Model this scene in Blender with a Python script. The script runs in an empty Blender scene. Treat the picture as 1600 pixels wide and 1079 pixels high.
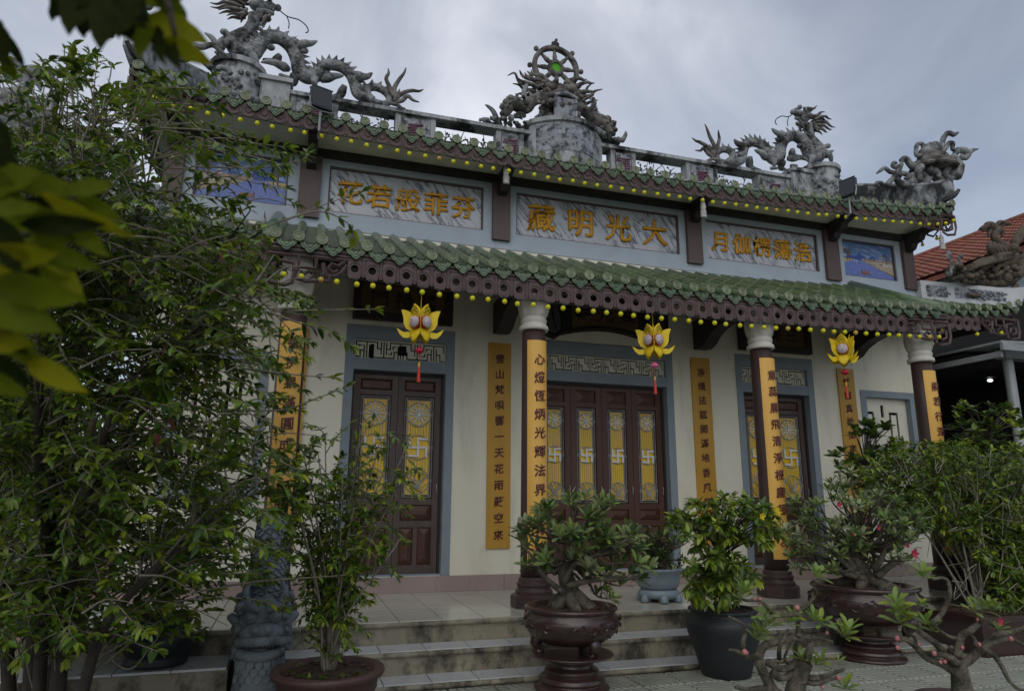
import bpy, math, random
import numpy as np
from mathutils import Vector, Matrix, noise as mnoise
R = math.radians
rng = random.Random(7)
scene = bpy.context.scene
COL = scene.collection

# ---------------------------------------------------------------- camera
CAM = Vector((-4.6219, -9.8578, 1.2709))
FPX, PITCH, YAW, ROLL = 1072.23, .2187, .3023, .0061      # focal length in pixels of a 1600-wide picture
_f = Vector((math.sin(YAW)*math.cos(PITCH), math.cos(YAW)*math.cos(PITCH), math.sin(PITCH)))
_r = Vector((math.cos(YAW), -math.sin(YAW), 0)); _u = _r.cross(_f)
CR = _r*math.cos(ROLL) + _u*math.sin(ROLL); CU = -_r*math.sin(ROLL) + _u*math.cos(ROLL); CF = _f
cam_d = bpy.data.cameras.new('camera'); cam = bpy.data.objects.new('camera', cam_d); COL.objects.link(cam)
cam.matrix_world = Matrix.Translation(CAM) @ Matrix((CR, CU, -CF)).transposed().to_4x4()
cam_d.sensor_width = 36; cam_d.lens = FPX/1600*36; cam_d.clip_start = .05; cam_d.clip_end = 600
cam_d.dof.use_dof = True; cam_d.dof.focus_distance = 11.0; cam_d.dof.aperture_fstop = 2.2
scene.camera = cam

# ---------------------------------------------------------------- sky: an overcast layer over the Nishita sky
world = bpy.data.worlds.new('World'); scene.world = world; world.use_nodes = True
nt = world.node_tree; nt.nodes.clear()
def wn(t, **k):
    n = nt.nodes.new(t)
    for a, b in k.items(): setattr(n, a, b)
    return n
SUN_EL, SUN_AZ = R(42), R(202)           # azimuth measured from +Y towards +X
sky = wn('ShaderNodeTexSky', sky_type='NISHITA', sun_disc=False); sky.sun_elevation = SUN_EL; sky.sun_rotation = SUN_AZ
bg1 = wn('ShaderNodeBackground'); bg1.inputs[1].default_value = .05
nt.links.new(sky.outputs[0], bg1.inputs[0])
tc = wn('ShaderNodeTexCoord')
mp = wn('ShaderNodeMapping'); mp.inputs['Scale'].default_value = (2.7, 2.7, 3.3); mp.inputs['Location'].default_value = (.35, .2, .1)
nt.links.new(tc.outputs['Generated'], mp.inputs[0])
n1 = wn('ShaderNodeTexNoise'); n1.inputs['Scale'].default_value = 1.25; n1.inputs['Detail'].default_value = 8; n1.inputs['Roughness'].default_value = .52; n1.inputs['Distortion'].default_value = .5
nt.links.new(mp.outputs[0], n1.inputs['Vector'])
# a brighter break in the cloud, upper left
dot = wn('ShaderNodeVectorMath', operation='DOT_PRODUCT')
nrm = wn('ShaderNodeVectorMath', operation='NORMALIZE'); nt.links.new(tc.outputs['Generated'], nrm.inputs[0]); nt.links.new(nrm.outputs[0], dot.inputs[0])
_g = (CF*FPX + CR*(600-800) - CU*(40-539.5)).normalized()
dot.inputs[1].default_value = _g
mr = wn('ShaderNodeMapRange'); mr.inputs[1].default_value = .80; mr.inputs[2].default_value = 1.0; mr.inputs[3].default_value = .02; mr.inputs[4].default_value = .30
nt.links.new(dot.outputs['Value'], mr.inputs[0])
ad = wn('ShaderNodeMath', operation='ADD'); nt.links.new(n1.outputs[0], ad.inputs[0]); nt.links.new(mr.outputs[0], ad.inputs[1])
cr = wn('ShaderNodeValToRGB'); e = cr.color_ramp.elements
e[0].position = .38; e[0].color = (.265, .285, .335, 1); e[1].position = 1.0; e[1].color = (.93, .93, .95, 1)
k = e.new(.56); k.color = (.375, .395, .44, 1); k = e.new(.74); k.color = (.53, .545, .585, 1)
nt.links.new(ad.outputs[0], cr.inputs[0])
bg2 = wn('ShaderNodeBackground'); bg2.inputs[1].default_value = .88
nt.links.new(cr.outputs[0], bg2.inputs[0])
addsh = wn('ShaderNodeAddShader'); nt.links.new(bg1.outputs[0], addsh.inputs[0]); nt.links.new(bg2.outputs[0], addsh.inputs[1])
wo = wn('ShaderNodeOutputWorld'); nt.links.new(addsh.outputs[0], wo.inputs[0])

sun_d = bpy.data.lights.new('sun', 'SUN'); sun_d.energy = 1.0; sun_d.angle = R(70); sun_d.color = (1, .93, .82)
sun = bpy.data.objects.new('sun', sun_d); COL.objects.link(sun)
_sd = Vector((math.sin(SUN_AZ)*math.cos(SUN_EL), math.cos(SUN_AZ)*math.cos(SUN_EL), math.sin(SUN_EL)))
sun.rotation_euler = _sd.to_track_quat('Z', 'Y').to_euler(); sun.location = _sd*50

scene.view_settings.view_transform = 'Standard'; scene.view_settings.look = 'None'
scene.view_settings.gamma = 1; scene.view_settings.use_curve_mapping = False
scene.view_settings.exposure = 0.0
try:
    scene.cycles.max_bounces = 6; scene.cycles.diffuse_bounces = 3; scene.cycles.glossy_bounces = 3
    scene.cycles.transmission_bounces = 4; scene.cycles.transparent_max_bounces = 8
    scene.cycles.use_denoising = True; scene.cycles.use_adaptive_sampling = True
except Exception: pass

# ---------------------------------------------------------------- helpers
def ray(px, py): return CF*FPX + CR*(px-800) - CU*(py-539.5)
def at(px, py, X=None, Y=None, Z=None, D=None):
    """the point of the place seen at a pixel of the photograph, on a plane x, y, z or at a depth"""
    d = ray(px, py)
    if D is not None: return CAM + d*(D/FPX)
    i, c = (0, X) if X is not None else (1, Y) if Y is not None else (2, Z)
    return CAM + d*((c-CAM[i])/d[i])
def pj(P):
    d = Vector(P)-CAM; w = d.dot(CF)
    if w <= .05: return (-9999, -9999, w)
    return (800+FPX*d.dot(CR)/w, 539.5-FPX*d.dot(CU)/w, w)

MATS = {}
def mat(name, col, col2=None, rough=.6, nscale=3., bump=0., bscale=30., dirt=None, dscale=1.5, dlo=.5, dhi=.7, rnd=0., spec=.5,
        stretch=(1, 1, 1), trans=0., metal=0., damt=1., coat=0., island=0.):
    m = bpy.data.materials.new(name); m.use_nodes = True; t = m.node_tree; t.nodes.clear()
    N = t.nodes.new; L = t.links.new
    out = N('ShaderNodeOutputMaterial'); b = N('ShaderNodeBsdfPrincipled'); L(b.outputs[0], out.inputs[0])
    tcn = N('ShaderNodeNewGeometry'); mpn = N('ShaderNodeMapping'); mpn.inputs['Scale'].default_value = stretch
    L(tcn.outputs['Position'], mpn.inputs[0])
    c = None
    def rgb(x):
        n = N('ShaderNodeRGB'); n.outputs[0].default_value = (*x, 1); return n.outputs[0]
    c = rgb(col)
    def mixc(f, a, bb):
        x = N('ShaderNodeMix'); x.data_type = 'RGBA'; L(f, x.inputs[0]); L(a, x.inputs[6]); L(bb, x.inputs[7]); return x.outputs[2]
    if col2:
        n = N('ShaderNodeTexNoise'); n.inputs['Scale'].default_value = nscale; n.inputs['Detail'].default_value = 6; n.inputs['Roughness'].default_value = .6
        L(mpn.outputs[0], n.inputs['Vector'])
        r = N('ShaderNodeMapRange'); r.inputs[1].default_value = .35; r.inputs[2].default_value = .65; L(n.outputs[0], r.inputs[0])
        c = mixc(r.outputs[0], c, rgb(col2))
    if rnd or island:
        src = N('ShaderNodeObjectInfo').outputs['Random'] if not island else tcn.outputs['Random Per Island']
        h = N('ShaderNodeHueSaturation'); L(c, h.inputs['Color'])
        q = rnd or island
        r2 = N('ShaderNodeMapRange'); r2.inputs[3].default_value = 1-q; r2.inputs[4].default_value = 1+q; L(src, r2.inputs[0]); L(r2.outputs[0], h.inputs['Value'])
        mu = N('ShaderNodeMath'); mu.operation = 'MULTIPLY'; mu.inputs[1].default_value = 7.31; L(src, mu.inputs[0])
        fr = N('ShaderNodeMath'); fr.operation = 'FRACT'; L(mu.outputs[0], fr.inputs[0])
        r3 = N('ShaderNodeMapRange'); r3.inputs[3].default_value = .5-.08*q; r3.inputs[4].default_value = .5+.08*q; L(fr.outputs[0], r3.inputs[0]); L(r3.outputs[0], h.inputs['Hue'])
        c = h.outputs[0]
    if dirt:
        n = N('ShaderNodeTexNoise'); n.inputs['Scale'].default_value = dscale; n.inputs['Detail'].default_value = 9; n.inputs['Roughness'].default_value = .68
        L(mpn.outputs[0], n.inputs['Vector'])
        r = N('ShaderNodeMapRange'); r.inputs[1].default_value = dlo; r.inputs[2].default_value = dhi; r.inputs[4].default_value = damt; L(n.outputs[0], r.inputs[0])
        c = mixc(r.outputs[0], c, rgb(dirt))
    L(c, b.inputs['Base Color'])
    b.inputs['Roughness'].default_value = rough; b.inputs['Metallic'].default_value = metal
    b.inputs['Specular IOR Level'].default_value = spec
    b.inputs['Coat Weight'].default_value = coat
    if bump:
        n = N('ShaderNodeTexNoise'); n.inputs['Scale'].default_value = bscale; n.inputs['Detail'].default_value = 5
        L(mpn.outputs[0], n.inputs['Vector'])
        bp = N('ShaderNodeBump'); bp.inputs['Strength'].default_value = bump; bp.inputs['Distance'].default_value = .02; L(n.outputs[0], bp.inputs['Height'])
        L(bp.outputs[0], b.inputs['Normal'])
    if trans:
        tr = N('ShaderNodeBsdfTranslucent'); L(c, tr.inputs[0]); ms = N('ShaderNodeMixShader'); ms.inputs[0].default_value = trans
        L(b.outputs[0], ms.inputs[1]); L(tr.outputs[0], ms.inputs[2]); L(ms.outputs[0], out.inputs[0])
    MATS[name] = m; m['bsdf'] = b.name
    return m

# materials ---------------------------------------------------------------
mat('cream_plaster', (.80, .775, .645), (.74, .715, .59), .85, 1.2, .12, 60, dirt=(.42, .40, .31), dscale=2.4, dlo=.52, dhi=.8, damt=.65, stretch=(1, 1, .22))
mat('blue_paint', (.235, .285, .325), (.205, .25, .29), .7, 4, .1, 80, dirt=(.30, .35, .38), dscale=3, dlo=.6, dhi=.8, damt=.4)
mat('pale_blue_plaster', (.40, .465, .53), (.36, .42, .485), .75, 2, .12, 50, dirt=(.30, .33, .36), dscale=1.6, dlo=.55, dhi=.75, damt=.6)
mat('brown_paint', (.085, .058, .055), (.10, .068, .064), .55, 5, .15, 60, stretch=(1, 1, .3))
mat('dark_beam', (.022, .018, .018), (.03, .024, .022), .6, 5, .1, 60)
mat('carved_brown', (.108, .068, .068), (.082, .052, .052), .65, 6, .25, 50, dirt=(.06, .045, .045), dscale=4, dlo=.52, dhi=.72, damt=.8)
mat('column_brown', (.050, .030, .029), (.062, .038, .036), .42, 5, .2, 70, stretch=(1, 1, .25))
mat('capital_white', (.60, .58, .52), (.52, .51, .46), .75, 4, .3, 40, dirt=(.33, .31, .26), dscale=3, dlo=.52, dhi=.75, damt=.6)
mat('green_glaze', (.052, .092, .045), (.095, .125, .050), .3, 9, .2, 40, dirt=(.06, .085, .05), dscale=5, dlo=.52, dhi=.7, rnd=.28, coat=.3)
mat('green_glaze_light', (.135, .18, .105), (.195, .215, .115), .34, 20, .25, 90, dirt=(.10, .13, .08), dscale=9, dlo=.52, dhi=.68, rnd=.22, coat=.25)
mat('drip_glaze', (.085, .135, .078), (.125, .18, .105), .38, 26, .35, 90, dirt=(.05, .075, .045), dscale=14, dlo=.5, dhi=.62, rnd=.2, coat=.2)
mat('pan_glaze', (.035, .055, .03), (.06, .085, .045), .4, 8, .3, 40, dirt=(.02, .025, .018), dscale=4)
mat('mortar', (.22, .22, .2), None, .9)
mat('gold_letter', (.72, .36, .016), (.60, .28, .012), .55, 8, .15, 60)
mat('board_yellow', (.74, .43, .09), (.66, .37, .07), .5, 6, .08, 90, stretch=(1, 1, .15))
mat('board_ochre', (.54, .30, .035), (.47, .255, .03), .5, 6, .08, 90, stretch=(1, 1, .15))
mat('board_side', (.10, .05, .018), None, .6)
mat('letter_maroon', (.115, .028, .026), None, .5)
mat('letter_black_red', (.05, .018, .016), None, .5)
mat('door_wood', (.066, .027, .017), (.085, .036, .023), .5, 6, .15, 50, stretch=(1, 1, .12))
mat('door_wood_worn', (.095, .070, .062), (.07, .045, .038), .5, 8, .2, 60, stretch=(3, 3, .2))
mat('yellow_glass', (.85, .56, .02), (.78, .50, .016), .28, 5, .05, 20)
mat('emblem_pale', (.74, .75, .73), (.64, .65, .64), .45, 20)
mat('grille_metal', (.40, .42, .42), (.33, .35, .35), .45, 20, 0, metal=.35)
mat('fret_cream', (.74, .725, .61), (.67, .65, .54), .8, 5, .15, 60)
mat('black_void', (.008, .008, .01), None, .8)  # darkness inside slits, openings and mouths, put into the colour
mat('floor_glaze', (.52, .52, .44), (.47, .47, .40), .16, 2.5, .02, 10, rnd=.05, dirt=(.33, .32, .25), dscale=1.8, dlo=.55, dhi=.8, damt=.5)
mat('tread_glaze', (.52, .535, .54), (.47, .485, .49), .3, 3, .05, 30, rnd=.06, dirt=(.27, .26, .23), dscale=3, dlo=.56, dhi=.78, damt=.6)
mat('step_concrete', (.33, .30, .22), (.24, .22, .16), .85, 4, .4, 40, dirt=(.04, .036, .028), dscale=2.7, dlo=.465, dhi=.615, stretch=(1, 1, .7), damt=.92)
mat('grout', (.04, .042, .03), (.06, .06, .045), .95, 6, .3, 60)
mat('base_pink', (.36, .275, .25), (.32, .245, .225), .35, 3, .04, 30, rnd=.05)
mat('pedestal_brown', (.052, .026, .024), (.036, .019, .018), .3, 6, .12, 40, coat=.35, dirt=(.075, .055, .045), dscale=4, dlo=.58, dhi=.75, damt=.6)
mat('pot_clay', (.085, .042, .036), (.065, .034, .03), .48, 6, .25, 40, dirt=(.12, .10, .08), dscale=5, dlo=.58, dhi=.75, damt=.5)
mat('pot_blue', (.22, .285, .325), (.18, .235, .275), .45, 5, .15, 40, dirt=(.10, .11, .11), dscale=4, dlo=.55, dhi=.75)
mat('pot_black', (.022, .026, .03), (.016, .019, .022), .5, 5, .2, 50, dirt=(.16, .17, .17), dscale=13, dlo=.69, dhi=.75)
mat('soil', (.045, .028, .019), (.085, .048, .03), .95, 25, .8, 90)
mat('weathered_stone', (.30, .315, .325), (.18, .19, .195), .88, 6, .6, 45, dirt=(.035, .035, .036), dscale=3.4, dlo=.455, dhi=.60)
mat('weathered_rust', (.21, .205, .195), (.125, .112, .098), .88, 7, .6, 45, dirt=(.028, .026, .024), dscale=3.6, dlo=.45, dhi=.59)
mat('ridge_wall', (.42, .44, .46), (.27, .285, .295), .88, 4, .45, 40, dirt=(.028, .03, .032), dscale=2.1, dlo=.46, dhi=.585, stretch=(1, 1, .55))
mat('ridge_inset', (.33, .36, .40), (.19, .205, .23), .85, 9, .5, 30, dirt=(.05, .055, .065), dscale=7, dlo=.48, dhi=.58)
mat('hip_white', (.50, .53, .55), (.43, .46, .49), .8, 3, .25, 40, dirt=(.10, .105, .11), dscale=2.2, dlo=.56, dhi=.7)
mat('ink_relief', (.10, .12, .15), (.18, .2, .22), .85, 9, .3, 30)
mat('purple_letter', (.17, .07, .115), (.12, .055, .085), .7, 9)
mat('phoenix_brown', (.135, .105, .075), (.085, .068, .05), .9, 7, .6, 40, dirt=(.025, .021, .017), dscale=4, dlo=.5, dhi=.64)
mat('slate_stone', (.19, .22, .24), (.14, .165, .18), .8, 6, .45, 40, dirt=(.05, .06, .065), dscale=4, dlo=.52, dhi=.68)
mat('lens_green', (.30, .80, .10), (.24, .70, .08), .25, 8, trans=.75)
mat('bird_dark', (.03, .028, .027), (.05, .045, .042), .7, 20)
mat('bulb_yellow', (.82, .78, .03), None, .3, trans=.25)
mat('bulb_amber', (.70, .48, .10), None, .3, trans=.25)
mat('bulb_cap', (.012, .012, .012), None, .6)
mat('wire_black', (.015, .014, .014), None, .6)
mat('lamp_black', (.02, .022, .025), (.03, .03, .034), .45, 6)
mat('lamp_glass', (.03, .035, .04), None, .12)
mat('lamp_spiral', (.78, .78, .76), None, .35)
mat('metal_grey', (.30, .32, .33), (.24, .26, .27), .5, 4, .1, 30, metal=.2)
mat('lotus_yellow', (.88, .68, .02), (.82, .61, .015), .55, 9, trans=.22)
mat('lantern_red', (.42, .015, .035), None, .5, trans=.15)
mat('lantern_white', (.62, .50, .56), (.72, .66, .70), .6, 22, trans=.25, dirt=(.14, .10, .22), dscale=38, dlo=.56, dhi=.6)
mat('tassel_red', (.55, .035, .02), None, .6)
mat('bead_red', (.42, .008, .04), None, .3)
mat('bead_pink', (.60, .13, .28), None, .35)
mat('terracotta', (.29, .098, .058), (.20, .068, .045), .8, 7, .3, 30, rnd=0, island=.22, dirt=(.07, .03, .025), dscale=1.2, dlo=.55, dhi=.75)
mat('shed_shade', (.022, .021, .02), (.03, .028, .026), .9, 3)  # near-black colour standing in for the shade inside the shed
mat('paving', (.37, .385, .32), (.29, .305, .255), .7, 3, .2, 40, rnd=.07, dirt=(.12, .13, .095), dscale=1.3, dlo=.52, dhi=.72, damt=.8)
mat('ground_soil', (.16, .15, .125), (.12, .115, .09), .95, 2, .3, 20)
mat('pink_paving', (.36, .18, .145), (.30, .15, .12), .85, 5, .2, 40)

def leafmat(name, a, b, rough=.32, tr=.28, rnd=.3, spec=.5):
    return mat(name, a, b, rough, 7, .12, 60, trans=tr, island=rnd, spec=spec)
leafmat('leaf_mid', (.105, .178, .018), (.145, .22, .024))
leafmat('leaf_dark', (.040, .082, .018), (.055, .10, .02))
leafmat('leaf_young', (.22, .31, .025), (.27, .34, .03))
leafmat('leaf_adenium', (.135, .20, .06), (.18, .24, .08), .4)
leafmat('leaf_adenium_fresh', (.15, .26, .045), (.20, .31, .06), .38)
leafmat('leaf_underside', (.30, .34, .19), (.34, .37, .22), .5)
leafmat('leaf_olive', (.085, .14, .018), (.12, .175, .022), .32)
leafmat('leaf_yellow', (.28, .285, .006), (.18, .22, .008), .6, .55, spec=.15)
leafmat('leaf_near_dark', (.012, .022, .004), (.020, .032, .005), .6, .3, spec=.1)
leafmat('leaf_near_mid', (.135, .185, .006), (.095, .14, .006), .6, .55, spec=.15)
leafmat('leaf_red', (.19, .045, .03), (.15, .06, .03), .4)
mat('bark_grey', (.17, .148, .115), (.095, .08, .06), .9, 22, 1., 75, dirt=(.042, .045, .026), dscale=9, dlo=.47, dhi=.62)
mat('twig_pale', (.26, .235, .185), (.16, .145, .11), .8, 14, .3, 60)
mat('bark_dark', (.035, .028, .022), (.06, .05, .04), .9, 12, .5, 60)
mat('petal_pink', (.50, .025, .07), (.56, .05, .11), .5, 8, trans=.3)
mat('bud_pink', (.50, .21, .20), (.42, .14, .14), .5, 8)
mat('flower_yellow', (.75, .55, .02), None, .5, trans=.3)

# fish-scale relief for the carved animals
def scales(name, base, sc=16, strength=.9):
    m = MATS[base].copy(); m.name = name; t = m.node_tree; b = t.nodes[m['bsdf']]
    v = t.nodes.new('ShaderNodeTexVoronoi'); v.inputs['Scale'].default_value = sc
    g = t.nodes.new('ShaderNodeNewGeometry'); t.links.new(g.outputs['Position'], v.inputs['Vector'])
    bp = t.nodes.new('ShaderNodeBump'); bp.inputs['Strength'].default_value = strength; bp.inputs['Distance'].default_value = .03
    bp.invert = True
    old = b.inputs['Normal'].links[0].from_socket; t.links.new(old, bp.inputs['Normal'])
    t.links.new(v.outputs['Distance'], bp.inputs['Height']); t.links.new(bp.outputs[0], b.inputs['Normal'])
    MATS[name] = m
scales('dragon_scale', 'weathered_stone', 15); scales('slate_scale', 'slate_stone', 11); scales('pot_relief', 'pedestal_brown', 13, .8)

# marble with slanting dark veins
def marble():
    m = mat('veined_marble', (.54, .58, .64), (.45, .49, .56), .3, 3)
    t = m.node_tree; b = t.nodes[m['bsdf']]; N = t.nodes.new; L = t.links.new
    g = N('ShaderNodeNewGeometry'); mp = N('ShaderNodeMapping'); mp.vector_type = 'POINT'
    rot = N('ShaderNodeMapping'); rot.inputs['Rotation'].default_value = (0, R(-52), 0); L(g.outputs['Position'], rot.inputs[0])
    mp.inputs['Scale'].default_value = (.9, 1, 5.5); L(rot.outputs[0], mp.inputs[0])
    n = N('ShaderNodeTexNoise'); n.inputs['Scale'].default_value = 1.6; n.inputs['Detail'].default_value = 8; n.inputs['Roughness'].default_value = .62; n.inputs['Distortion'].default_value = .5
    L(mp.outputs[0], n.inputs['Vector'])
    sb = N('ShaderNodeMath'); sb.operation = 'SUBTRACT'; sb.inputs[1].default_value = .5; L(n.outputs[0], sb.inputs[0])
    ab = N('ShaderNodeMath'); ab.operation = 'ABSOLUTE'; L(sb.outputs[0], ab.inputs[0])
    r = N('ShaderNodeMapRange'); r.inputs[1].default_value = .004; r.inputs[2].default_value = .042; r.inputs[3].default_value = 1.0; r.inputs[4].default_value = 0; L(ab.outputs[0], r.inputs[0])
    n2 = N('ShaderNodeTexNoise'); n2.inputs['Scale'].default_value = 2.5; L(rot.outputs[0], n2.inputs['Vector'])
    r2 = N('ShaderNodeMapRange'); r2.inputs[1].default_value = .36; r2.inputs[2].default_value = .52; L(n2.outputs[0], r2.inputs[0])
    mu = N('ShaderNodeMath'); mu.operation = 'MULTIPLY'; L(r.outputs[0], mu.inputs[0]); L(r2.outputs[0], mu.inputs[1])
    old = b.inputs['Base Color'].links[0].from_socket
    # warm staining along the foot of the slab
    sx = N('ShaderNodeSeparateXYZ'); L(g.outputs['Position'], sx.inputs[0])
    rz = N('ShaderNodeMapRange'); rz.inputs[1].default_value = 5.37; rz.inputs[2].default_value = 5.62; rz.inputs[3].default_value = .4; rz.inputs[4].default_value = 0; L(sx.outputs[2], rz.inputs[0])
    x0 = N('ShaderNodeMix'); x0.data_type = 'RGBA'; L(rz.outputs[0], x0.inputs[0]); L(old, x0.inputs[6]); x0.inputs[7].default_value = (.42, .33, .28, 1)
    x = N('ShaderNodeMix'); x.data_type = 'RGBA'; L(mu.outputs[0], x.inputs[0]); L(x0.outputs[2], x.inputs[6]); x.inputs[7].default_value = (.075, .09, .12, 1)
    L(x.outputs[2], b.inputs['Base Color'])
marble()
# paving slabs with pressed fan arcs
def arcs():
    m = MATS['paving']; t = m.node_tree; b = t.nodes[m['bsdf']]; N = t.nodes.new; L = t.links.new
    tcn = N('ShaderNodeTexCoord')
    def ring(cx, cy):
        s = N('ShaderNodeVectorMath'); s.operation = 'DISTANCE'; s.inputs[1].default_value = (cx, cy, 0)
        fl = N('ShaderNodeVectorMath'); fl.operation = 'MULTIPLY'; fl.inputs[1].default_value = (1, 1, 0); L(tcn.outputs['Object'], fl.inputs[0]); L(fl.outputs[0], s.inputs[0])
        mu = N('ShaderNodeMath'); mu.operation = 'MULTIPLY'; mu.inputs[1].default_value = 2*math.pi/.075; L(s.outputs['Value'], mu.inputs[0])
        c = N('ShaderNodeMath'); c.operation = 'COSINE'; L(mu.outputs[0], c.inputs[0]); return s.outputs['Value'], c.outputs[0]
    d1, c1 = ring(-.23, -.23); d2, c2 = ring(.23, .23)
    lt = N('ShaderNodeMath'); lt.operation = 'LESS_THAN'; L(d1, lt.inputs[0]); L(d2, lt.inputs[1])
    mx = N('ShaderNodeMix'); L(lt.outputs[0], mx.inputs[0]); L(c2, mx.inputs[2]); L(c1, mx.inputs[3])
    r = N('ShaderNodeMapRange'); r.inputs[1].default_value = .55; r.inputs[2].default_value = .95; L(mx.outputs[0], r.inputs[0])
    old = b.inputs['Base Color'].links[0].from_socket
    x = N('ShaderNodeMix'); x.data_type = 'RGBA'; ml = N('ShaderNodeMath'); ml.operation = 'MULTIPLY'; ml.inputs[1].default_value = .8; L(r.outputs[0], ml.inputs[0])
    L(ml.outputs[0], x.inputs[0]); L(old, x.inputs[6]); x.inputs[7].default_value = (.09, .095, .075, 1); L(x.outputs[2], b.inputs['Base Color'])
    bp = N('ShaderNodeBump'); bp.invert = True; bp.inputs['Strength'].default_value = .7; bp.inputs['Distance'].default_value = .012; L(r.outputs[0], bp.inputs['Height'])
    L(b.inputs['Normal'].links[0].from_socket, bp.inputs['Normal']); L(bp.outputs[0], b.inputs['Normal'])
arcs()
def colattr(name, rough=.45):
    m = bpy.data.materials.new(name); m.use_nodes = True; t = m.node_tree; b = t.nodes['Principled BSDF']
    a = t.nodes.new('ShaderNodeVertexColor'); a.layer_name = 'print'; t.links.new(a.outputs[0], b.inputs['Base Color']); b.inputs['Roughness'].default_value = rough
    MATS[name] = m
colattr('painted_scene')

# geometry ------------------------------------------------------------------
def catmull(pts, k=6):
    P = [Vector(p) for p in pts]
    if len(P) < 3 or k < 2: return P
    out = []; Q = [P[0]*2-P[1]] + P + [P[-1]*2-P[-2]]
    for i in range(1, len(Q)-2):
        p0, p1, p2, p3 = Q[i-1:i+3]
        for j in range(k):
            t = j/k; out.append(.5*((2*p1)+(p2-p0)*t+(2*p0-5*p1+4*p2-p3)*t*t+(3*p1-p0-3*p2+p3)*t**3))
    out.append(P[-1]); return out
def lerplist(r, n):
    if not hasattr(r, '__len__'): return [r]*n
    return [float(x) for x in np.interp(np.linspace(0, 1, n), np.linspace(0, 1, len(r)), r)]
class MB:
    def __init__(s): s.v = []; s.f = []; s.m = []
    def add(s, verts, faces, mi=0):
        o = len(s.v); s.v.extend([tuple(v) for v in verts]); s.f.extend([tuple(i+o for i in f) for f in faces]); s.m.extend([mi]*len(faces)); return s
    def box(s, x0, y0, z0, x1, y1, z1, mi=0):
        v = [(x0, y0, z0), (x1, y0, z0), (x1, y1, z0), (x0, y1, z0), (x0, y0, z1), (x1, y0, z1), (x1, y1, z1), (x0, y1, z1)]
        return s.add(v, [(0, 3, 2, 1), (4, 5, 6, 7), (0, 1, 5, 4), (1, 2, 6, 5), (2, 3, 7, 6), (3, 0, 4, 7)], mi)
    def hexa(s, v, mi=0):   # eight corners, bottom ring then top ring
        return s.add(v, [(0, 3, 2, 1), (4, 5, 6, 7), (0, 1, 5, 4), (1, 2, 6, 5), (2, 3, 7, 6), (3, 0, 4, 7)], mi)
    def tube(s, pts, rad, n=8, k=1, mi=0, flat=1., cap=True):
        P = catmull(pts, k) if k > 1 else [Vector(p) for p in pts]
        rr = lerplist(rad, len(P)); V = []; F = []
        up = Vector((0, 1, 0)); prev = None
        for i, p in enumerate(P):
            t = (P[min(i+1, len(P)-1)]-P[max(i-1, 0)])
            if t.length < 1e-9: t = Vector((0, 0, 1))
            t.normalize()
            if prev is None:
                a = up if abs(t.dot(up)) < .9 else Vector((1, 0, 0)); u = t.cross(a).normalized()
            else:
                u = prev - t*prev.dot(t)
                u = u.normalized() if u.length > 1e-6 else t.orthogonal().normalized()
            w = t.cross(u); prev = u
            for j in range(n):
                a = 2*math.pi*j/n; V.append(p+(u*math.cos(a)+w*math.sin(a)*flat)*rr[i])
        for i in range(len(P)-1):
            for j in range(n):
                F.append((i*n+j, i*n+(j+1) % n, (i+1)*n+(j+1) % n, (i+1)*n+j))
        if cap: F.append(tuple(range(n-1, -1, -1))); F.append(tuple(range((len(P)-1)*n, len(P)*n)))
        return s.add(V, F, mi)
    def lathe(s, c, prof, n=24, sx=1., sy=1., mi=0, rot=0., cap=True):
        V = []; F = []; c = Vector(c)
        for r, z in prof:
            for j in range(n):
                a = 2*math.pi*j/n+rot; V.append((c.x+r*sx*math.cos(a), c.y+r*sy*math.sin(a), c.z+z))
        m = len(prof)
        for i in range(m-1):
            for j in range(n): F.append((i*n+j, i*n+(j+1) % n, (i+1)*n+(j+1) % n, (i+1)*n+j))
        if cap: F.append(tuple(range(n-1, -1, -1))); F.append(tuple(range((m-1)*n, m*n)))
        return s.add(V, F, mi)
    def ball(s, c, r, nu=8, nv=6, sc=(1, 1, 1), mi=0, M=None):
        V = []; F = []; c = Vector(c)
        for i in range(1, nv):
            th = math.pi*i/nv
            for j in range(nu):
                ph = 2*math.pi*j/nu; p = Vector((math.sin(th)*math.cos(ph)*sc[0], math.sin(th)*math.sin(ph)*sc[1], math.cos(th)*sc[2]))*r
                V.append(c+(M @ p if M else p))
        t = Vector((0, 0, sc[2]*r)); V.append(c+(M @ t if M else t)); V.append(c-(M @ t if M else t)); a = len(V)-2
        for j in range(nu):
            F.append((a, j, (j+1) % nu)); F.append((a+1, (nv-2)*nu+(j+1) % nu, (nv-2)*nu+j))
        for i in range(nv-2):
            for j in range(nu): F.append((i*nu+j, (i+1)*nu+j, (i+1)*nu+(j+1) % nu, i*nu+(j+1) % nu))
        return s.add(V, F, mi)
    def slab(s, poly, y0, y1, mi=0, T=None):    # outline in (x, z) given thickness along y
        n = len(poly); V = [Vector((p[0], y0, p[1])) for p in poly]+[Vector((p[0], y1, p[1])) for p in poly]
        if T: V = [T @ v for v in V]
        F = [tuple(range(n)), tuple(range(2*n-1, n-1, -1))]+[(i, i+n, (i+1) % n+n, (i+1) % n) for i in range(n)]
        return s.add(V, F, mi)
    def spike(s, base, tip, w, side, mi=0):     # a flat thorn with some thickness
        b, t, d = Vector(base), Vector(tip), Vector(side).normalized()
        q = (t-b).cross(d).normalized()*w*.35
        return s.add([b-d*w, b+q, b+d*w, b-q, t], [(0, 1, 4), (1, 2, 4), (2, 3, 4), (3, 0, 4), (3, 2, 1, 0)], mi)
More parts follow.
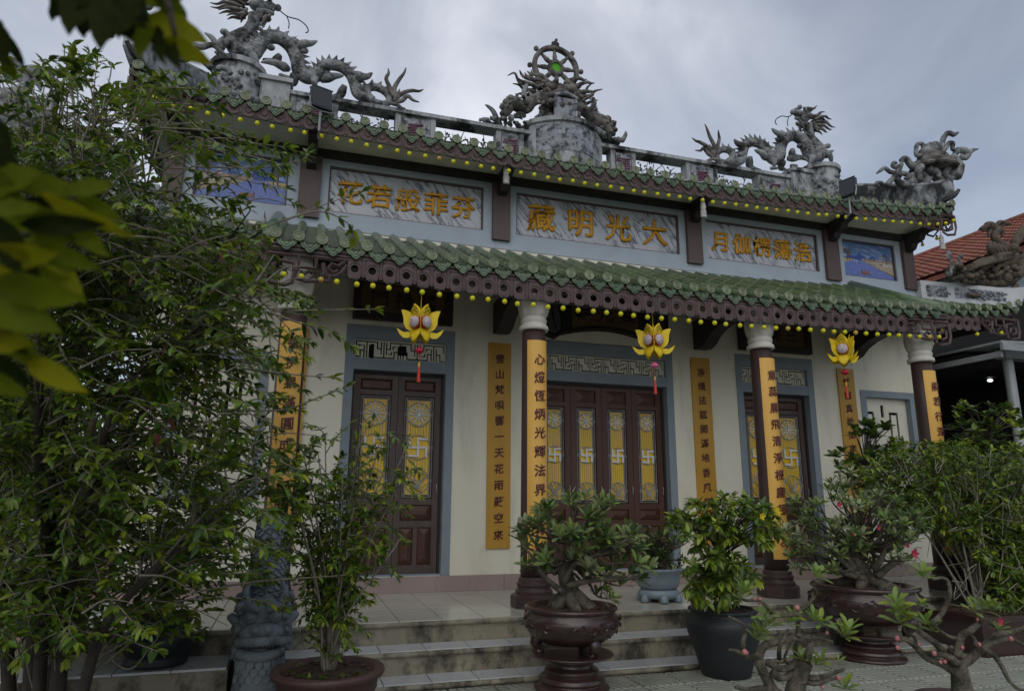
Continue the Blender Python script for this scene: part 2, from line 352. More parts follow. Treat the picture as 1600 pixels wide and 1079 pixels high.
    def mesh(s, name, mats, smooth=False):
        me = bpy.data.meshes.new(name); me.from_pydata(s.v, [], s.f)
        for m in (mats if isinstance(mats, (list, tuple)) else [mats]): me.materials.append(MATS[m])
        if any(s.m): me.polygons.foreach_set('material_index', s.m)
        if smooth: me.polygons.foreach_set('use_smooth', [True]*len(s.f))
        me.update(); return me
    def build(s, name, mats, parent=None, smooth=False, kind=None, loc=None):
        return link(name, s.mesh(name, mats, smooth), parent, kind, loc)
def link(name, me, parent=None, kind=None, M=None, label=None):
    o = bpy.data.objects.new(name, me); COL.objects.link(o)
    if M is not None:
        if isinstance(M, Matrix): o.matrix_world = M
        else: o.location = M
    if parent is not None:
        o.parent = parent; o.matrix_parent_inverse = parent['inv'] if False else Matrix.Translation(-Vector(WLOC.get(parent.name, (0, 0, 0))))
    if kind: o['kind'] = kind
    if label: o['label'] = label
    return o
WLOC = {}
def thing(name, label, cat, loc=(0, 0, 0), group=None):
    o = bpy.data.objects.new(name, None); COL.objects.link(o); o.location = loc; WLOC[o.name] = tuple(loc)
    o.empty_display_size = .2; o['label'] = label; o['category'] = cat
    if group: o['group'] = group
    return o
def mirx(mb):    # mirrored copy across x = 0
    q = MB(); q.v = [(-x, y, z) for x, y, z in mb.v]; q.f = [tuple(reversed(f)) for f in mb.f]; q.m = list(mb.m); return q
_gl = {}
def glyph(ch, size, depth, bold, m, slant=.06, wob=.012):
    """one written character as a solid, centred on its own square, standing in the xz plane and facing -y"""
    key = (ch, size, depth, bold, m)
    if key in _gl: return _gl[key]
    c = bpy.data.curves.new('character', 'FONT'); c.body = ch; c.size = 1; c.offset = bold; c.extrude = 0; c.resolution_u = 2
    o = bpy.data.objects.new('character', c); COL.objects.link(o)
    dg = bpy.context.evaluated_depsgraph_get(); me = bpy.data.meshes.new_from_object(o.evaluated_get(dg))
    bpy.data.objects.remove(o); bpy.data.curves.remove(c)
    import bmesh
    bm = bmesh.new(); bm.from_mesh(me); bmesh.ops.remove_doubles(bm, verts=bm.verts, dist=1e-5)
    for v in bm.verts:
        x, y = v.co.x-.5, v.co.y-.38
        d = mnoise.noise_vector(Vector((x*3.1+ord(ch)*.37, y*3.1, 0)))
        x2 = x+d.x*wob*3; y2 = y+slant*x+d.y*wob*3
        v.co = (x2*size, 0, y2*size)
    ext = bmesh.ops.extrude_face_region(bm, geom=bm.faces[:])
    for v in [g for g in ext['geom'] if isinstance(g, bmesh.types.BMVert)]: v.co.y -= depth
    bmesh.ops.recalc_face_normals(bm, faces=bm.faces)
    bm.to_mesh(me); bm.free(); me.materials.clear(); me.materials.append(MATS[m]); _gl[key] = me
    return me
def struct(o): o['kind'] = 'structure'; return o
# =========================================================================== ground and steps
GZ = -.5
struct(MB().add([(-120, -120, GZ-.03), (160, -120, GZ-.03), (160, 160, GZ-.03), (-120, 160, GZ-.03)], [(0, 1, 2, 3)]).build('ground', 'ground_soil'))
court = struct(MB().add([(-9, -14, GZ-.012), (14, -14, GZ-.012), (14, -2.93, GZ-.012), (-9, -2.93, GZ-.012)], [(0, 1, 2, 3)]).build('courtyard', 'grout'))
T = .46
m_pav = MB().add([(-.221, -.221, 0), (.221, -.221, 0), (.221, .221, 0), (-.221, .221, 0), (-.213, -.213, .016), (.213, -.213, .016), (.213, .213, .016), (-.213, .213, .016)],
                 [(4, 5, 6, 7), (0, 1, 5, 4), (1, 2, 6, 5), (2, 3, 7, 6), (3, 0, 4, 7)]).mesh('paving_slab', 'paving')
near = []; far = MB()
for i in range(-10, 27):
    for j in range(0, 22):
        x, y = i*T-.1, -3.17-j*T
        p = pj((x, y, GZ)); near.append((0 if -60 < p[0] < 1660 and 900 < p[1] < 1180 else 1, p[2], x, y))
near.sort(); z0 = GZ-.012
for q, w, x, y in near[:230]: link('paving_slab', m_pav, court, M=(x, y, z0+rng.uniform(-.002, .002)))
for q, w, x, y in near[230:]:
    far.add([(x-.22, y-.22, GZ), (x+.22, y-.22, GZ), (x+.22, y+.22, GZ), (x-.22, y+.22, GZ)], [(0, 1, 2, 3)])
far.build('paving_field', 'paving', court, kind='stuff')

# =========================================================================== the temple
temple = thing('temple', 'long single-hall temple with two green tiled roofs, brown posts and yellow lettered panels', 'temple', (0, 0, 0))
# --- platform and steps
plat = MB().box(-6.9, -2.19, -.62, 6.9, 6, -.022)
plat.box(-4.62, -2.54, -.62, 4.62, -2.1905, -.244).box(-4.62, -2.885, -.62, 4.62, -2.5405, -.466)
plat = plat.build('platform', 'step_concrete', temple)
for y, z, x in ((-2.19, -.0, 6.9), (-2.54, -.222, 4.62), (-2.885, -.444, 4.62)):
    nos = MB()
    for k in range(28):
        x0, x1 = -x+2*x*k/28, -x+2*x*(k+1)/28-.002
        w = .018+.004*mnoise.noise(Vector((x0*2, y, z)))
        nos.tube([(x0, y-w*.2, z-.034), (x1, y-w*.2, z-.034)], .027, 8)
    nos.build('step_nosing', 'step_concrete', plat, smooth=True)
def flat_tile(w, d, h, name, m): return MB().add([(-w/2, -d/2, -h), (w/2, -d/2, -h), (w/2, d/2, -h), (-w/2, d/2, -h), (-w/2+.003, -d/2+.003, 0), (w/2-.003, -d/2+.003, 0), (w/2-.003, d/2-.003, 0), (-w/2+.003, d/2-.003, 0)],
                 [(4, 5, 6, 7), (0, 1, 5, 4), (1, 2, 6, 5), (2, 3, 7, 6), (3, 0, 4, 7)]).mesh(name, m)
mf = flat_tile(.455, .432, .02, 'floor_tile', 'floor_glaze'); mtr = flat_tile(.455, .33, .02, 'tread_tile', 'tread_glaze')
for i in range(-14, 15):
    for j in range(5): link('floor_tile', mf, plat, M=(i*T, -.22-j*.437, 0))
for s_ in range(2):
    for i in range(-10, 10): link('tread_tile', mtr, plat, M=((i+.5)*T, -2.36-.345*s_, -.222-.222*s_))
# --- walls with openings
WX = 6.64
W = MB()
def wall_strip(segs, z0, z1, y0=0, y1=.34):
    for a, b in segs: W.box(a, y0, z0, b, y1, z1)
LD0, LD1, CD = -4.038, -2.446, 1.228
ops = [(LD0, LD1), (-CD, CD), (-LD1, -LD0)]
wins = [(-6.29, -5.044), (5.044, 6.29)]
wall_strip([(-WX, WX)], 0, .214)
def gaps(o):
    r = []; a = -WX
    for p, q in sorted(o): r.append((a, p)); a = q
    r.append((a, WX)); return r
wall_strip(gaps(ops), .214, 1.25); wall_strip(gaps(ops+wins), 1.25, 3.22); wall_strip(gaps(ops), 3.22, 3.70); wall_strip([(-WX, WX)], 3.70, 5.11)
# side and back walls of the hall
W.box(-WX, .341, 0, -WX+.3, 5.7, 5.11).box(WX-.3, .341, 0, WX, 5.7, 5.11).box(-WX, 5.71, 0, WX, 6, 5.11)
W.build('wall', 'cream_plaster', temple)
mbt = MB().box(-.247, -.016, .002, .247, -.001, .212).mesh('baseboard_tile', 'base_pink')
for i in range(27):
    x = -6.4+i*.5
    if x < 6.5: link('baseboard_tile', mbt, temple, M=(x, 0, 0))
# --- doorways
def frame(x0, x1, z0, z1, w, y0, y1, sill=False):
    m = MB(); m.box(x0, y0, z0, x0+w, y1, z1).box(x1-w, y0, z0, x1, y1, z1).box(x0+w, y0, z1-w, x1-w, y1, z1)
    if sill: m.box(x0+w, y0, z0, x1-w, y1, z0+w)
    return m
def fretwork(x0, x1, z0, z1, y, holes=()):
    """cream lattice panel pierced by dark slits, set over a dark recess; pieces on a grid, slits between them"""
    H = 15; u = (z1-z0)/H; n = int(round((x1-x0)/u)); u2 = (x1-x0)/n
    g = np.ones((H, n), bool)      # True = cream
    P = 26; off = (n-P*max(1, round(n/P)))//2-6
    def vs(x, r0, r1):
        if 1 <= x < n-1: g[r0:r1+1, x] = False
    def hs(r, c0, c1): g[r, max(1, c0):max(1, min(n-1, c1+1))] = False
    for k in range(-1, n//P+2):
        o = off+k*P
        hs(1, o-2, o+14); vs(o+6, 1, 13); vs(o+4, 4, 13); vs(o+8, 4, 13)
        hs(13, o+11, o+27); vs(o+19, 1, 13); vs(o+17, 1, 10); vs(o+21, 1, 10)
        vs(o+11, 9, 13); vs(o+14, 1, 5); vs(o+1, 9, 13); vs(o+24, 1, 5)
        hs(8, o+8, o+11); hs(8, o+1, o+4); hs(6, o+14, o+17); hs(6, o+21, o+24); hs(10, o+13, o+15); hs(4, o+10, o+12); vs(o+13, 8, 10); vs(o+12, 4, 6)
    for c0, c1, r0, r1 in holes: g[int(r0*H):int(r1*H), int(c0*n):int(c1*n)] = False
    m = MB()
    for r in range(H):
        c = 0
        while c < n:
            if g[r, c]:
                d = c
                while d < n and g[r, d]: d += 1
                m.box(x0+c*u2, y, z0+r*u, x0+d*u2-.0004, y+.03, z0+(r+1)*u-.0004); c = d
            else: c += 1
    return m
def raised(m, x0, x1, z0, z1, y, mi=0, bev=.05, dep=.022):
    """recessed field with a raised pyramid panel"""
    bx = min(bev, (x1-x0)*.45); bz = min(bev, (z1-z0)*.45)
    m.add([(x0, y, z0), (x1, y, z0), (x1, y, z1), (x0, y, z1), (x0+bx, y-dep, z0+bz), (x1-bx, y-dep, z0+bz), (x1-bx, y-dep, z1-bz), (x0+bx, y-dep, z1-bz)],
          [(4, 5, 6, 7), (0, 1, 5, 4), (1, 2, 6, 5), (2, 3, 7, 6), (3, 0, 4, 7)], mi)
def ringm(m, cx, cz, r, w, y, n=28, d=.012):
    m.tube([(cx+r*math.cos(2*math.pi*i/n), y, cz+r*math.sin(2*math.pi*i/n)) for i in range(n+1)], w, 4, cap=False)
def bar(m, a, b, w, y):
    m.tube([(a[0], y, a[1]), (b[0], y, b[1])], w, 4)
def leaf_door(x0, x1, z0, z1, gx0, gx1, gz0, gz1, y, worn, nsp):
    d = MB(); st = .075; dep = .05
    # stiles and rails
    lo = z0+.62; lo2 = z0+.95
    rails = [z0, z0+.12, lo, lo+.09, gz0-.14, gz0-.03, gz1+.03, gz1+.10, z1-.07, z1]
    d.box(x0, y, z0, gx0-.02, y+dep, z1).box(gx1+.02, y, z0, x1, y+dep, z1)
    for a, b in ((z0, z0+.11), (lo, lo+.09), (gz0-.11, gz0-.025), (gz1+.025, gz1+.095), (z1-.06, z1)): d.box(gx0-.02, y+.001, a, gx1+.02, y+dep, b)
    xm = (gx0+gx1)/2; d.box(xm-.03, y+.002, z0+.11, xm+.03, y+dep, lo)
    door = d.build('door', 'door_wood_worn' if worn else 'door_wood', temple)
    p = MB(); raised(p, gx0-.02, gx1+.02, gz1+.095, z1-.06, y+.03, bev=.03 if worn else .13); p.build('top_panel', 'door_wood', door)
    p = MB(); raised(p, gx0-.02, gx1+.02, lo+.09, gz0-.11, y+.03, bev=.085, dep=.04); p.build('middle_panel', 'door_wood', door)
    for a, b in ((gx0-.02, xm-.03), (xm+.03, gx1+.02)):
        p = MB(); raised(p, a, b, z0+.11, lo, y+.03, bev=.085, dep=.035); p.build('lower_panel', 'door_wood', door)
    MB().box(gx0+.035 if not worn else gx0+.03, y+.03, gz0+.03, gx1-.035, y+.04, gz1-.03).build('glass', 'yellow_glass', door)
    MB().box(gx0-.02, y+.041, gz0-.025, gx1+.02, y+.048, gz1+.025).build('backing', 'door_wood', door)
    g = MB(); yy = y+.014; w = .0055
    for a in (gx0, gx0+.03, gx1-.03, gx1): bar(g, (a, gz0), (a, gz1), w, yy)
    for a in (gz0, gz0+.03, gz1-.03, gz1): bar(g, (gx0, a), (gx1, a), w, yy)
    rr = min((gx1-gx0)*.42, .185); H = gz1-gz0
    cz = [gz1-.05-rr-.02, gz0+H*.495, gz0+.05+rr]
    nb = 9 if worn else 7
    for i in range(nb):
        x = gx0+.03+(gx1-gx0-.06)*(i+.5)/nb; zz = [gz0+.03]
        for c in reversed(cz):
            if abs(x-xm) < rr: h = math.sqrt(rr*rr-(x-xm)**2); zz += [c-h, c+h]
        zz.append(gz1-.03)
        for a, b in zip(zz[0::2], zz[1::2]):
            if b-a > .01: bar(g, (x, a), (x, b), .0034, yy+.004)
    for c in cz: ringm(g, xm, c, rr, .0075, yy)
    for c in cz:
        for s_ in (-1, 1):
            ringm(g, xm+s_*((gx1-gx0)/2-.006), c, .017, .005, yy, 10)
    g.build('grille', 'grille_metal', door)
    g = MB(); c = cz[0]; ringm(g, xm, c, rr*.82, .006, yy-.002)
    for i in range(nsp):
        a = 2*math.pi*i/nsp+ (math.pi/nsp if nsp == 8 else 0); ca, sa = math.cos(a), math.sin(a)
        q = [(xm+ca*rr*t, yy-.006, c+sa*rr*t) for t in (.12, .3, .55, .78, .86, .92, .98)]
        g.tube(q, [.003, .011, .014, .004, .012, .012, .003], 5, flat=.5)
    g.ball((xm, yy-.008, c), .03, 8, 5, (1, .4, 1)); g.build('wheel_emblem', 'emblem_pale', door, smooth=True)
    g = MB(); c = cz[1]; a = rr*.70; t = .0155
    def mb_(x0_, z0_, x1_, z1_): g.box(min(x0_, x1_)-t, yy-.016, min(z0_, z1_)-t, max(x0_, x1_)+t, yy-.004, max(z0_, z1_)+t)
    mb_(xm, c-a, xm, c+a); mb_(xm-a, c, xm-2*t-.001, c); mb_(xm+2*t+.001, c, xm+a, c)
    mb_(xm+2*t+.001, c+a, xm+a, c+a); mb_(xm-a, c-a, xm-2*t-.001, c-a); mb_(xm-a, c+2*t+.001, xm-a, c+a); mb_(xm+a, c-a, xm+a, c-2*t-.001)
    g.build('emblem', 'emblem_pale', door)
    g = MB(); c = cz[2]; s_ = rr
    def petal(a0, a1, h, lean):
        b = (xm+a0*s_, c-.55*s_)
        for q in (-1, 1):
            g.tube([(b[0], yy-.006, b[1]), (b[0]+lean*s_*.35+q*a1*s_, yy-.006, c-.05*s_), (b[0]+lean*s_*.8+q*a1*s_*.75, yy-.006, c+h*s_*.6), (b[0]+lean*s_, yy-.006, c+h*s_)], .0058, 4, 4)
    petal(0, .22, .95, 0); petal(-.05, .16, .82, -.45); petal(.05, .16, .82, .45); petal(-.1, .12, .5, -.75); petal(.1, .12, .5, .75)
    for q in (-1, 1):
        g.tube([(xm, yy-.006, c-.58*s_), (xm+q*.45*s_, yy-.006, c-.5*s_), (xm+q*.86*s_, yy-.006, c-.15*s_)], .0058, 4, 5)
        g.tube([(xm, yy-.006, c-.6*s_), (xm+q*.25*s_, yy-.006, c-.75*s_), (xm+q*.5*s_, yy-.006, c-.6*s_)], .0058, 4, 5)
    g.build('lotus_emblem', 'grille_metal', door)
    if x1 < 0 or True:
        h = MB().tube([(x1-.03, y-.02, z0+1.1), (x1-.03, y-.04, z0+1.16), (x1-.03, y-.02, z0+1.22)], .006, 6); h.build('handle', 'grille_metal', door)
def doorway(x0, x1, leaves, worn, ztop):
    w = .125
    f = MB(); f.box(x0, -.012, .214, x0+w, .30, ztop).box(x1-w, -.012, .214, x1, .30, ztop)
    f.box(x0+w, -.012, ztop-.2, x1-w, .30, ztop); f.box(x0+w, -.004, 3.06, x1-w, .30, 3.225)
    f.box(x0+w, .05, .17, x1-w, .3, .235)
    fr = f.build('door_frame', 'blue_paint', temple)
    fretwork(x0+w, x1-w, 3.226, ztop-.201, .06, [(.17, .22, .06, .86), (.49, .57, .3, .86)] if x0 < -3 else []).build('fret_panel', 'fret_cream', fr)
    MB().box(x0+w, .17, 3.226, x1-w, .2, ztop-.201).build('fret_backing', 'black_void', fr)  # black sheet in place of the unlit space behind the slits
    ix0, ix1 = x0+w+.035, x1-w-.035
    jb = MB(); y = .145
    jb.box(x0+w, y-.03, .236, ix0, y+.06, 3.06).box(ix1, y-.03, .236, x1-w, y+.06, 3.06).box(ix0, y-.03, 3.02, ix1, y+.06, 3.06)
    jb.build('door_jamb', 'dark_beam', temple)
    n = leaves; wd = (ix1-ix0)/n
    for i in range(n):
        a, b = ix0+wd*i+.003, ix0+wd*(i+1)-.003; m = wd*(.17 if worn else .215)
        leaf_door(a, b, .24, 3.015, a+m, b-m, 1.28 if worn else 1.22, 2.70 if worn else 2.66, y, worn, 12 if worn else 8)
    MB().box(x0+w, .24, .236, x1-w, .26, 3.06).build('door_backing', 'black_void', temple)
doorway(LD0, LD1, 2, True, 3.71); doorway(-CD, CD, 4, False, 3.69); doorway(-LD1, -LD0, 2, True, 3.71)
# --- two windows with pierced cream panels
for x0, x1 in wins:
    f = frame(x0, x1, 1.25, 3.22, .12, -.014, .2, True).build('window', 'blue_paint', temple)
    a, b = x0+.12, x1-.12; c = (a+b)/2
    g = MB(); y = .1
    xs = sorted([a, a+.09, a+.13, c-.115, c-.075, c-.012, c+.012, c+.075, c+.115, b-.13, b-.09, b])
    slots = [(a+.05, a+.085, 1.6, 2.86), (a+.05+.16, a+.245, 1.6, 2.86), (a+.085, a+.21, 2.825, 2.86), (c+.1, c+.135, 1.6, 2.86), (c+.1+.16, c+.295, 1.6, 2.86), (c+.135, c+.26, 2.825, 2.86), (c-.07, c-.035, 2.76, 2.99), (c-.07, c-.035, 1.5, 2.2)]
    NX, NZ = 44, 70; gg = np.ones((NZ, NX), bool); ux, uz = (b-a)/NX, (3.10-1.37)/NZ
    for s0, s1, t0, t1 in slots: gg[max(0, int((t0-1.37)/uz)):int((t1-1.37)/uz), int((s0-a)/ux):max(int((s0-a)/ux)+2, int((s1-a)/ux)+1)] = False
    for r in range(NZ):
        q = 0
        while q < NX:
            if gg[r, q]:
                d = q
                while d < NX and gg[r, d]: d += 1
                g.box(a+q*ux, y, 1.37+r*uz, a+d*ux-.0003, y+.03, 1.37+(r+1)*uz-.0003); q = d
            else: q += 1
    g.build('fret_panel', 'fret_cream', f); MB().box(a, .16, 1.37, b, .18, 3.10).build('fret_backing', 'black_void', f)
# --- columns of the porch
CY = -1.6018
def lotus_capital(x, zb, r=.235):
    m = MB(); m.lathe((x, CY, zb), [(.16, -.02), (.185, -.02), (.195, .0), (.19, .035), (.165, .06), (.16, .075), (.172, .09), (.175, .12), (.163, .14), (.162, .155)], 24)
    n = 40; prof = [(.160, .155), (.176, .185), (.193, .24), (.205, .31), (.206, .37), (.198, .43), (.178, .475)]
    V = []; F = []
    for i, (rr, z) in enumerate(prof):
        for j in range(n):
            a = 2*math.pi*j/n; k = abs(math.sin(a*4)); rr2 = rr*(1+.035*k*(i > 0)-.05*(k < .16)*(i > 0)); V.append((x+rr2*math.cos(a), CY+rr2*math.sin(a), zb+z))
    for i in range(len(prof)-1):
        for j in range(n): F.append((i*n+j, i*n+(j+1) % n, (i+1)*n+(j+1) % n, (i+1)*n+j))
    F.append(tuple(range((len(prof)-1)*n, len(prof)*n))); m.add(V, F); m.box(x-.17, CY-.17, zb+.476, x+.17, CY+.17, zb+.62)
    return m
for x in (-4.747, -1.7503, 1.7503, 4.747):
    z0 = 0
    c = MB(); c.lathe((x, CY, 0), [(.166, .34), (.164, 1.2), (.156, 2.6), (.150, 3.44)], 24); col = c.build('column', 'column_brown', temple, smooth=True)
    b = MB(); b.lathe((x, CY, 0), [(.27, 0), (.27, .135), (.262, .15), (.222, .165), (.225, .195), (.21, .225), (.20, .23), (.205, .255), (.195, .285), (.19, .29), (.192, .32), (.17, .345)], 8 if False else 24)
    V = []
    m2 = MB(); m2.lathe((x, CY, .004), [(.285, 0), (.285, .13), (.25, .15)], 8, rot=math.pi/8); m2.lathe((x, CY, 0), [(.225, .15), (.228, .19), (.205, .21), (.2, .235), (.212, .25), (.212, .275), (.19, .29), (.188, .33), (.17, .345)], 24)
    m2.build('column_base', 'column_brown', col); lotus_capital(x, 3.42).build('capital', 'capital_white', col, smooth=True)
    # curved bracket arm from the wall to the column head
    s_ = .11
    prof = [(-.02, 3.72), (-.02, 4.2), (-1.45, 4.2), (-1.45, 3.93), (-1.2, 3.98), (-.95, 3.99), (-.7, 3.94), (-.5, 3.86), (-.36, 3.75), (-.2, 3.70)]
    br = MB(); T_ = Matrix(((0, 1, 0, x), (1, 0, 0, 0), (0, 0, 1, 0), (0, 0, 0, 1)))
    br.slab(prof, -s_, s_, T=T_); br.build('bracket_arm', 'dark_beam', temple)
MB().box(-4.9, CY-.1, 3.99, 4.9, CY+.1, 4.16).build('porch_beam', 'dark_beam', temple)
# --- name plaques above the doors
def glyph_row(chars, x0, x1, z, y, size, depth, bold, m, parent, name='character', slant=.05):
    n = len(chars)
    for i, ch in enumerate(chars):
        link(name, glyph(ch, size, depth, bold, m, slant), parent, M=(x0+(x1-x0)*(i+.5)/n, y, z))
def plaque(xc, w, chars):
    z0, z1 = 3.775, 4.42
    Tq = Matrix.Translation((0, -.10, z0)) @ Matrix.Rotation(R(8), 4, 'X') @ Matrix.Translation((0, .10, -z0))
    pl = thing('name_plaque', {-3.242: 'dark framed plaque with black lettering over the left pair of doors', 3.242: 'dark framed plaque with black lettering over the right pair of doors'}[xc], 'plaque', (xc, -.1, z0), 'dark name plaques over the side doors')
    a, b = xc-w/2, xc+w/2
    o = frame(a, b, z0, z1, .10, -.13, -.03, True).build('frame', 'dark_beam', pl)
    frame(a+.10, b-.10, z0+.10, z1-.10, .018, -.115, -.03, True).build('inner_moulding', 'board_side', pl)
    bb = MB().box(a+.118, -.075, z0+.118, b-.118, -.04, z1-.118).build('board', 'plaque_brown', pl)
    glyph_row(chars, a+.2, b-.2, (z0+z1)/2, -.076, .27, .012, .012, 'letter_black_red', pl)
mat('plaque_brown', (.15, .095, .04), (.12, .078, .034), .4, 5, .1, 50)
plaque(-3.242, 1.46, '門持總'); plaque(3.242, 1.46, '昧三門'[:3] if False else '門昧三')
# the scroll-shaped plaque over the middle doors
cp = thing('scroll_plaque', 'scroll-shaped plaque with dark striped ends over the middle doors', 'plaque', (0, -.1, 3.72))
k = 24; top = []; bot = []
for i in range(k+1):
    t = -1+2*i/k; x = t*1.16
    bot.append((x, 3.73+(.17*math.cos(t*math.pi*.62) if abs(t) < .72 else .0+.05*(1-math.cos((abs(t)-.72)/.28*math.pi)))-(.0 if abs(t) < .72 else .03)))
    top.append((x, 4.36+.10*math.cos(t*math.pi*.5)))
def clip(tr, y0, y1, name, m, par, db=0, dt=0):
    poly = [(x, z+db) for x, z in bot if tr[0] <= x <= tr[1]]+[(x, z-dt) for x, z in reversed(top) if tr[0] <= x <= tr[1]]
    return MB().slab(poly, y0, y1).build(name, m, par)
clip((-2, 2), -.06, -.02, 'backing', 'dark_beam', cp)
clip((-.66, .66), -.085, -.061, 'board', 'plaque_brown', cp, .07, .05)
mat('blue_dark', (.07, .085, .09), (.09, .105, .105), .6, 6)
for s_ in (-1, 1):
    tr = (-1.1, -.68) if s_ < 0 else (.68, 1.1)
    e_ = clip(tr, -.082, -.061, 'end_panel', 'blue_dark', cp, .09, .07)
    for kx in range(3):
        MB().tube([(s_*(.72+.13*kx), -.09, 3.85), (s_*(.82+.13*kx), -.09, 4.3)], .012, 5).build('stripe', 'dark_beam', e_)
rim = MB(); rim.tube([(x, -.09, z+.03) for x, z in bot], .022, 6); rim.tube([(x, -.085, z+.075) for x, z in bot], .008, 5); rim.build('rim', 'dark_beam', cp)
glyph_row('寺光榮', -.6, .6, 4.17, -.086, .30, .012, .014, 'letter_black_red', cp)
# --- couplet boards
def couplet(name_label, x, y, z0, z1, w, text, zs, mb_, mc, curved, group):
    t = thing('couplet_board', name_label, 'couplet board', (x, y, z0), group)
    m = MB()
    if curved:
        n = 10; rr = .178; span = w/2/rr; V = []; F = []
        for i in range(n+1):
            a = -span+2*span*i/n
            for r_ in (rr, rr-.016):
                V += [(x+r_*math.sin(a), CY-r_*math.cos(a), z0), (x+r_*math.sin(a), CY-r_*math.cos(a), z1)]
        for i in range(n):
            o = i*4; F += [(o, o+4, o+5, o+1), (o+3, o+7, o+6, o+2), (o+1, o+5, o+7, o+3), (o+2, o+6, o+4, o)]
        F += [(0, 1, 3, 2), (n*4+2, n*4+3, n*4+1, n*4)]; m.add(V, F)
    else: m.box(x-w/2, y-.028, z0, x+w/2, y, z1)
    m.build('board', mb_, t)
    step = (z1-z0-.44)/(len(text)-1)
    for i, ch in enumerate(text):
        z = z1-.25-i*step
        me = glyph(ch, .150, .008, .014, mc, .09)
        if curved: link('character', me, t, M=(x+.02, CY-.1775, z))
        else: link('character', me, t, M=(x, y-.029, z))
G1, G2 = 'ochre couplet boards on the wall', 'bright yellow couplet boards on the columns'
couplet('ochre wall board with maroon lettering between the left doors and the second column', -1.748, -.004, .566, 3.584, .356, '雪山梵唄響一天花雨蔽空來', 0, 'board_ochre', 'letter_maroon', False, G1)
couplet('ochre wall board with maroon lettering between the middle and right doors', 1.748, -.004, .566, 3.584, .356, '净境法筵開滿地香風隨杖錫', 0, 'board_ochre', 'letter_maroon', False, G1)
couplet('ochre wall board beside the right window, behind the third lantern', 4.738, -.004, .566, 3.584, .36, '鷲龍真詮如來妙諦傳心印燈', 0, 'board_ochre', 'letter_maroon', False, G1)
couplet('ochre wall board beside the left window, mostly behind the leafy shrub', -4.738, -.004, .566, 3.584, .36, '鹿苑宏開法雨普施三千世界', 0, 'board_ochre', 'letter_maroon', False, G1)
couplet('yellow curved board on the column left of the middle doors', -1.7503, CY, .49, 3.25, .29, '心燈恆炳光輝法界永育靈', 0, 'board_yellow', 'letter_maroon', True, G2)
couplet('yellow curved board on the column right of the middle doors', 1.7503, CY, .49, 3.25, .29, '意蕊晨飛清淨根塵超去今', 0, 'board_yellow', 'letter_maroon', True, G2)
couplet('yellow curved board on the rightmost column above the hedge', 4.747, CY, .49, 3.25, .29, '般若行深照見五蘊皆空寂', 0, 'board_yellow', 'letter_maroon', True, G2)
couplet('yellow curved board on the leftmost column half hidden by twigs', -4.747, CY, .49, 3.25, .29, '菩提果滿圓成萬行莊嚴土', 0, 'board_yellow', 'letter_maroon', True, G2)
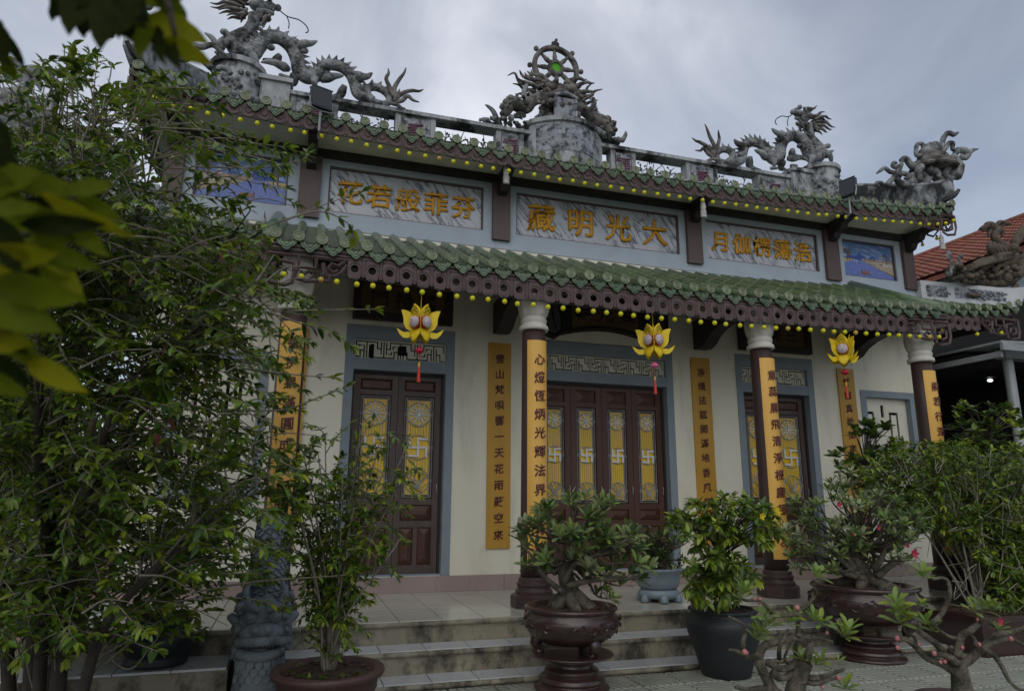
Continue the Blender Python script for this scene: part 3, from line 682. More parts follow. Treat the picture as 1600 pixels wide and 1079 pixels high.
# =========================================================================== upper storey
U = MB()
posts = [(-1.898, -1.609), (1.609, 1.898), (4.536, 4.843), (-4.843, -4.536), (6.387, 6.636), (-6.636, -6.387)]
panels = [(-1.487, 1.487), (-4.423, -2.036), (2.036, 4.423), (5.0, 6.25), (-6.25, -5.0)]
zp0, zp1 = 5.39, 6.12
U.box(-WX, -.012, 5.112, WX, .3, 5.24)
U.build('wall_band', 'pale_blue_plaster', temple)
for a, b in posts: MB().box(a, -.075, 5.242, b, .3, 6.22).build('wall_post', 'brown_paint', temple)
def panel_text(i): return {0: '藏明光大', 1: '花若般菲芬', 2: '月伽楞蕩浩'}.get(i)
def paint(kind):
    NX, NZ = 120, 72; C = np.zeros((NZ, NX, 3))
    rg = np.random.RandomState(3 if kind else 8)
    def sm(n, s):
        a = rg.rand(n+8); k = np.ones(s)/s; return np.convolve(a, k, 'same')[4:n+4]
    jag = sm(NX, 5); jag2 = sm(NX, 3)
    for r in range(NZ):
        for c in range(NX):
            u, v_ = (c+.5)/NX, (r+.5)/NZ
            col = np.array((.20, .33, .62))*(1-.45*(v_-.55)) if v_ > .5 else None
            if v_ > .5:
                cl = mnoise.noise(Vector((u*7, v_*13, 3+kind))); col = np.array((.13, .25, .55))*(1-.4*(v_-.5)/.5)+max(0, cl)*.35
                mt = .52+.20*max(0, 1-abs(u-.36)/.17)+.015*math.sin(u*60)
                mt = max(mt, .52+.14*max(0, 1-abs(u-.60)/.13), .52+.10*max(0, 1-abs(u-.2)/.2))
                if v_ < mt: col = np.array((.035, .085, .36))*(1+.5*(mt-v_))
            else:
                w = mnoise.noise(Vector((u*16, v_*45, 7))); col = np.array((.15, .21, .55))*(1.05+.35*w)
                col = col*(.75+.6*v_)
            bank = .5-.62*max(0, u-.40)**.9
            if u > .40 and v_ < .52 and v_ > bank: 
                t = (v_-bank)/(.52-bank+.001); col = np.array((.42, .34, .24))*(1 if t > .12 else .4)*(.8+.4*jag2[c])
                if .55 < t: col = np.array((.40, .37, .30))*(.6+.8*jag[c])
            if u > .38 and .5 < v_ < .5+.07*jag[c]+.03: col = np.array((.30, .22, .16))*(.6+1.0*jag2[c])
            if u < .22 and v_ < .52 and v_ > .36+.12*u/.22+.02*jag[c]: col = np.array((.55, .43, .16))*(.6+.7*jag2[(c*3+r) % NX])
            for tx, tz, tr in ((.08, .74, .075), (.15, .72, .08), (.12, .62, .06), (.86, .70, .07), (.92, .64, .06)):
                d = math.hypot((u-tx)*1.7, v_-tz)+.05*mnoise.noise(Vector((u*40, v_*40, tx*9)))
                if d < tr and (c*7+r*3) % 5: col = np.array((.10, .075, .05))*(.7+.8*rg.rand())
            for tx in (.10, .15, .88):
                if abs(u-tx) < .008 and .45 < v_ < .72: col = np.array((.09, .06, .04))
            if abs(u-.765) < .032-.03*(v_-.42)/.38 and .42 < v_ < .80: col = np.array((.58, .55, .5)) if (r//3) % 2 else np.array((.20, .10, .09))
            if u > .80 and .40 < v_ < .455: col = np.array((.6, .6, .57))*(.7 if (c//4) % 2 else 1)
            if .36 < u < .52 and .12 < v_ < .2 and (v_-.12) < .08 and abs(u-.44) < .075: col = np.array((.26, .10, .07)) if v_ < .19 else col
            if abs(u-.44) < .1-.3*(.12-v_) and .09 < v_ <= .12: col = np.array((.12, .09, .10))
            if abs(u-.36) < .006 and .12 < v_ < .24: col = np.array((.08, .06, .08))
            for bx in (.235, .275):
                if abs(u-bx) < .012*(1-(v_-.44)/.1) and .44 < v_ < .53: col = np.array((.62, .6, .55))
            if kind:   # the other picture: rows of red roofs by a blue lake
                if v_ > .42 and u < .55: 
                    h = int(v_*9); col = np.array((.30, .10, .08)) if h % 2 else np.array((.46, .42, .34)); col = col*(.6+.6*jag2[(c+r*5) % NX])
                    if v_ > .8: col = np.array((.10, .10, .08))*(.7+jag[c])
                if v_ < .36: col = np.array((.06, .11, .42))*(1+.4*mnoise.noise(Vector((u*10, v_*30, 2))))
                if v_ < .12: col = np.array((.45, .48, .5))
            C[r, c] = np.clip(col*(.92+.16*rg.rand()), 0, 1)
    return C
def picture(a, b, z0, z1, y, C, par):
    NZ, NX, _ = C.shape
    xs = np.linspace(a, b, NX+1); zs = np.linspace(z0, z1, NZ+1)
    V = [(x, y, z) for z in zs for x in xs]; F = [(r*(NX+1)+c, r*(NX+1)+c+1, (r+1)*(NX+1)+c+1, (r+1)*(NX+1)+c) for r in range(NZ) for c in range(NX)]
    me = bpy.data.meshes.new('painting'); me.from_pydata(V, [], F); me.materials.append(MATS['painted_scene'])
    at_ = me.attributes.new('print', 'FLOAT_COLOR', 'CORNER')
    arr = np.ones((NZ*NX, 4, 4), np.float32); arr[:, :, :3] = C.reshape(-1, 1, 3); at_.data.foreach_set('color', arr.ravel())
    me.update(); return link('painting', me, par)
edges = sorted([b for a, b in posts]+[a for a, b in posts])
for i, (a, b) in enumerate(panels):
    l = max([q for p, q in posts if q < a]); r = min([p for p, q in posts if p > b])
    f = MB(); f.box(l, -.002, 5.242, a, .3, 6.22).box(b, -.002, 5.242, r, .3, 6.22).box(a, -.002, 5.242, b, .3, zp0).box(a, -.002, zp1, b, .3, 6.22)
    fr = f.build('panel_frame', 'pale_blue_plaster', temple)
    frame(a, b, zp0, zp1, .022, .028, .09, True).build('panel_moulding', 'brown_paint', fr)
    if i < 3:
        mbp = MB().box(a+.022, .062, zp0+.022, b-.022, .09, zp1-.022).build('marble_panel', 'veined_marble', temple)
        tx = panel_text(i); big = .50 if i == 0 else .40
        glyph_row(tx, a+.10, b-.10, (zp0+zp1)/2, .0615, big, .03, .013, 'gold_letter', mbp, slant=.04)
    else: picture(a+.022, b-.022, zp0+.022, zp1-.022, .062, paint(0) if i == 3 else paint(0)[:, ::-1], fr)
MB().box(-WX-.02, -.07, 6.222, WX+.02, .3, 6.335).build('eave_beam', 'dark_beam', temple)
# upper side walls
MB().box(-WX, .301, 5.112, -WX+.25, 3.3, 6.5).box(WX-.25, .301, 5.112, WX, 3.3, 6.5).box(-WX, 3.05, 5.112, WX, 3.3, 6.5).build('clerestory_side', 'pale_blue_plaster', temple)
# brackets under the upper eave
for a, b in posts:
    c = (a+b)/2
    br = MB(); prof = [(-.076, 5.98), (-.076, 6.221), (-.101, 6.221), (-.101, 6.34), (-.62, 6.34), (-.60, 6.26), (-.44, 6.22), (-.40, 6.14), (-.25, 6.11), (-.20, 6.02)]
    br.slab(prof, -.07, .07, T=Matrix(((0, 1, 0, c), (1, 0, 0, 0), (0, 0, 1, 0), (0, 0, 0, 1)))); br.build('eave_bracket', 'dark_beam', temple)
# =========================================================================== roofs
def disc_mesh(r, name):
    m = MB(); n = 16
    prof = [(r, .0), (r, -.012), (r*.93, -.020), (r*.80, -.020), (r*.74, -.010), (r*.62, -.010), (r*.56, -.018), (r*.42, -.018), (r*.36, -.009), (r*.2, -.009), (r*.12, -.017), (.001, -.017)]
    V = []; F = []
    for q, y in prof:
        for j in range(n): a = 2*math.pi*j/n; V.append((q*math.cos(a), y, q*math.sin(a)))
    for i in range(len(prof)-1):
        for j in range(n): F.append((i*n+j, i*n+(j+1) % n, (i+1)*n+(j+1) % n, (i+1)*n+j))
    m.add(V, F); return m.mesh(name, 'green_glaze_light', True)
def drip_mesh(w, h, name):
    out = []
    for t in np.linspace(0, 1, 13):      # scalloped heart, left to right along the lower edge
        x = -w/2+w*t; d = 1-abs(2*t-1)
        z = -h*(.34+.66*d**.9)-.012*abs(math.sin(t*math.pi*4)); out.append((x, z))
    poly = [(-w/2, -.03*h)]+out+[(w/2, -.03*h), (w*.25, -.14*h), (0, -.17*h), (-w*.25, -.14*h)]
    cx, cz = 0, -.42*h; m = MB(); n = len(poly); V = []; F = []
    for sc_, y in ((1, 0), (1, -.016), (.9, -.022), (.82, -.010), (.70, -.010), (.62, -.021), (.52, -.021), (.45, -.008), (.30, -.008), (.22, -.02), (.02, -.02)):
        for x, z in poly: V.append((cx+(x-cx)*sc_, y, cz+(z-cz)*sc_))
    for i in range(10):
        for j in range(n): F.append((i*n+j, (i+1)*n+j, (i+1)*n+(j+1) % n, i*n+(j+1) % n))
    m.add(V, F); return m.mesh(name, 'drip_glaze')
def barrel_mesh(L, r, name, m_='green_glaze'):
    m = MB(); V = []; F = []; n = 8      # half round tile lying along +y, wider at the foot
    for y, rr in ((0, r), (.012, r*1.02), (L, r*.93)):
        for j in range(n+1): a = math.pi*j/n; V.append((rr*math.cos(a), y, rr*math.sin(a)))
    for i in range(2):
        for j in range(n): F.append((i*(n+1)+j, i*(n+1)+j+1, (i+1)*(n+1)+j+1, (i+1)*(n+1)+j))
    F.append(tuple(range(n, -1, -1))); m.add(V, F); return m.mesh(name, m_, True)
MODL = .262; RL = .062
# ---- lower roof: the porch slope
EY, SL = -1.91, math.atan2(.955, 1.91)
def zl(x): return 4.115+.0045*x*x
deck = MB()
xs = np.linspace(-5.10, 5.10, 40)
V = []; F = []
for x in xs: V += [(x, EY+.06, zl(x)-.05), (x, -.002, zl(x)+.955-.08), (x, -.002, zl(x)+.955-.2), (x, EY+.06, zl(x)-.16)]
for i in range(len(xs)-1):
    o = i*4; F += [(o, o+4, o+5, o+1), (o+3, o+2, o+6, o+7), (o, o+3, o+7, o+4)]
deck.add(V, F)
lower = deck.build('lower_roof', 'dark_beam', temple)
md, mdr = disc_mesh(.071, 'eave_disc'), drip_mesh(.225, .165, 'drip_tile')
NB = 7; LT = 1.91/math.cos(SL)/NB; mb1 = barrel_mesh(LT+.02, RL, 'barrel_tile')
RX = Matrix.Rotation(SL, 4, 'X')
pan = MB()
def pan_course(x0, x1, ya, yb, za, zb, n, yclip=None):
    """dished tiles in overlapping courses filling the gutter between two rolls"""
    for k in range(n):
        t0, t1 = k/n, (k+1.15)/n
        V = []
        for t, up in ((t0, .022), (t1, 0)):
            y, z = ya+(yb-ya)*t, za+(zb-za)*t+up
            for j in range(5): u = j/4; V.append((x0+(x1-x0)*u, y, z-.035*math.sin(math.pi*u)))
        V += [(v[0], v[1], v[2]-.02) for v in V[:5]]
        pan.add(V, [(j, j+1, j+6, j+5) for j in range(4)]+[(j+10, j+11, j+1, j) for j in range(4)])
for j in range(39):
    x = -5.017+MODL*j; z = zl(x)
    link('eave_disc', md, lower, M=Matrix.Translation((x, EY-.005, z+.02)) @ Matrix.Rotation(R(-6+rng.uniform(-3, 3)), 4, 'X') @ Matrix.Rotation(rng.uniform(0, 6), 4, 'Y'))
    if j < 38: link('drip_tile', mdr, lower, M=Matrix.Translation((x+MODL/2, EY+.015, zl(x+MODL/2)-.015)) @ Matrix.Rotation(R(-10+rng.uniform(-3, 3)), 4, 'X'))
    for k in range(NB):
        s_ = k*LT
        link('barrel_tile', mb1, lower, M=Matrix.Translation((x+rng.uniform(-.004, .004), EY+s_*math.cos(SL), z-.035+s_*math.sin(SL))) @ RX)
    if j < 38:
        zz = zl(x+MODL/2); pan_course(x, x+MODL, EY+.01, -.004, zz-.03, zz+.925, 12)
pan.build('pan_tile', 'pan_glaze', lower, kind='stuff')
for s_ in (-1, 1):
    x = 5.085*s_; ver = MB()
    ver.tube([(x, EY+.02, zl(x)+.0), (x, -.01, zl(x)+.97)], .085, 10); ver.ball((x, EY+.02, zl(x)), .085, 10, 6, (1, .25, 1))
    ver.build('verge_roll', 'green_glaze', lower, smooth=True)
fs = MB()
def band(m, f, y0, y1, zt, zb, x0, x1, n=60):
    V = []; F = []
    for x in np.linspace(x0, x1, n): V += [(x, y0, f(x)+zt), (x, y1, f(x)+zt), (x, y1, f(x)+zb), (x, y0, f(x)+zb)]
    for i in range(n-1):
        o = i*4
        for a in range(4): F.append((o+a, o+(a+1) % 4, o+4+(a+1) % 4, o+4+a))
    F += [(0, 1, 2, 3), (4*n-1, 4*n-2, 4*n-3, 4*n-4)]; m.add(V, F)
band(fs, zl, -1.875, -1.70, -.05, -.17, -5.09, 5.09)
fs.build('fascia', 'dark_beam', lower)
dt = MB(); band(dt, zl, -1.893, -1.8755, -.075, -.105, -5.09, 5.09); band(dt, zl, -1.889, -1.8755, -.125, -.15, -5.09, 5.09)
dt.build('fascia_moulding', 'carved_brown', lower)
# porch ceiling
pc = MB()
for a, b in ((-5.05, -4.9), (-4.9, 4.9), (4.9, 5.05)):
    pc.hexa([(a, -1.69, 4.0), (b, -1.69, 4.0), (b, -.003, 4.52), (a, -.003, 4.52), (a, -1.69, 4.03), (b, -1.69, 4.03), (b, -.003, 4.55), (a, -.003, 4.55)])
pc.build('porch_ceiling', 'brown_paint', lower)
# pierced fringe under the eave: a rounded plate with a round hole, and a slat beside it
def fringe_unit(w, h, hole, name, arc=False):
    m = MB(); n = 24; cx, cz = 0, -h*.46
    oct_ = []
    hw = w*.40
    for j in range(n):
        a = 2*math.pi*j/n; ca, sa = math.cos(a), math.sin(a)
        if sa > 0: k = min(hw/max(abs(ca), 1e-6), (h*.46)/max(sa, 1e-6))
        else: k = 1/(abs(ca/hw)**3.2+abs(sa/(h*.54))**3.2)**(1/3.2)
        oct_.append((cx+ca*k, cz+sa*k))
    V = []; F = []
    rings = [(lambda p, a: p, .0), (lambda p, a: p, -.022), (lambda p, a: (cx+hole*1.55*math.cos(a), cz+hole*1.55*math.sin(a)), -.026), (lambda p, a: (cx+hole*1.5*math.cos(a), cz+hole*1.5*math.sin(a)), -.017), (lambda p, a: (cx+hole*math.cos(a), cz+hole*math.sin(a)), -.017), (lambda p, a: (cx+hole*math.cos(a), cz+hole*math.sin(a)), 0)]
    for fn, y in rings:
        for j in range(n): x, z = fn(oct_[j], 2*math.pi*j/n); V.append((x, y, z))
    for i in range(5):
        for j in range(n): F.append((i*n+j, (i+1)*n+j, (i+1)*n+(j+1) % n, i*n+(j+1) % n))
    for j in range(n): F.append((j, (j+1) % n, 5*n+(j+1) % n, 5*n+j))
    m.add(V, F); sx = w*.5
    m.box(sx-w*.085, -.018, -h*.86, sx+w*.085, 0, 0); m.box(sx-w*.03, -.024, -h*.80, sx+w*.03, -.0185, -.02)
    if arc:
        m.tube([(cx+hole*1.05*math.cos(a), -.02, cz+hole*1.05*math.sin(a)) for a in np.linspace(R(160), R(395), 12)], .010, 4)
        m.box(-hole*.95, -.01, cz-hole*.95, hole*.95, -.002, cz+hole*.95)
    return m.mesh(name, 'carved_brown')
fu = fringe_unit(.205, .25, .047, 'fringe_plate')
x = -4.1
xs_l = []
while x < 4.15: xs_l.append(x); x += .2055
for x in xs_l: link('fringe_plate', fu, lower, M=(x, -1.878, zl(x)-.16))
def spiral(cx, cz, r0, turns, y, d=1, a0=0, n=26):
    return [(cx+d*r0*(1-.82*i/n)*math.cos(a0+turns*2*math.pi*i/n), y, cz+r0*(1-.82*i/n)*math.sin(a0+turns*2*math.pi*i/n)) for i in range(n+1)]
def scroll_end(x, z, s_, y, sc=1., flip=1):
    """openwork key-and-leaf scroll closing the fringe at a corner; flip turns it to run the other way"""
    m = MB(); f = lambda a, b: (x+flip*a*sc, y, z+b*sc); w = .024*sc
    def path(p): m.tube([f(a, b) for a, b in p], w, 4, flat=1.0)
    path([(-.02, -.02), (.92, -.02)]); path([(.92, -.02), (.93, -.24), (.88, -.37), (.70, -.40), (.62, -.36), (.60, -.22)])
    path([(.60, -.22), (.62, -.12), (.76, -.10), (.84, -.16), (.84, -.27), (.74, -.31), (.69, -.26), (.71, -.19), (.77, -.19)])
    path([(.56, -.02), (.56, -.16), (.36, -.16), (.36, -.03)]); path([(.56, -.16), (.60, -.30), (.46, -.33), (.30, -.31), (.26, -.2), (.28, -.08)])
    path([(.46, -.33), (.38, -.25), (.44, -.2), (.50, -.25)])
    path([(.0, -.08), (.06, -.18), (.14, -.24), (.24, -.24), (.26, -.16)]); path([(.02, -.03), (.10, -.10), (.18, -.08), (.22, -.15), (.15, -.19), (.10, -.16)])
    path([(.08, -.2), (.02, -.13)]); path([(.2, -.24), (.2, -.31), (.28, -.3)])
    return m
for s_ in (-1, 1): scroll_end(4.19*s_, zl(4.2)-.165, s_, -1.885, .98, s_).build('carved_scroll', 'carved_brown', lower)
# the porch gable cheeks
for s_ in (-1, 1): MB().slab([(-1.86, 4.0), (-1.86, 4.1), (0, 5.02), (0, 4.45)], -.02, .02, T=Matrix(((0, 1, 0, 5.05*s_), (1, 0, 0, 0), (0, 0, 1, 0), (0, 0, 0, 1)))).build('gable_cheek', 'dark_beam', lower)
# ---- lower roof: the side wings, with a hip running to an upturned corner
WYE, XC = -.85, 8.15
def zw(x): q = max(0, (abs(x)-6.7)/1.45); return 4.685+.20*q*q
def hipy(x): return WYE*(x-WX)/(XC-WX) if x > WX else 0
SLW = math.atan2(.42, .85)
WINGS = {}
for s_ in (-1, 1):
    wing = MB(); wp = MB()
    xs = np.linspace(5.10, XC, 22); V = []; F = []
    for x in xs:
        yh = hipy(x); zt = zw(x)+.5*(yh-WYE)
        V += [(s_*x, WYE+.03, zw(x)-.05), (s_*x, yh, zt-.05), (s_*x, WYE+.03, zw(x)-.13), (s_*x, yh, zt-.13)]
    for i in range(21):
        o = i*4; q = [(o, o+4, o+5, o+1), (o+2, o+3, o+7, o+6), (o, o+2, o+6, o+4)]; F += q if s_ > 0 else [tuple(reversed(t)) for t in q]
    wing.add(V, F)
    # the slope that faces sideways
    wing.add([(s_*XC, WYE, zw(XC)-.05), (s_*WX, 0, 5.06), (s_*WX, 5.8, 5.06), (s_*XC, 5.8, zw(7)-.05), (s_*XC, WYE, zw(XC)-.13), (s_*WX, 0, 4.97), (s_*WX, 5.8, 4.97), (s_*XC, 5.8, zw(7)-.13)],
             [(0, 1, 2, 3), (7, 6, 5, 4), (0, 3, 7, 4)])
    band(wp, lambda x: zw(x), WYE+.035, WYE+.10, -.06, -.17, 5.12*s_, XC*s_, 24)
    WINGS[s_] = wing.build('side_roof', 'pan_glaze', temple); wp.build('fascia', 'carved_brown', WINGS[s_])
mbw = barrel_mesh(.32, RL, 'barrel_tile'); RXW = Matrix.Rotation(SLW, 4, 'X')
for s_ in (-1, 1):
    pan = MB(); wingo = WINGS[s_]
    for j in range(12):
        x = 5.27+.262*j; yh = hipy(x)
        link('eave_disc', md, wingo, M=Matrix.Translation((s_*x, WYE-.005, zw(x)+.02)) @ Matrix.Rotation(R(-6), 4, 'X') @ Matrix.Rotation(rng.uniform(0, 6), 4, 'Y'))
        if j < 11: link('drip_tile', mdr, wingo, M=Matrix.Translation((s_*(x+.131), WYE+.012, zw(x+.131)-.015)) @ Matrix.Rotation(R(-10), 4, 'X'))
        y = WYE
        while y < yh-.05:
            link('barrel_tile', mbw, wingo, M=Matrix.Translation((s_*x, y, zw(x)-.035+.5*(y-WYE))) @ RXW); y += .27
        if j < 11 and yh-WYE > .2: pan_course(min(s_*x, s_*(x+.262)), max(s_*x, s_*(x+.262)), WYE+.01, yh-.03, zw(x)-.03, zw(x)-.03+.5*(yh-WYE), 5)
    pan.build('pan_tile', 'pan_glaze', wingo, kind='stuff')
for s_ in (-1, 1):
    wingo = WINGS[s_]
    for j in range(10): x = 5.2+.2*j; link('fringe_plate', fu, wingo, M=(s_*x, WYE+.03, zw(x)-.17))
    scroll_end(7.17*s_, zw(7.6)-.18, s_, WYE+.025, 1.0, s_).build('carved_scroll', 'carved_brown', wingo)
    sd = MB().box(min(s_*(XC-.05), s_*(XC-.03)), WYE+.1, 4.52, max(s_*(XC-.05), s_*(XC-.03)), 5.7, 4.66)
    sd.build('side_fringe', 'carved_brown', wingo)
# white hip walls with ink reliefs, curling up at the corner
for s_ in (-1, 1):
    m = MB(); V = []; F = []; n = 22
    for i in range(n+1):
        t = i/n; x = WX+.004+(XC+.16-WX)*t; y = WYE*t-.06*(1-t); zb = zw(x)+.5*(hipy(min(x, XC))-WYE)-.12; c = max(0, (t-.72)/.28)
        zt = 5.42-.27*t+.07*c*c
        if i == n: zb = zt-.10
        elif t > .8: zb += (zt-zb-.1)*((t-.8)/.2)**2
        for yy in (-.075, .075): V += [(s_*x, y+yy, zb), (s_*x, y+yy, zt)]
    for i in range(n):
        o = i*4; F += [(o, o+4, o+5, o+1), (o+2, o+3, o+7, o+6), (o+1, o+5, o+7, o+3), (o, o+2, o+6, o+4)]
    F += [(0, 1, 3, 2), (n*4, n*4+2, n*4+3, n*4+1)]; m.add(V, F); hw = m.build('hip_ridge', 'hip_white', temple)
    for (a, b) in ((.05, .25), (.32, .80)):
        p = MB()
        for i in range(int((b-a)*20)):
            t0 = a+i*.05; x0, x1 = WX+(XC+.16-WX)*t0, WX+(XC+.16-WX)*(t0+.049)
            y0, y1 = WYE*t0-.06*(1-t0)-.079, WYE*(t0+.049)-.06*(1-t0-.049)-.079
            z0, z1 = 5.10-.2*t0, 5.33-.27*t0
            q = [(s_*x0, y0, z0), (s_*x1, y1, z0), (s_*x1, y1, z1), (s_*x0, y0, z1)]
            p.add(q, [(0, 1, 2, 3) if s_ > 0 else (3, 2, 1, 0)])
        p.build('inset_panel', 'ridge_inset', hw)
    p = MB(); r8 = random.Random(5)
    for i in range(38):
        t = r8.uniform(.07, .78); x = WX+(XC+.16-WX)*t; y = WYE*t-.06*(1-t)-.09; z = 5.21-.23*t+r8.uniform(-.07, .07)
        if .26 < t < .31: continue
        if r8.random() < .5: p.ball((s_*x, y, z), r8.uniform(.018, .04), 6, 4, (1, .4, 1))
        else: p.tube([(s_*x, y, z), (s_*(x+.04), y-.01, z+r8.uniform(-.04, .05)), (s_*(x+.09), y, z+r8.uniform(-.05, .05))], [.012, .018, .004], 4, 3)
    p.build('ink_relief', 'ink_relief', hw, kind='stuff')
# ---- upper roof
UY, UX = -.75, 7.05
def zu(x): return 6.40+.0054*x*x+.0 + (.14*max(0, (abs(x)-6.2)/.85)**2)
RY, RZ0, RXE = 1.5, 7.32, 6.25
up = MB(); xs = np.linspace(-UX, UX, 56); V = []; F = []
for x in xs:
    k = max(0, (abs(x)-RXE)/(UX-RXE)); yt = RY+(UY-RY)*k*.97; zt = RZ0+(zu(x)-RZ0)*k*.97
    V += [(x, UY+.03, zu(x)-.05), (x, yt, zt), (x, yt, zt-.08), (x, UY+.03, zu(x)-.13)]
for i in range(55):
    o = i*4; F += [(o, o+4, o+5, o+1), (o+3, o+2, o+6, o+7), (o, o+3, o+7, o+4)]
up.add(V, F)
for s_ in (-1, 1): up.add([(s_*UX, UY, zu(UX)-.05), (s_*RXE, RY, RZ0), (s_*UX, 3.75, zu(UX)-.05)], [(0, 1, 2)])
up.add([(-UX, 3.75, 6.6), (UX, 3.75, 6.6), (RXE, RY, RZ0), (-RXE, RY, RZ0)], [(0, 1, 2, 3)])
upper = up.build('upper_roof', 'pan_glaze', temple)
SU = math.atan2(RZ0-6.4, RY-UY); MODU = .2674
mdu, mdru, mbu = disc_mesh(.072, 'eave_disc'), drip_mesh(.232, .175, 'drip_tile'), barrel_mesh(.36, .064, 'barrel_tile')
RXU = Matrix.Rotation(SU, 4, 'X'); rows = MB(); pan = MB()
for k in range(-3, 50):
    x = -6.139+MODU*k; z = zu(x)
    link('eave_disc', mdu, upper, M=Matrix.Translation((x, UY-.005, z+.02)) @ Matrix.Rotation(R(-4+rng.uniform(-3, 3)), 4, 'X') @ Matrix.Rotation(rng.uniform(0, 6), 4, 'Y'))
    if k < 49: link('drip_tile', mdru, upper, M=Matrix.Translation((x+MODU/2, UY+.012, zu(x+MODU/2)-.012)) @ Matrix.Rotation(R(-8+rng.uniform(-3, 3)), 4, 'X'))
    link('barrel_tile', mbu, upper, M=Matrix.Translation((x, UY, z-.038)) @ RXU)
    kk = max(0, (abs(x)-RXE)/(UX-RXE)); yt = RY+(UY-RY)*kk
    y = UY+.34
    while y < yt-.1:
        zz = z-.038+(y-UY)*math.tan(SU)
        rows.tube([(x, y, zz), (x, min(yt, y+.33), zz+.33*math.tan(SU))], [.066, .06], 8); y += .33
    if k < 49: pan_course(x, x+MODU, UY+.01, yt-.02, zu(x+MODU/2)-.04, zu(x+MODU/2)-.04+(yt-UY)*math.tan(SU), 7)
rows.build('barrel_row', 'green_glaze', upper, smooth=True, kind='stuff'); pan.build('pan_tile', 'pan_glaze', upper, kind='stuff')
fs = MB(); band(fs, zu, UY+.035, UY+.12, -.05, -.14, -UX, UX); band(fs, zu, UY+.02, UY+.0345, -.085, -.11, -UX, UX); fs.build('fascia', 'carved_brown', upper)
sf = MB()
V = []; F = []
for x in xs: q = max(0, abs(x)-6.3); V += [(x, UY+.06, zu(x)-.10), (x, -.07, 6.345+.1*q), (x, UY+.06, zu(x)-.08), (x, -.07, 6.36+.1*q)]
for i in range(55): o = i*4; F += [(o, o+1, o+5, o+4), (o+2, o+6, o+7, o+3)]
sf.add(V, F)
for s_ in (-1, 1): sf.add([(s_*UX, UY+.06, zu(UX)-.12), (s_*WX, -.1, 6.42), (s_*WX, 3.3, 6.5), (s_*UX, 3.3, 6.5)], [(0, 1, 2, 3)])
sf.build('soffit', 'cream_plaster', upper)
fu2 = fringe_unit(.2, .205, .045, 'fringe_plate', True)
x = -5.95
while x < 6.0: link('fringe_plate', fu2, upper, M=(x, UY+.03, zu(x)-.058)); x += .2
for s_ in (-1, 1): scroll_end(6.02*s_, zu(6.5)-.09, s_, UY+.02, 1.06, s_).build('carved_scroll', 'carved_brown', upper)
for s_ in (-1, 1):
    sd = MB()
    for j in range(11):
        y = UY+.08+j*.3; sd.tube([(s_*(UX-.03), y, 6.62-.06*min(j, 3)/3), (s_*(UX-.03), y+.02, 6.40), (s_*(UX-.03), y+.14, 6.32), (s_*(UX-.03), y+.26, 6.40), (s_*(UX-.03), y+.28, 6.58)], .022, 4)
    sd.box(min(s_*(UX-.01), s_*(UX-.05)), UY+.07, 6.44, max(s_*(UX-.01), s_*(UX-.05)), 3.3, 6.80)
    sd.build('side_fringe', 'carved_brown', upper)
    for j in range(12): link('eave_disc', mdu, upper, M=Matrix.Translation((s_*(UX+.03), UY+.25+j*.27, 6.68)) @ Matrix.Rotation(R(90*s_), 4, 'Z'))
# ---- main ridge: pierced parapet with posts, lettered panels and a bowed drum
rg_ = MB(); ry0, ry1 = RY-.11, RY+.11
ZR0, ZR1 = 7.27, 8.08
solid = [(.93, 1.42), (2.62, 3.30), (4.35, 5.1)]; opens = [(1.42, 2.62), (3.30, 4.35)]
parts = {}
for s_ in (-1, 1):
    for a, b in solid: rg_.box(min(s_*a, s_*b), ry0+.02, ZR0, max(s_*a, s_*b), ry1-.02, ZR1-.072)
    for a, b in opens: rg_.box(min(s_*a, s_*b), ry0+.02, ZR0, max(s_*a, s_*b), ry1-.02, ZR0+.30)
    for c in (.95, 1.40, 2.64, 3.28, 4.37, 5.08): rg_.box(s_*c-.045, ry0, ZR0, s_*c+.045, ry1, ZR1-.0715)
rg_.box(-5.14, ry0-.05, ZR1-.071, 5.14, ry1+.05, ZR1)
ridge = rg_.build('ridge_wall', 'ridge_wall', temple)
for s_ in (-1, 1):
    for a, b in solid:
        MB().box(min(s_*a, s_*b)+.08, ry0+.0, ZR0+.2, max(s_*a, s_*b)-.08, ry0+.019, ZR1-.13).build('letter_panel', 'ridge_inset', ridge)
        ch = {.93: '福', 2.62: '壽', 4.35: '氣'}[a]
        link('character', glyph(ch, .32, .02, .004, 'purple_letter'), ridge, M=(s_*(a+b)/2, ry0-.001, 7.71))
    for a, b in opens:   # cut-out flowers standing in the openings
        fl = MB(); r9 = random.Random(int(a*10)+s_)
        x = min(s_*a, s_*b)+.08; xe = max(s_*a, s_*b)-.1
        while x < xe:
            h = r9.uniform(.22, .42); zb = ZR0+.30
            fl.tube([(x, RY, zb), (x+r9.uniform(-.06, .06), RY, zb+h*.6), (x+r9.uniform(-.12, .12), RY, zb+h)], [.012, .01, .006], 4, 3)
            for q in range(3): fl.ball((x+r9.uniform(-.08, .08), RY, zb+r9.uniform(.05, h)), .035, 5, 4, (1, .4, .5), M=Matrix.Rotation(r9.uniform(0, 3), 3, 'Y'))
            fl.tube([(x, RY, zb+.12), (x+.10, RY, zb+.2), (x+.17, RY, zb+.13)], [.008, .012, .005], 4, 3); x += r9.uniform(.1, .17)
        fl.build('flower_relief', 'lamp_black', ridge, kind='stuff')
dr = MB(); n = 14; V = []; F = []      # bowed drum in the middle
for i in range(n+1):
    a = -1+2*i/n; x = a*.76-.05; y = RY-.12-.36*(1-a*a)
    V += [(x, y, 7.15), (x, y, 8.20), (x, y-.05, 8.22), (x, y-.05, 8.31), (x, RY+.2, 8.31), (x, RY+.2, 7.15)]
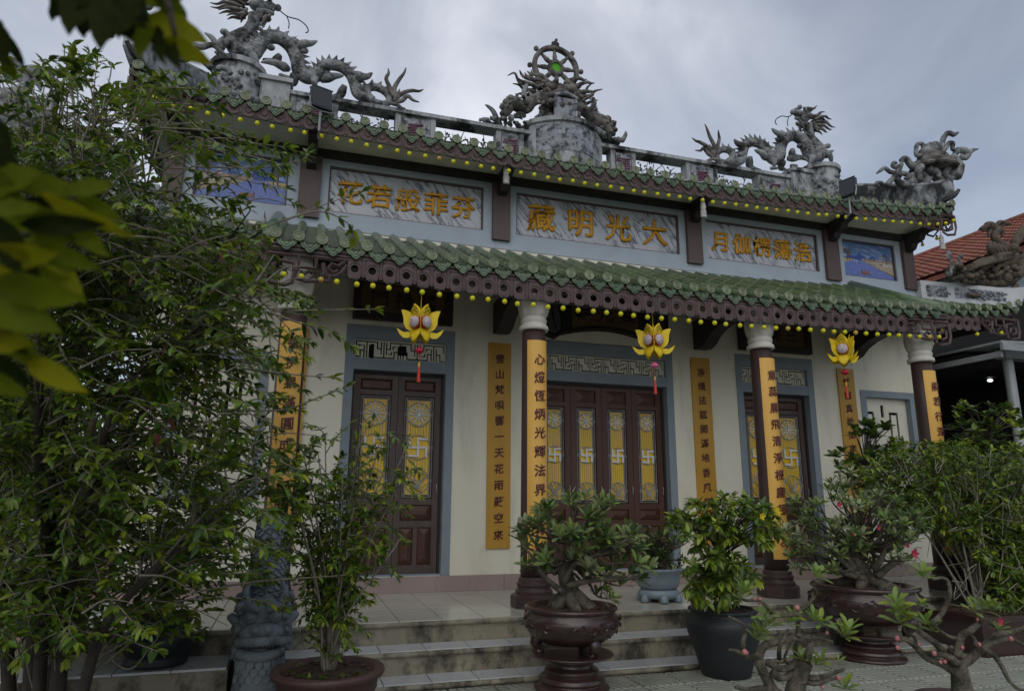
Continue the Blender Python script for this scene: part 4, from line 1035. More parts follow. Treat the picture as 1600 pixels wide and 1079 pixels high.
for i in range(n):
    o = i*6
    for q in range(5): F.append((o+q, o+6+q, o+7+q, o+q+1))
F += [(0, 1, 2, 3, 4, 5), tuple(range(n*6+5, n*6-1, -1))]; dr.add(V, F); dr.build('drum', 'ridge_wall', ridge)
V = []; F = []; p = MB()
for i in range(1, n):
    a = -1+2*i/n; x = a*.76-.05; y = RY-.128-.36*(1-a*a); V += [(x, y, 7.62), (x, y, 8.15)]
for i in range(n-2): o = i*2; F.append((o, o+2, o+3, o+1))
p.add(V, F); p.build('drum_painting', 'ridge_inset', ridge)
for s_ in (-1, 1):   # end drums carrying the dragons
    d = MB(); 
    d.box(min(s_*5.14, s_*5.62), RY-.2, 7.2, max(s_*5.14, s_*5.62), RY+.2, 8.16).box(min(s_*5.10, s_*5.66), RY-.25, 8.161, max(s_*5.10, s_*5.66), RY+.25, 8.24)
    d.lathe((s_*6.0, RY, 7.1), [(.41, 0), (.41, 1.18), (.46, 1.19), (.46, 1.28), (.05, 1.285)], 18); d.build('ridge_end', 'ridge_wall', ridge)
    p = MB(); r8 = random.Random(3)
    for i in range(46):
        a = r8.uniform(-2.6, -.5); z = r8.uniform(7.3, 8.18); p.ball((s_*6.0+.41*math.cos(a), RY+.41*math.sin(a), z), r8.uniform(.03, .065), 6, 4)
    p.build('beast_relief', 'weathered_stone', ridge, kind='stuff')
    # hip ridge running down to the upturned corner
    m = MB(); V = []; F = []; n2 = 20
    A = Vector((s_*6.25, RY-.1, 0)); B = Vector((s_*(UX+.02), UY+.02, 0))
    for i in range(n2+1):
        t = i/n2; q = A+(B-A)*t; c = max(0, (t-.68)/.32); zt = 7.98-.86*t+.12*c*c; zb = 7.2+(zu(UX)-.02-7.2)*min(1, t*1.05)
        if t > .86: zb += (zt-.16-zb)*((t-.86)/.14)**1.2
        for o_ in (-.11, .11): V += [(q.x+s_*abs(o_)*(1 if o_ > 0 else -1), q.y+(.05 if o_ > 0 else -.05), zb), (q.x+s_*o_, q.y+(.05 if o_ > 0 else -.05), zt)]
    for i in range(n2):
        o = i*4; qf = [(o, o+4, o+5, o+1), (o+2, o+3, o+7, o+6), (o+1, o+5, o+7, o+3), (o, o+2, o+6, o+4)]; F += qf if s_ > 0 else [tuple(reversed(t)) for t in qf]
    F += [(0, 1, 3, 2), (n2*4, n2*4+2, n2*4+3, n2*4+1)]; m.add(V, F); hr = m.build('hip_ridge', 'ridge_wall', temple)
    cap = MB(); cp_ = []
    for i in range(n2+1): cp_.append((sum(V[i*4+q][0] for q in (1, 3))/2, sum(V[i*4+q][1] for q in (1, 3))/2, V[i*4+1][2]+.02))
    cap.tube(cp_, .075, 6, flat=1); cap.build('ridge_cap', 'weathered_stone', hr)
    cap = MB(); cap.tube([(s_*(UX-.42), UY+.95, 7.08), (s_*(UX-.22), UY+.42, 6.93), (s_*(UX-.04), UY+.04, 6.93), (s_*(UX+.05), UY-.08, 7.06)], [.03, .05, .05, .03], 6, 4); cap.build('curl', 'lamp_black', hr)
# =========================================================================== bulbs strung along the fringes
mbu_ = {}
for nm, mm in (('bulb', 'bulb_yellow'), ('bulb_old', 'bulb_amber')):
    m = MB(); m.ball((0, 0, -.066), .0335, 12, 8, mi=0); m.lathe((0, 0, -.045), [(.018, 0), (.018, .045), (.01, .05)], 8, mi=1); mbu_[nm] = m.mesh(nm, [mm, 'bulb_cap'], True)
def string(label, f, y, x0, x1, step, z_off, loc, ends):
    t = thing('string_lights', label, 'string lights', loc, 'festoon strings of yellow bulbs')
    n = int((x1-x0)/step); w = MB(); pts = []
    for i in range(n+1):
        x = x0+(x1-x0)*i/n+rng.uniform(-.015, .015); z = f(x)+z_off+rng.uniform(-.008, .008)
        link('bulb', mbu_['bulb_old' if rng.random() < .07 else 'bulb'], t, M=Matrix.Translation((x, y, z)) @ Matrix.Rotation(rng.uniform(-.15, .15), 4, 'Y')); pts.append((x, y, z+.004)); pts.append((x+(x1-x0)/n/2, y, z-.012))
    for p_ in ends: link('bulb', mbu_['bulb'], t, M=Vector(p_)); pts.append((p_[0], p_[1], p_[2]+.004))
    w.tube(pts[:2*n+1], .005, 4); w.build('wire', 'wire_black', t)
string('string of yellow bulbs under the lower porch eave', zl, -1.90, -4.9, 4.85, .203, -.395, (0, -1.9, 3.72), [(5.03, -1.6, 3.8), (5.4, WYE, 4.33), (6.2, WYE, 4.30), (7.0, WYE, 4.28), (7.6, WYE, 4.35), (-6, WYE, 4.33)])
string('string of yellow bulbs under the upper eave', zu, UY+.01, -6.9, 6.95, .2085, -.268, (0, UY, 6.1), [(7.02, -.3, 6.32), (7.02, .03, 6.31), (7.02, .35, 6.31), (-7.02, -.3, 6.32), (-7.02, .03, 6.31), (-7.02, .35, 6.31)])
# spiral lamps hanging from the brackets, floodlights on arms above the eave
def cfl(px, py, label):
    q_ = at(px, py, Y=-.58); x = q_.x; dz = q_.z-6.34
    t = thing('spiral_lamp', label, 'lamp', (x, -.58, 6.32+dz), 'white spiral lamps under the upper eave')
    m = MB().lathe((x, -.58, 6.17+dz), [(.035, 0), (.045, .03), (.045, .09), (.03, .14), (.012, .17)], 10).build('holder', 'lamp_spiral', t); MB().tube([(x, -.58, 6.33+dz), (x, -.58, 6.40)], .008, 5).build('cord', 'lamp_spiral', t)
    m = MB(); m.tube([(x+.04*math.cos(a), -.58+.04*math.sin(a), 6.165+dz-.13*a/(8*math.pi)) for a in np.linspace(0, 8*math.pi, 60)], .012, 5); m.build('spiral_tube', 'lamp_spiral', t, smooth=True)
cfl(791, 258, 'white spiral lamp under the eave left of the middle marble panel'); cfl(1098, 313, 'white spiral lamp under the eave right of the middle marble panel'); cfl(1470, 366, 'white spiral lamp below the right corner of the upper eave')
def flood(x, label, turn):
    t = thing('floodlight', label, 'floodlight', (x, UY, 6.2), 'floodlights on the upper eave')
    M_ = Matrix.Translation((x, UY-.10, 6.68)) @ Matrix.Rotation(R(turn), 4, 'Z') @ Matrix.Rotation(R(-8), 4, 'X') @ Matrix.Scale(.76, 4)
    b = MB(); b.box(-.19, -.05, -.21, .19, .06, .21); b.box(-.205, -.06, -.225, .205, -.0505, -.2); b.box(-.205, -.06, .2, .205, -.0505, .225)
    for i in range(9): b.box(-.18+.042*i, .0605, -.17, -.168+.042*i, .10, .17)
    b.v = [tuple(M_ @ Vector(v)) for v in b.v]; b.build('housing', 'lamp_black', t)
    g = MB().box(-.18, -.058, -.19, .18, -.0515, .19); g.v = [tuple(M_ @ Vector(v)) for v in g.v]; g.build('lens', 'lamp_glass', t)
    a = MB(); a.tube([(x, UY+.03, 6.15), (x, UY-.10, 6.2), (x, UY-.10, 6.52)], .018, 6); a.build('arm', 'metal_grey', t)
    y = MB()
    for s_ in (-.2, .2): y.tube([M_ @ Vector((s_, 0, 0)), M_ @ Vector((s_*1.05, 0, -.1)), M_ @ Vector((s_, -.02, -.25)), (x, UY-.10, 6.5)], .012, 4)
    y.build('yoke', 'metal_grey', t)
flood(-4.62, 'black floodlight on the eave in front of the left dragon', 20); flood(4.42, 'black floodlight on the eave between the right dragon and the turtle', -75)
# =========================================================================== the carved figures on the roofs
def flame(m, pts, r=.035, k=5, n=6): m.tube(pts, [r*.8, r*1.15, r, r*.85, r*.6, r*.22], n, k)
def tz(ox, oy, sc, Y):
    def f(a, b, dy=0.): p = at(ox+a/sc, oy+b/sc, Y=Y); return Vector((p.x, Y+dy, p.z))
    return f
def spikes(m, P, rad, every, h, side=1):
    for i in range(1, len(P)-1, every):
        t = (P[i+1]-P[i-1]).normalized(); nrm_ = Vector((-t.z, 0, t.x))*side
        b = P[i]+nrm_*rad[i]*.85; m.spike(b-t*.0, b+nrm_*h+t*h*.35, .055, t)
def make_dragon():
    """the ridge dragon, read off the right-hand one: a waving body on four legs, head turned back, fanned tail"""
    f = tz(1070, 150, 5.996, RY)
    parts = {}
    b = MB()
    path = [(1150, 265, .0), (1160, 330, 0), (1190, 395, .02), (1235, 445, .04), (1270, 510, .03), (1235, 575, 0), (1170, 565, -.02), (1130, 490, -.03), (1085, 410, -.02), (1010, 372, 0), (940, 405, .02), (905, 480, .03), (895, 560, .02), (850, 600, 0), (795, 575, -.02), (755, 500, -.02), (700, 445, 0), (625, 430, .02), (570, 465, .02), (545, 530, 0), (530, 600, 0), (470, 625, 0), (430, 610, .02)]
    P = catmull([f(a, c, d) for a, c, d in path], 5)
    rad = lerplist([.10, .10, .10, .12, .155, .15, .135, .135, .125, .12, .12, .125, .125, .12, .115, .11, .105, .10, .10, .10, .095, .085, .08], len(P))
    b.tube(P, rad, 12); parts['body'] = b
    s_ = MB(); spikes(s_, P[3:-4], rad[3:-4], 2, .13, -1)
    c = [f(385+78*math.cos(R(a)), 552+62*math.sin(R(a)), .05) for a in range(60, -330, -15)]
    cr_ = lerplist([.08, .06], len(c)); b.tube(c, cr_, 10); spikes(s_, c[3:18], cr_[3:18], 2, .10, -1)
    parts['spines'] = s_
    t = MB()
    for q in ([(280, 570), (215, 480), (150, 430), (100, 425), (65, 392)], [(270, 560), (275, 470), (240, 380), (205, 320), (187, 262)], [(285, 540), (310, 460), (328, 400), (312, 360), (314, 318)], [(265, 580), (220, 540), (180, 485), (145, 515), (97, 510)], [(300, 600), (260, 590), (225, 600), (200, 605)], [(275, 560), (250, 500), (235, 450)]):
        flame(t, [f(a, c_, .02*(i % 3-1)) for i, (a, c_) in enumerate(q)], .040)
    parts['tail'] = t
    LL = []
    for q in ([(1290, 470), (1340, 520), (1370, 535), (1395, 505), (1430, 488)], [(1180, 560), (1160, 610), (1145, 650), (1150, 660)], [(1280, 520), (1320, 580), (1340, 650)], [(1010, 500), (1040, 530), (1090, 545), (1110, 540)], [(960, 585), (1000, 605), (1060, 600), (1120, 628)], [(800, 590), (805, 640), (800, 690)], [(930, 600), (930, 650), (990, 668)], [(760, 590), (700, 570), (660, 545), (620, 530)], [(900, 400), (860, 385), (820, 365), (780, 330)], [(545, 480), (500, 490), (460, 470), (430, 430)], [(610, 570), (640, 630), (690, 665), (750, 672)]):
        l = MB(); LL.append(l); l.tube([f(a, c_, (.12 if (q[0][0]//10) % 2 else -.12)*min(1, i)) for i, (a, c_) in enumerate(q)], [.05, .085, .07, .055, .045, .015], 8, 4)
    for a, c_ in ((1150, 655), (1340, 650), (800, 690), (985, 668)):
        l = MB(); l.ball(f(a, c_, -.08), .05, 7, 5, (1.3, 1, .7)); LL.append(l)
        for k_ in (-1, 0, 1): l.tube([f(a, c_, -.05), f(a+22*k_, c_+8, -.12), f(a+34*k_, c_+16, -.14)], [.035, .04, .012], 6, 3)
    l = b
    for a, c_ in ((910, 375), (1060, 480), (720, 540), (1150, 560), (860, 420), (560, 470), (510, 560), (1290, 490), (1320, 480)): l.ball(f(a, c_, -.06), .062, 8, 6, (1.2, 1, .9))
    parts['leg'] = LL
    h = MB()
    h.ball(f(1130, 185), .15, 12, 8, (1, .7, .85)); h.ball(f(1065, 165, 0), .115, 10, 7, (1.3, .75, .7)); h.ball(f(1012, 152, 0), .062, 8, 6); h.ball(f(1060, 118, -.06), .055, 8, 6); h.ball(f(1060, 118, .06), .055, 8, 6)
    h.tube([f(1035, 205), f(1080, 215), f(1140, 235)], [.035, .06, .08], 8, 3)
    h.ball(f(1095, 135, -.09), .035, 8, 6); h.ball(f(1145, 205, -.08), .075, 8, 6)
    for i in range(5): a = 1040+18*i; h.spike(f(a, 186, -.05), f(a+2, 204, -.05), .018, (1, 0, 0))
    parts['head'] = h
    n_ = MB()
    for q in ([(1130, 120), (1170, 130), (1200, 125), (1222, 100)], [(1180, 190), (1225, 195), (1255, 165), (1298, 160)], [(1200, 230), (1250, 210), (1300, 200), (1330, 222), (1362, 230)], [(1215, 250), (1270, 250), (1320, 265), (1355, 295), (1395, 305)], [(1215, 275), (1270, 285), (1310, 300), (1350, 335)], [(1200, 295), (1240, 315), (1275, 325), (1305, 355)], [(1190, 250), (1215, 300), (1230, 345)], [(1080, 250), (1095, 290), (1105, 330)], [(1110, 250), (1115, 280), (1125, 295)], [(1060, 235), (1070, 260), (1075, 262)]):
        for dy in (-.05, .05): flame(n_, [f(a, c_, dy) for a, c_ in q], .033)
    parts['mane'] = n_
    w = MB(); w.tube([f(1005, 175, -.03), f(955, 205, -.05), (f(890, 203, -.06)), f(845, 225, -.05), f(833, 260, -.05), f(850, 280, -.05)], .011, 5, 5); w.tube([f(960, 205, -.05), f(948, 250, -.05), f(952, 292, -.05)], .010, 5, 4); parts['whisker'] = w
    return parts
dp = make_dragon()
DM = {'body': 'dragon_scale', 'spines': 'weathered_stone', 'tail': 'weathered_rust', 'leg': 'weathered_stone', 'head': 'weathered_stone', 'mane': 'weathered_rust', 'whisker': 'wire_black'}
for s_, lab in ((1, 'grey dragon on the right half of the ridge, next to the turtle'), (-1, 'grey dragon on the left half of the ridge, behind the floodlight')):
    t = thing('dragon_statue', lab, 'dragon statue', (s_*4.6, RY, 8.2), 'ridge dragons')
    for k_, mm in dp.items():
        for m in (mm if isinstance(mm, list) else [mm]): (m if s_ > 0 else mirx(m)).build(k_, DM[k_], t, smooth=k_ != 'spines')
# --- the wheel of the law on its cloud base
f = tz(740, 50, 5.396, 1.45)
t = thing('wheel_statue', 'eight-spoked wheel with a green lens on a flaming beast mask above the drum', 'wheel statue', (-.1, 1.45, 8.4))
wc = f(692, 308); Rw = .445
m = MB(); n = 40; V = []; F = []
for i in range(n):
    a = 2*math.pi*i/n
    for q, y in ((Rw-.042, -.045), (Rw+.042, -.045), (Rw+.05, 0), (Rw+.042, .045), (Rw-.042, .045), (Rw-.05, 0)): V.append((wc.x+q*math.cos(a), wc.y+y, wc.z+q*math.sin(a)))
for i in range(n):
    for j in range(6): F.append((i*6+j, i*6+(j+1) % 6, (i+1) % n*6+(j+1) % 6, (i+1) % n*6+j))
m.add(V, F); m.build('rim', 'weathered_rust', t, smooth=True)
for i in range(8):
    a = 2*math.pi*i/8+R(4); ca, sa = math.cos(a), math.sin(a); g = lambda r_: wc+Vector((ca*r_, 0, sa*r_))
    sp = MB().tube([g(.13), g(.17), g(.25), g(.33), g(.41)], [.028, .04, .05, .034, .028], 8, 3); sp.build('spoke', 'weathered_rust', t, smooth=True)
    if i != 6: MB().tube([g(.48), g(.51)], [.03, .035], 6).ball(g(.545), .052, 10, 7).build('knob', 'weathered_rust', t, smooth=True)
m = MB(); V = []; F = []; n = 32
for i in range(n):
    a = 2*math.pi*i/n; w_ = 1+.09*math.cos(8*a)
    for q, y in ((.10, -.06), (.165*w_, -.06), (.185*w_, 0), (.165*w_, .06), (.10, .06)): V.append((wc.x+q*math.cos(a), wc.y+y, wc.z+q*math.sin(a)))
for i in range(n):
    for j in range(4): F.append((i*5+j, i*5+j+1, (i+1) % n*5+j+1, (i+1) % n*5+j))
m.add(V, F); hub = m.build('hub', 'weathered_rust', t, smooth=True)
m = MB(); m.slab([(wc.x+.104*math.cos(2*math.pi*i/24), wc.z+.104*math.sin(2*math.pi*i/24)) for i in range(24)], wc.y-.035, wc.y-.028); m.build('lens', 'lens_green', hub)
for q in ([(590, 430), (530, 440), (450, 445), (390, 410), (340, 360), (292, 357)], [(560, 415), (490, 410), (430, 390), (410, 345), (388, 322)], [(560, 400), (510, 395), (475, 365), (450, 332)], [(575, 480), (510, 480), (440, 485), (390, 445), (328, 440)], [(560, 515), (500, 520), (440, 530), (400, 515), (362, 522)], [(560, 400), (535, 380), (525, 355)],
          [(800, 450), (850, 460), (880, 465), (905, 450), (920, 428)], [(830, 490), (900, 510), (950, 500), (965, 460), (990, 445)], [(840, 500), (920, 545), (990, 540), (1020, 500), (1080, 492)], [(840, 520), (900, 560), (950, 590), (1000, 580), (1040, 585)], [(830, 540), (890, 590), (940, 630), (975, 635)], [(830, 450), (860, 455), (880, 435)]):
    fl = MB(); flame(fl, [f(a, c_, rng.uniform(-.06, .06)) for a, c_ in q], .040); fl.build('flame', 'weathered_rust', t, smooth=True)
for ang, sc_ in [(R(a), s2) for a, s2 in ((168, 330), (152, 300), (140, 270), (185, 300), (200, 250), (25, 260), (12, 300), (-4, 310), (-18, 280), (-32, 230), (40, 220))]:
    pts = [f(700+math.cos(ang)*sc_*t*1.05+8*math.sin(t*9+ang*5)*-math.sin(ang), 500-math.sin(ang)*sc_*t-14*math.sin(t*9+ang*5)*math.cos(ang), rng.uniform(-.12, .02)) for t in (.35, .5, .65, .8, .92, 1.0)]; fl = MB(); flame(fl, pts, .042); fl.build('flame', 'weathered_rust', t, smooth=True)
mk = MB(); r8 = random.Random(11)
mk.ball(f(700, 505), .27, 14, 9, (1.15, .7, .62)); mk.ball(f(640, 500, -.15), .13, 8, 6, (1.2, .8, .9)); mk.ball(f(790, 515, -.15), .13, 8, 6, (1.2, .8, .9)); mk.ball(f(715, 540, -.24), .12, 8, 6, (1.1, .7, .7)); mk.ball(f(660, 470, -.2), .06, 8, 6); mk.ball(f(765, 475, -.2), .06, 8, 6)
mk.tube([f(590, 590, -.2), f(680, 570, -.27), f(730, 590, -.28), f(820, 610, -.22)], [.05, .075, .075, .05], 8, 4)
mk.tube([f(570, 520, -.1), f(610, 550, -.2), f(580, 600, -.2)], [.05, .06, .02], 7, 4); mk.tube([f(850, 540, -.1), f(830, 580, -.2), f(860, 630, -.2)], [.05, .06, .02], 7, 4)
for i in range(16): a_ = 560+20*i; mk.ball(f(a_, 745+.03*(a_-560)+r8.uniform(-20, 10), r8.uniform(-.2, .15)), r8.uniform(.06, .10), 8, 6)
mk.tube([f(620, 560, .05), f(640, 650, .05), f(600, 760, .05)], [.12, .13, .16], 8, 3); mk.tube([f(790, 560, .05), f(800, 660, .05), f(840, 770, .05)], [.12, .13, .16], 8, 3)
mk.build('beast_mask', 'weathered_rust', t, smooth=True)
pl = MB(); c = f(725, 700, -.3); pl.box(c.x-.20, c.y-.03, c.z-.34, c.x+.20, c.y+.03, c.z+.17).tube([(c.x-.24, c.y-.03, c.z+.2), (c.x, c.y-.05, c.z+.26), (c.x+.24, c.y-.03, c.z+.2)], .035, 6, 4)
for s_ in (-1, 1): pl.box(c.x+s_*.21-.02, c.y-.05, c.z-.34, c.x+s_*.21+.02, c.y+.02, c.z+.2)
pl.build('tablet', 'ridge_inset', t)
for side, pts, hd in ((-1, [(660, 640), (600, 600), (530, 590), (470, 620), (430, 670), (360, 660), (310, 640), (270, 690), (230, 730)], [(265, 620), (300, 590), (340, 600)]),
                  (1, [(760, 660), (840, 660), (910, 690), (960, 730), (1010, 780), (1070, 800), (1120, 860), (1150, 900)], [(1060, 750), (1110, 760), (1150, 800)])):
    b = MB(); P = catmull([f(a, c_, -.12) for a, c_ in pts], 5); rd = lerplist([.11, .12, .11, .11, .11, .10, .09, .08], len(P)); b.tube(P, rd, 10)
    for a, c_ in hd: b.ball(f(a, c_, -.1), .085, 9, 7)
    for k_ in range(26):
        i = r8.randrange(len(P)); b.ball(P[i]+Vector((r8.uniform(-.16, .16), r8.uniform(-.22, .05), r8.uniform(-.18, .12))), r8.uniform(.03, .06), 7, 5)
    b.build('dragon_body', 'weathered_rust', t, smooth=True)
    s2 = MB(); spikes(s2, P[2:-4], rd[2:-4], 3, .12, 1 if side > 0 else -1)
    for q in ([(420, 700), (350, 730), (400, 760)], [(130, 740), (180, 750), (150, 700), (115, 650), (88, 632)], [(430, 470), (410, 560), (450, 640), (470, 560), (440, 520)], [(345, 560), (350, 600)], [(380, 570), (385, 610)], [(560, 690), (545, 730), (500, 740)], [(320, 730), (370, 740), (410, 730)]) if side < 0 else ([(980, 590), (990, 640), (960, 700), (1000, 690), (1025, 640)], [(1000, 840), (1040, 860), (1040, 900)], [(1160, 920), (1220, 940), (1250, 900), (1265, 855)], [(830, 730), (850, 780), (900, 800)], [(800, 730), (820, 790), (850, 800)], [(1015, 700), (1010, 740)], [(1045, 705), (1045, 745)]):
        s3 = MB(); flame(s3, [f(a, c_, -.12+r8.uniform(-.06, .06)) for a, c_ in q], .05); s3.build('fin', 'weathered_stone', t, smooth=True)
    s2.build('spines', 'weathered_stone', t)
    cl = MB()
    for k_ in range(30):
        u = k_/29; a = (60+420*u) if side < 0 else (980+260*u); c_ = (745+60*u) if side < 0 else (880+55*u)
        cl.ball(f(a, c_+r8.uniform(-12, 14), r8.uniform(-.2, .1)), r8.uniform(.035, .07), 7, 5)
    cl.build('clouds', 'weathered_stone', t, smooth=True)
# a small dark bird perched on the top knob
t = thing('bird', 'small dark bird perched on the top of the wheel', 'bird', tuple(f(692, 150)))
b = MB(); bz = f(697, 110); b.tube([f(717, 152), f(712, 130), f(700, 112), f(690, 92), f(693, 76)], [.012, .03, .062, .05, .025], 9, 4); b.ball(f(697, 70), .032, 9, 7); b.build('body', 'bird_dark', t, smooth=True)
MB().tube([f(699, 66), f(703, 54)], [.012, .002], 6).build('beak', 'bird_dark', t); MB().tube([f(714, 140), f(716, 155)], [.022, .012], 6).build('tail', 'bird_dark', t)
MB().tube([f(694, 118), f(692, 134)], .006, 4).tube([f(700, 120), f(698, 136)], .006, 4).build('feet', 'bird_dark', t)
# --- turtles carrying scrolls on the hip ridges
def make_turtle():
    f = tz(1340, 180, 5.396, -.05); P = {}
    m = MB(); c = f(640, 405); V = []; F = []; n = 24    # domed shell with stepped scutes
    prof = [(.56, -.08), (.60, -.05), (.585, -.02), (.49, .0), (.48, .07), (.39, .10), (.375, .18), (.27, .20), (.25, .27), (.12, .29), (.03, .30)]
    for q, z in prof:
        for j in range(n): a = 2*math.pi*j/n; w_ = 1+.05*(j % 2); V.append((c.x+q*w_*math.cos(a)*.86, c.y+q*w_*math.sin(a)*.62, c.z+z*1.15-.05+.05*math.cos(a)*q))
    for i in range(len(prof)-1):
        for j in range(n): F.append((i*n+j, i*n+(j+1) % n, (i+1)*n+(j+1) % n, (i+1)*n+j))
    F.append(tuple(range((len(prof)-1)*n, len(prof)*n))); F.append(tuple(range(n-1, -1, -1))); m.add(V, F); P['shell'] = m
    m = MB(); m.tube([f(530, 420), f(480, 435), (f(440, 410)), f(415, 375), f(390, 368), f(360, 380)], [.10, .085, .07, .065, .065, .035], 10, 4); m.ball(f(395, 368, -.05), .03, 6, 5); m.tube([f(385, 385), f(360, 395)], [.035, .015], 6); P['head'] = m
    P['leg'] = []
    for q in ([(500, 450), (480, 480), (485, 520), (500, 580)], [(700, 450), (720, 470), (700, 510), (740, 545)], [(560, 460), (600, 480), (640, 500), (650, 545)], [(770, 385), (740, 380), (790, 370)]): P['leg'].append(MB().tube([f(a, b, -.1) for a, b in q], [.08, .075, .06, .045], 8, 4))
    m = MB(); m.tube([f(545, 320), f(600, 300), f(660, 270), f(665, 245)], [.09, .16, .14, .05], 10, 3); m.spike(f(590, 270), f(612, 218), .06, (1, 0, 0)); m.ball(f(660, 262), .10, 8, 6); m.ball(f(580, 310), .12, 8, 6); P['bundle'] = m
    m = MB()
    m.tube([f(545, 335), f(500, 340), f(493, 290), f(505, 245), f(545, 245), f(555, 300)], .043, 7, 5)
    m.tube([f(670, 320), f(710, 260), f(725, 190), f(765, 150), f(810, 165), f(850, 145)], [.05, .055, .055, .055, .05, .02], 7, 5)
    m.tube([f(690, 320), f(735, 285), f(770, 235), f(800, 240), f(800, 285), f(830, 300)], [.05, .05, .045, .05, .045, .03], 7, 5)
    P['ribbon'] = m
    m = MB()
    def curl(pts, r, ret=True): m.tube([f(a, b) for a, b in pts], r, 7, 5)
    curl([(830, 520), (850, 440), (820, 380), (795, 330)], [.11, .12, .1, .07]); curl([(820, 330), (850, 295), (900, 300), (930, 330), (905, 360), (870, 355), (880, 330)], [.06, .07, .075, .07, .06, .045, .025])
    curl([(925, 335), (960, 300), (1015, 285)], [.06, .05, .015]); m.ball(f(855, 432), .11, 9, 7); m.ball(f(780, 430), .10, 9, 7); m.ball(f(785, 490), .10, 9, 7); m.ball(f(775, 420), .07, 8, 6)
    curl([(240, 590), (300, 530), (340, 470), (370, 410)], [.05, .055, .06, .045]); curl([(340, 485), (280, 480), (230, 445), (195, 465), (160, 492)], [.05, .045, .04, .035, .015]); curl([(365, 420), (325, 440), (298, 425), (305, 400), (330, 405)], [.045, .045, .045, .04, .025])
    curl([(320, 530), (360, 575), (420, 580), (460, 540), (470, 490)], [.06, .075, .08, .07, .05]); curl([(345, 520), (370, 490), (415, 500), (420, 530), (395, 535)], [.05, .055, .055, .045, .025])
    curl([(490, 580), (490, 510), (540, 490), (580, 530), (570, 590)], [.06, .06, .06, .06, .06]); curl([(520, 560), (545, 545), (525, 530), (508, 545)], [.045, .04, .035, .02]); curl([(590, 590), (610, 530), (660, 540), (670, 580)], .055); curl([(150, 592), (165, 570), (200, 570), (210, 592)], .04)
    curl([(660, 545), (700, 530), (760, 545), (800, 520)], .07)
    P['cloud_scrolls'] = m
    return P
tp = make_turtle()
for s_, lab in ((1, 'stone turtle carrying a wrapped scroll on the right corner of the upper roof'), (-1, 'stone turtle on the left corner of the upper roof, behind the overhanging leaves')):
    t = thing('turtle_statue', lab, 'turtle statue', (s_*6.8, -.05, 7.4), 'corner turtles')
    for k_, m in [(k2, q2) for k2, v2 in tp.items() for q2 in (v2 if isinstance(v2, list) else [v2])]: (m if s_ > 0 else mirx(m)).build(k_, 'weathered_stone' if k_ != 'shell' else 'weathered_rust', t, smooth=k_ != 'shell')
# --- phoenixes on the lower hips
def make_phoenix():
    f = tz(1400, 330, 4.69, -.55); P = {}; r8 = random.Random(4)
    m = MB(); m.tube([f(745, 130), f(720, 180), f(760, 240), f(830, 290), f(830, 350), f(750, 370), (f(640, 380)), f(560, 395)], [.085, .075, .09, .13, .17, .16, .11, .05], 10, 5); P['body'] = m
    m = MB(); m.ball(f(690, 108), .115, 10, 7, (1.3, .8, .8)); m.tube([f(655, 118), f(625, 125), f(602, 138)], [.06, .035, .008], 8, 3); m.tube([f(660, 135), f(635, 140), f(618, 141)], [.035, .02, .006], 6, 3); m.ball(f(672, 100, -.08), .025, 6, 5); m.tube([f(690, 140), f(680, 165), f(678, 190)], [.05, .04, .012], 6, 3); P['head'] = m
    m = MB(); m.tube([f(730, 110), f(755, 82), f(790, 82), f(780, 108), f(755, 108)], [.04, .045, .04, .03, .015], 6, 4); m.tube([f(770, 105), f(810, 92), f(848, 98)], [.03, .03, .01], 6, 3); m.tube([f(745, 120), f(780, 150), (f(775, 190))], [.06, .05, .02], 6, 3); P['crest'] = m
    m = MB()
    for i in range(7):
        a0 = 640+28*i; m.tube([f(a0+40, 340-6*i, -.1), f(a0-5, 300-4*i, -.16), f(a0-12+2*i, 258+6*i, -.16), f(a0+8, 240+9*i, -.14)], [.07, .065, .05, .02], 6, 4)
    for i in range(7): m.tube([f(800, 330+4*i, -.15), f(700, 345+5*i, -.18), f(600-8*i, 380+6*i, -.16), f(520-6*i, 410+7*i, -.12)], [.05, .055, .045, .015], 6, 4)
    P['wing'] = m
    m = MB()
    for i in range(9): m.tube([f(880, 260-4*i, .05), f(905+4*i, 200-9*i, .02), f(930+8*i, 190-16*i), f(960+14*i, 150-20*i)], [.08, .08, .06, .02], 6, 4)
    P['tail'] = m
    P['leg'] = [MB().tube([f(780, 380), f(790, 430), f(775, 480), f(760, 500)], [.07, .05, .045, .05], 7, 3), MB().tube([f(850, 370), f(870, 440), f(850, 500)], [.07, .05, .05], 7, 3)]
    m = MB()
    m.tube([f(480, 505), f(600, 520), f(740, 528), f(840, 510), f(900, 450), f(925, 370), f(960, 300)], [.05, .075, .08, .09, .10, .10, .06], 8, 5)
    m.tube([f(530, 608), f(640, 622), f(760, 620), f(840, 590), f(880, 540)], [.03, .06, .075, .075, .05], 8, 5)
    for i in range(40):
        a = r8.uniform(385, 860); c_ = r8.uniform(415, 505)+(a-600)*.02; m.tube([f(a, c_, r8.uniform(-.15, .1)), f(a+r8.uniform(10, 30), c_-r8.uniform(5, 22), -.1), f(a+r8.uniform(25, 55), c_+r8.uniform(-20, 12), -.05)], [.035, .055, .02], 6, 3)
    for i in range(8): m.ball(f(r8.uniform(420, 900), r8.uniform(430, 500), r8.uniform(-.1, .1)), r8.uniform(.06, .12), 7, 5)
    P['cloud_scrolls'] = m
    m = MB()
    for i in range(16): a = r8.uniform(375, 480); m.ball(f(a, r8.uniform(300, 470), 0), r8.uniform(.035, .07), 6, 4, (1, .5, 1))
    m.tube([f(400, 480), f(405, 390), f(400, 320)], .03, 5, 3); P['plum_branch'] = m
    return P
pp = make_phoenix()
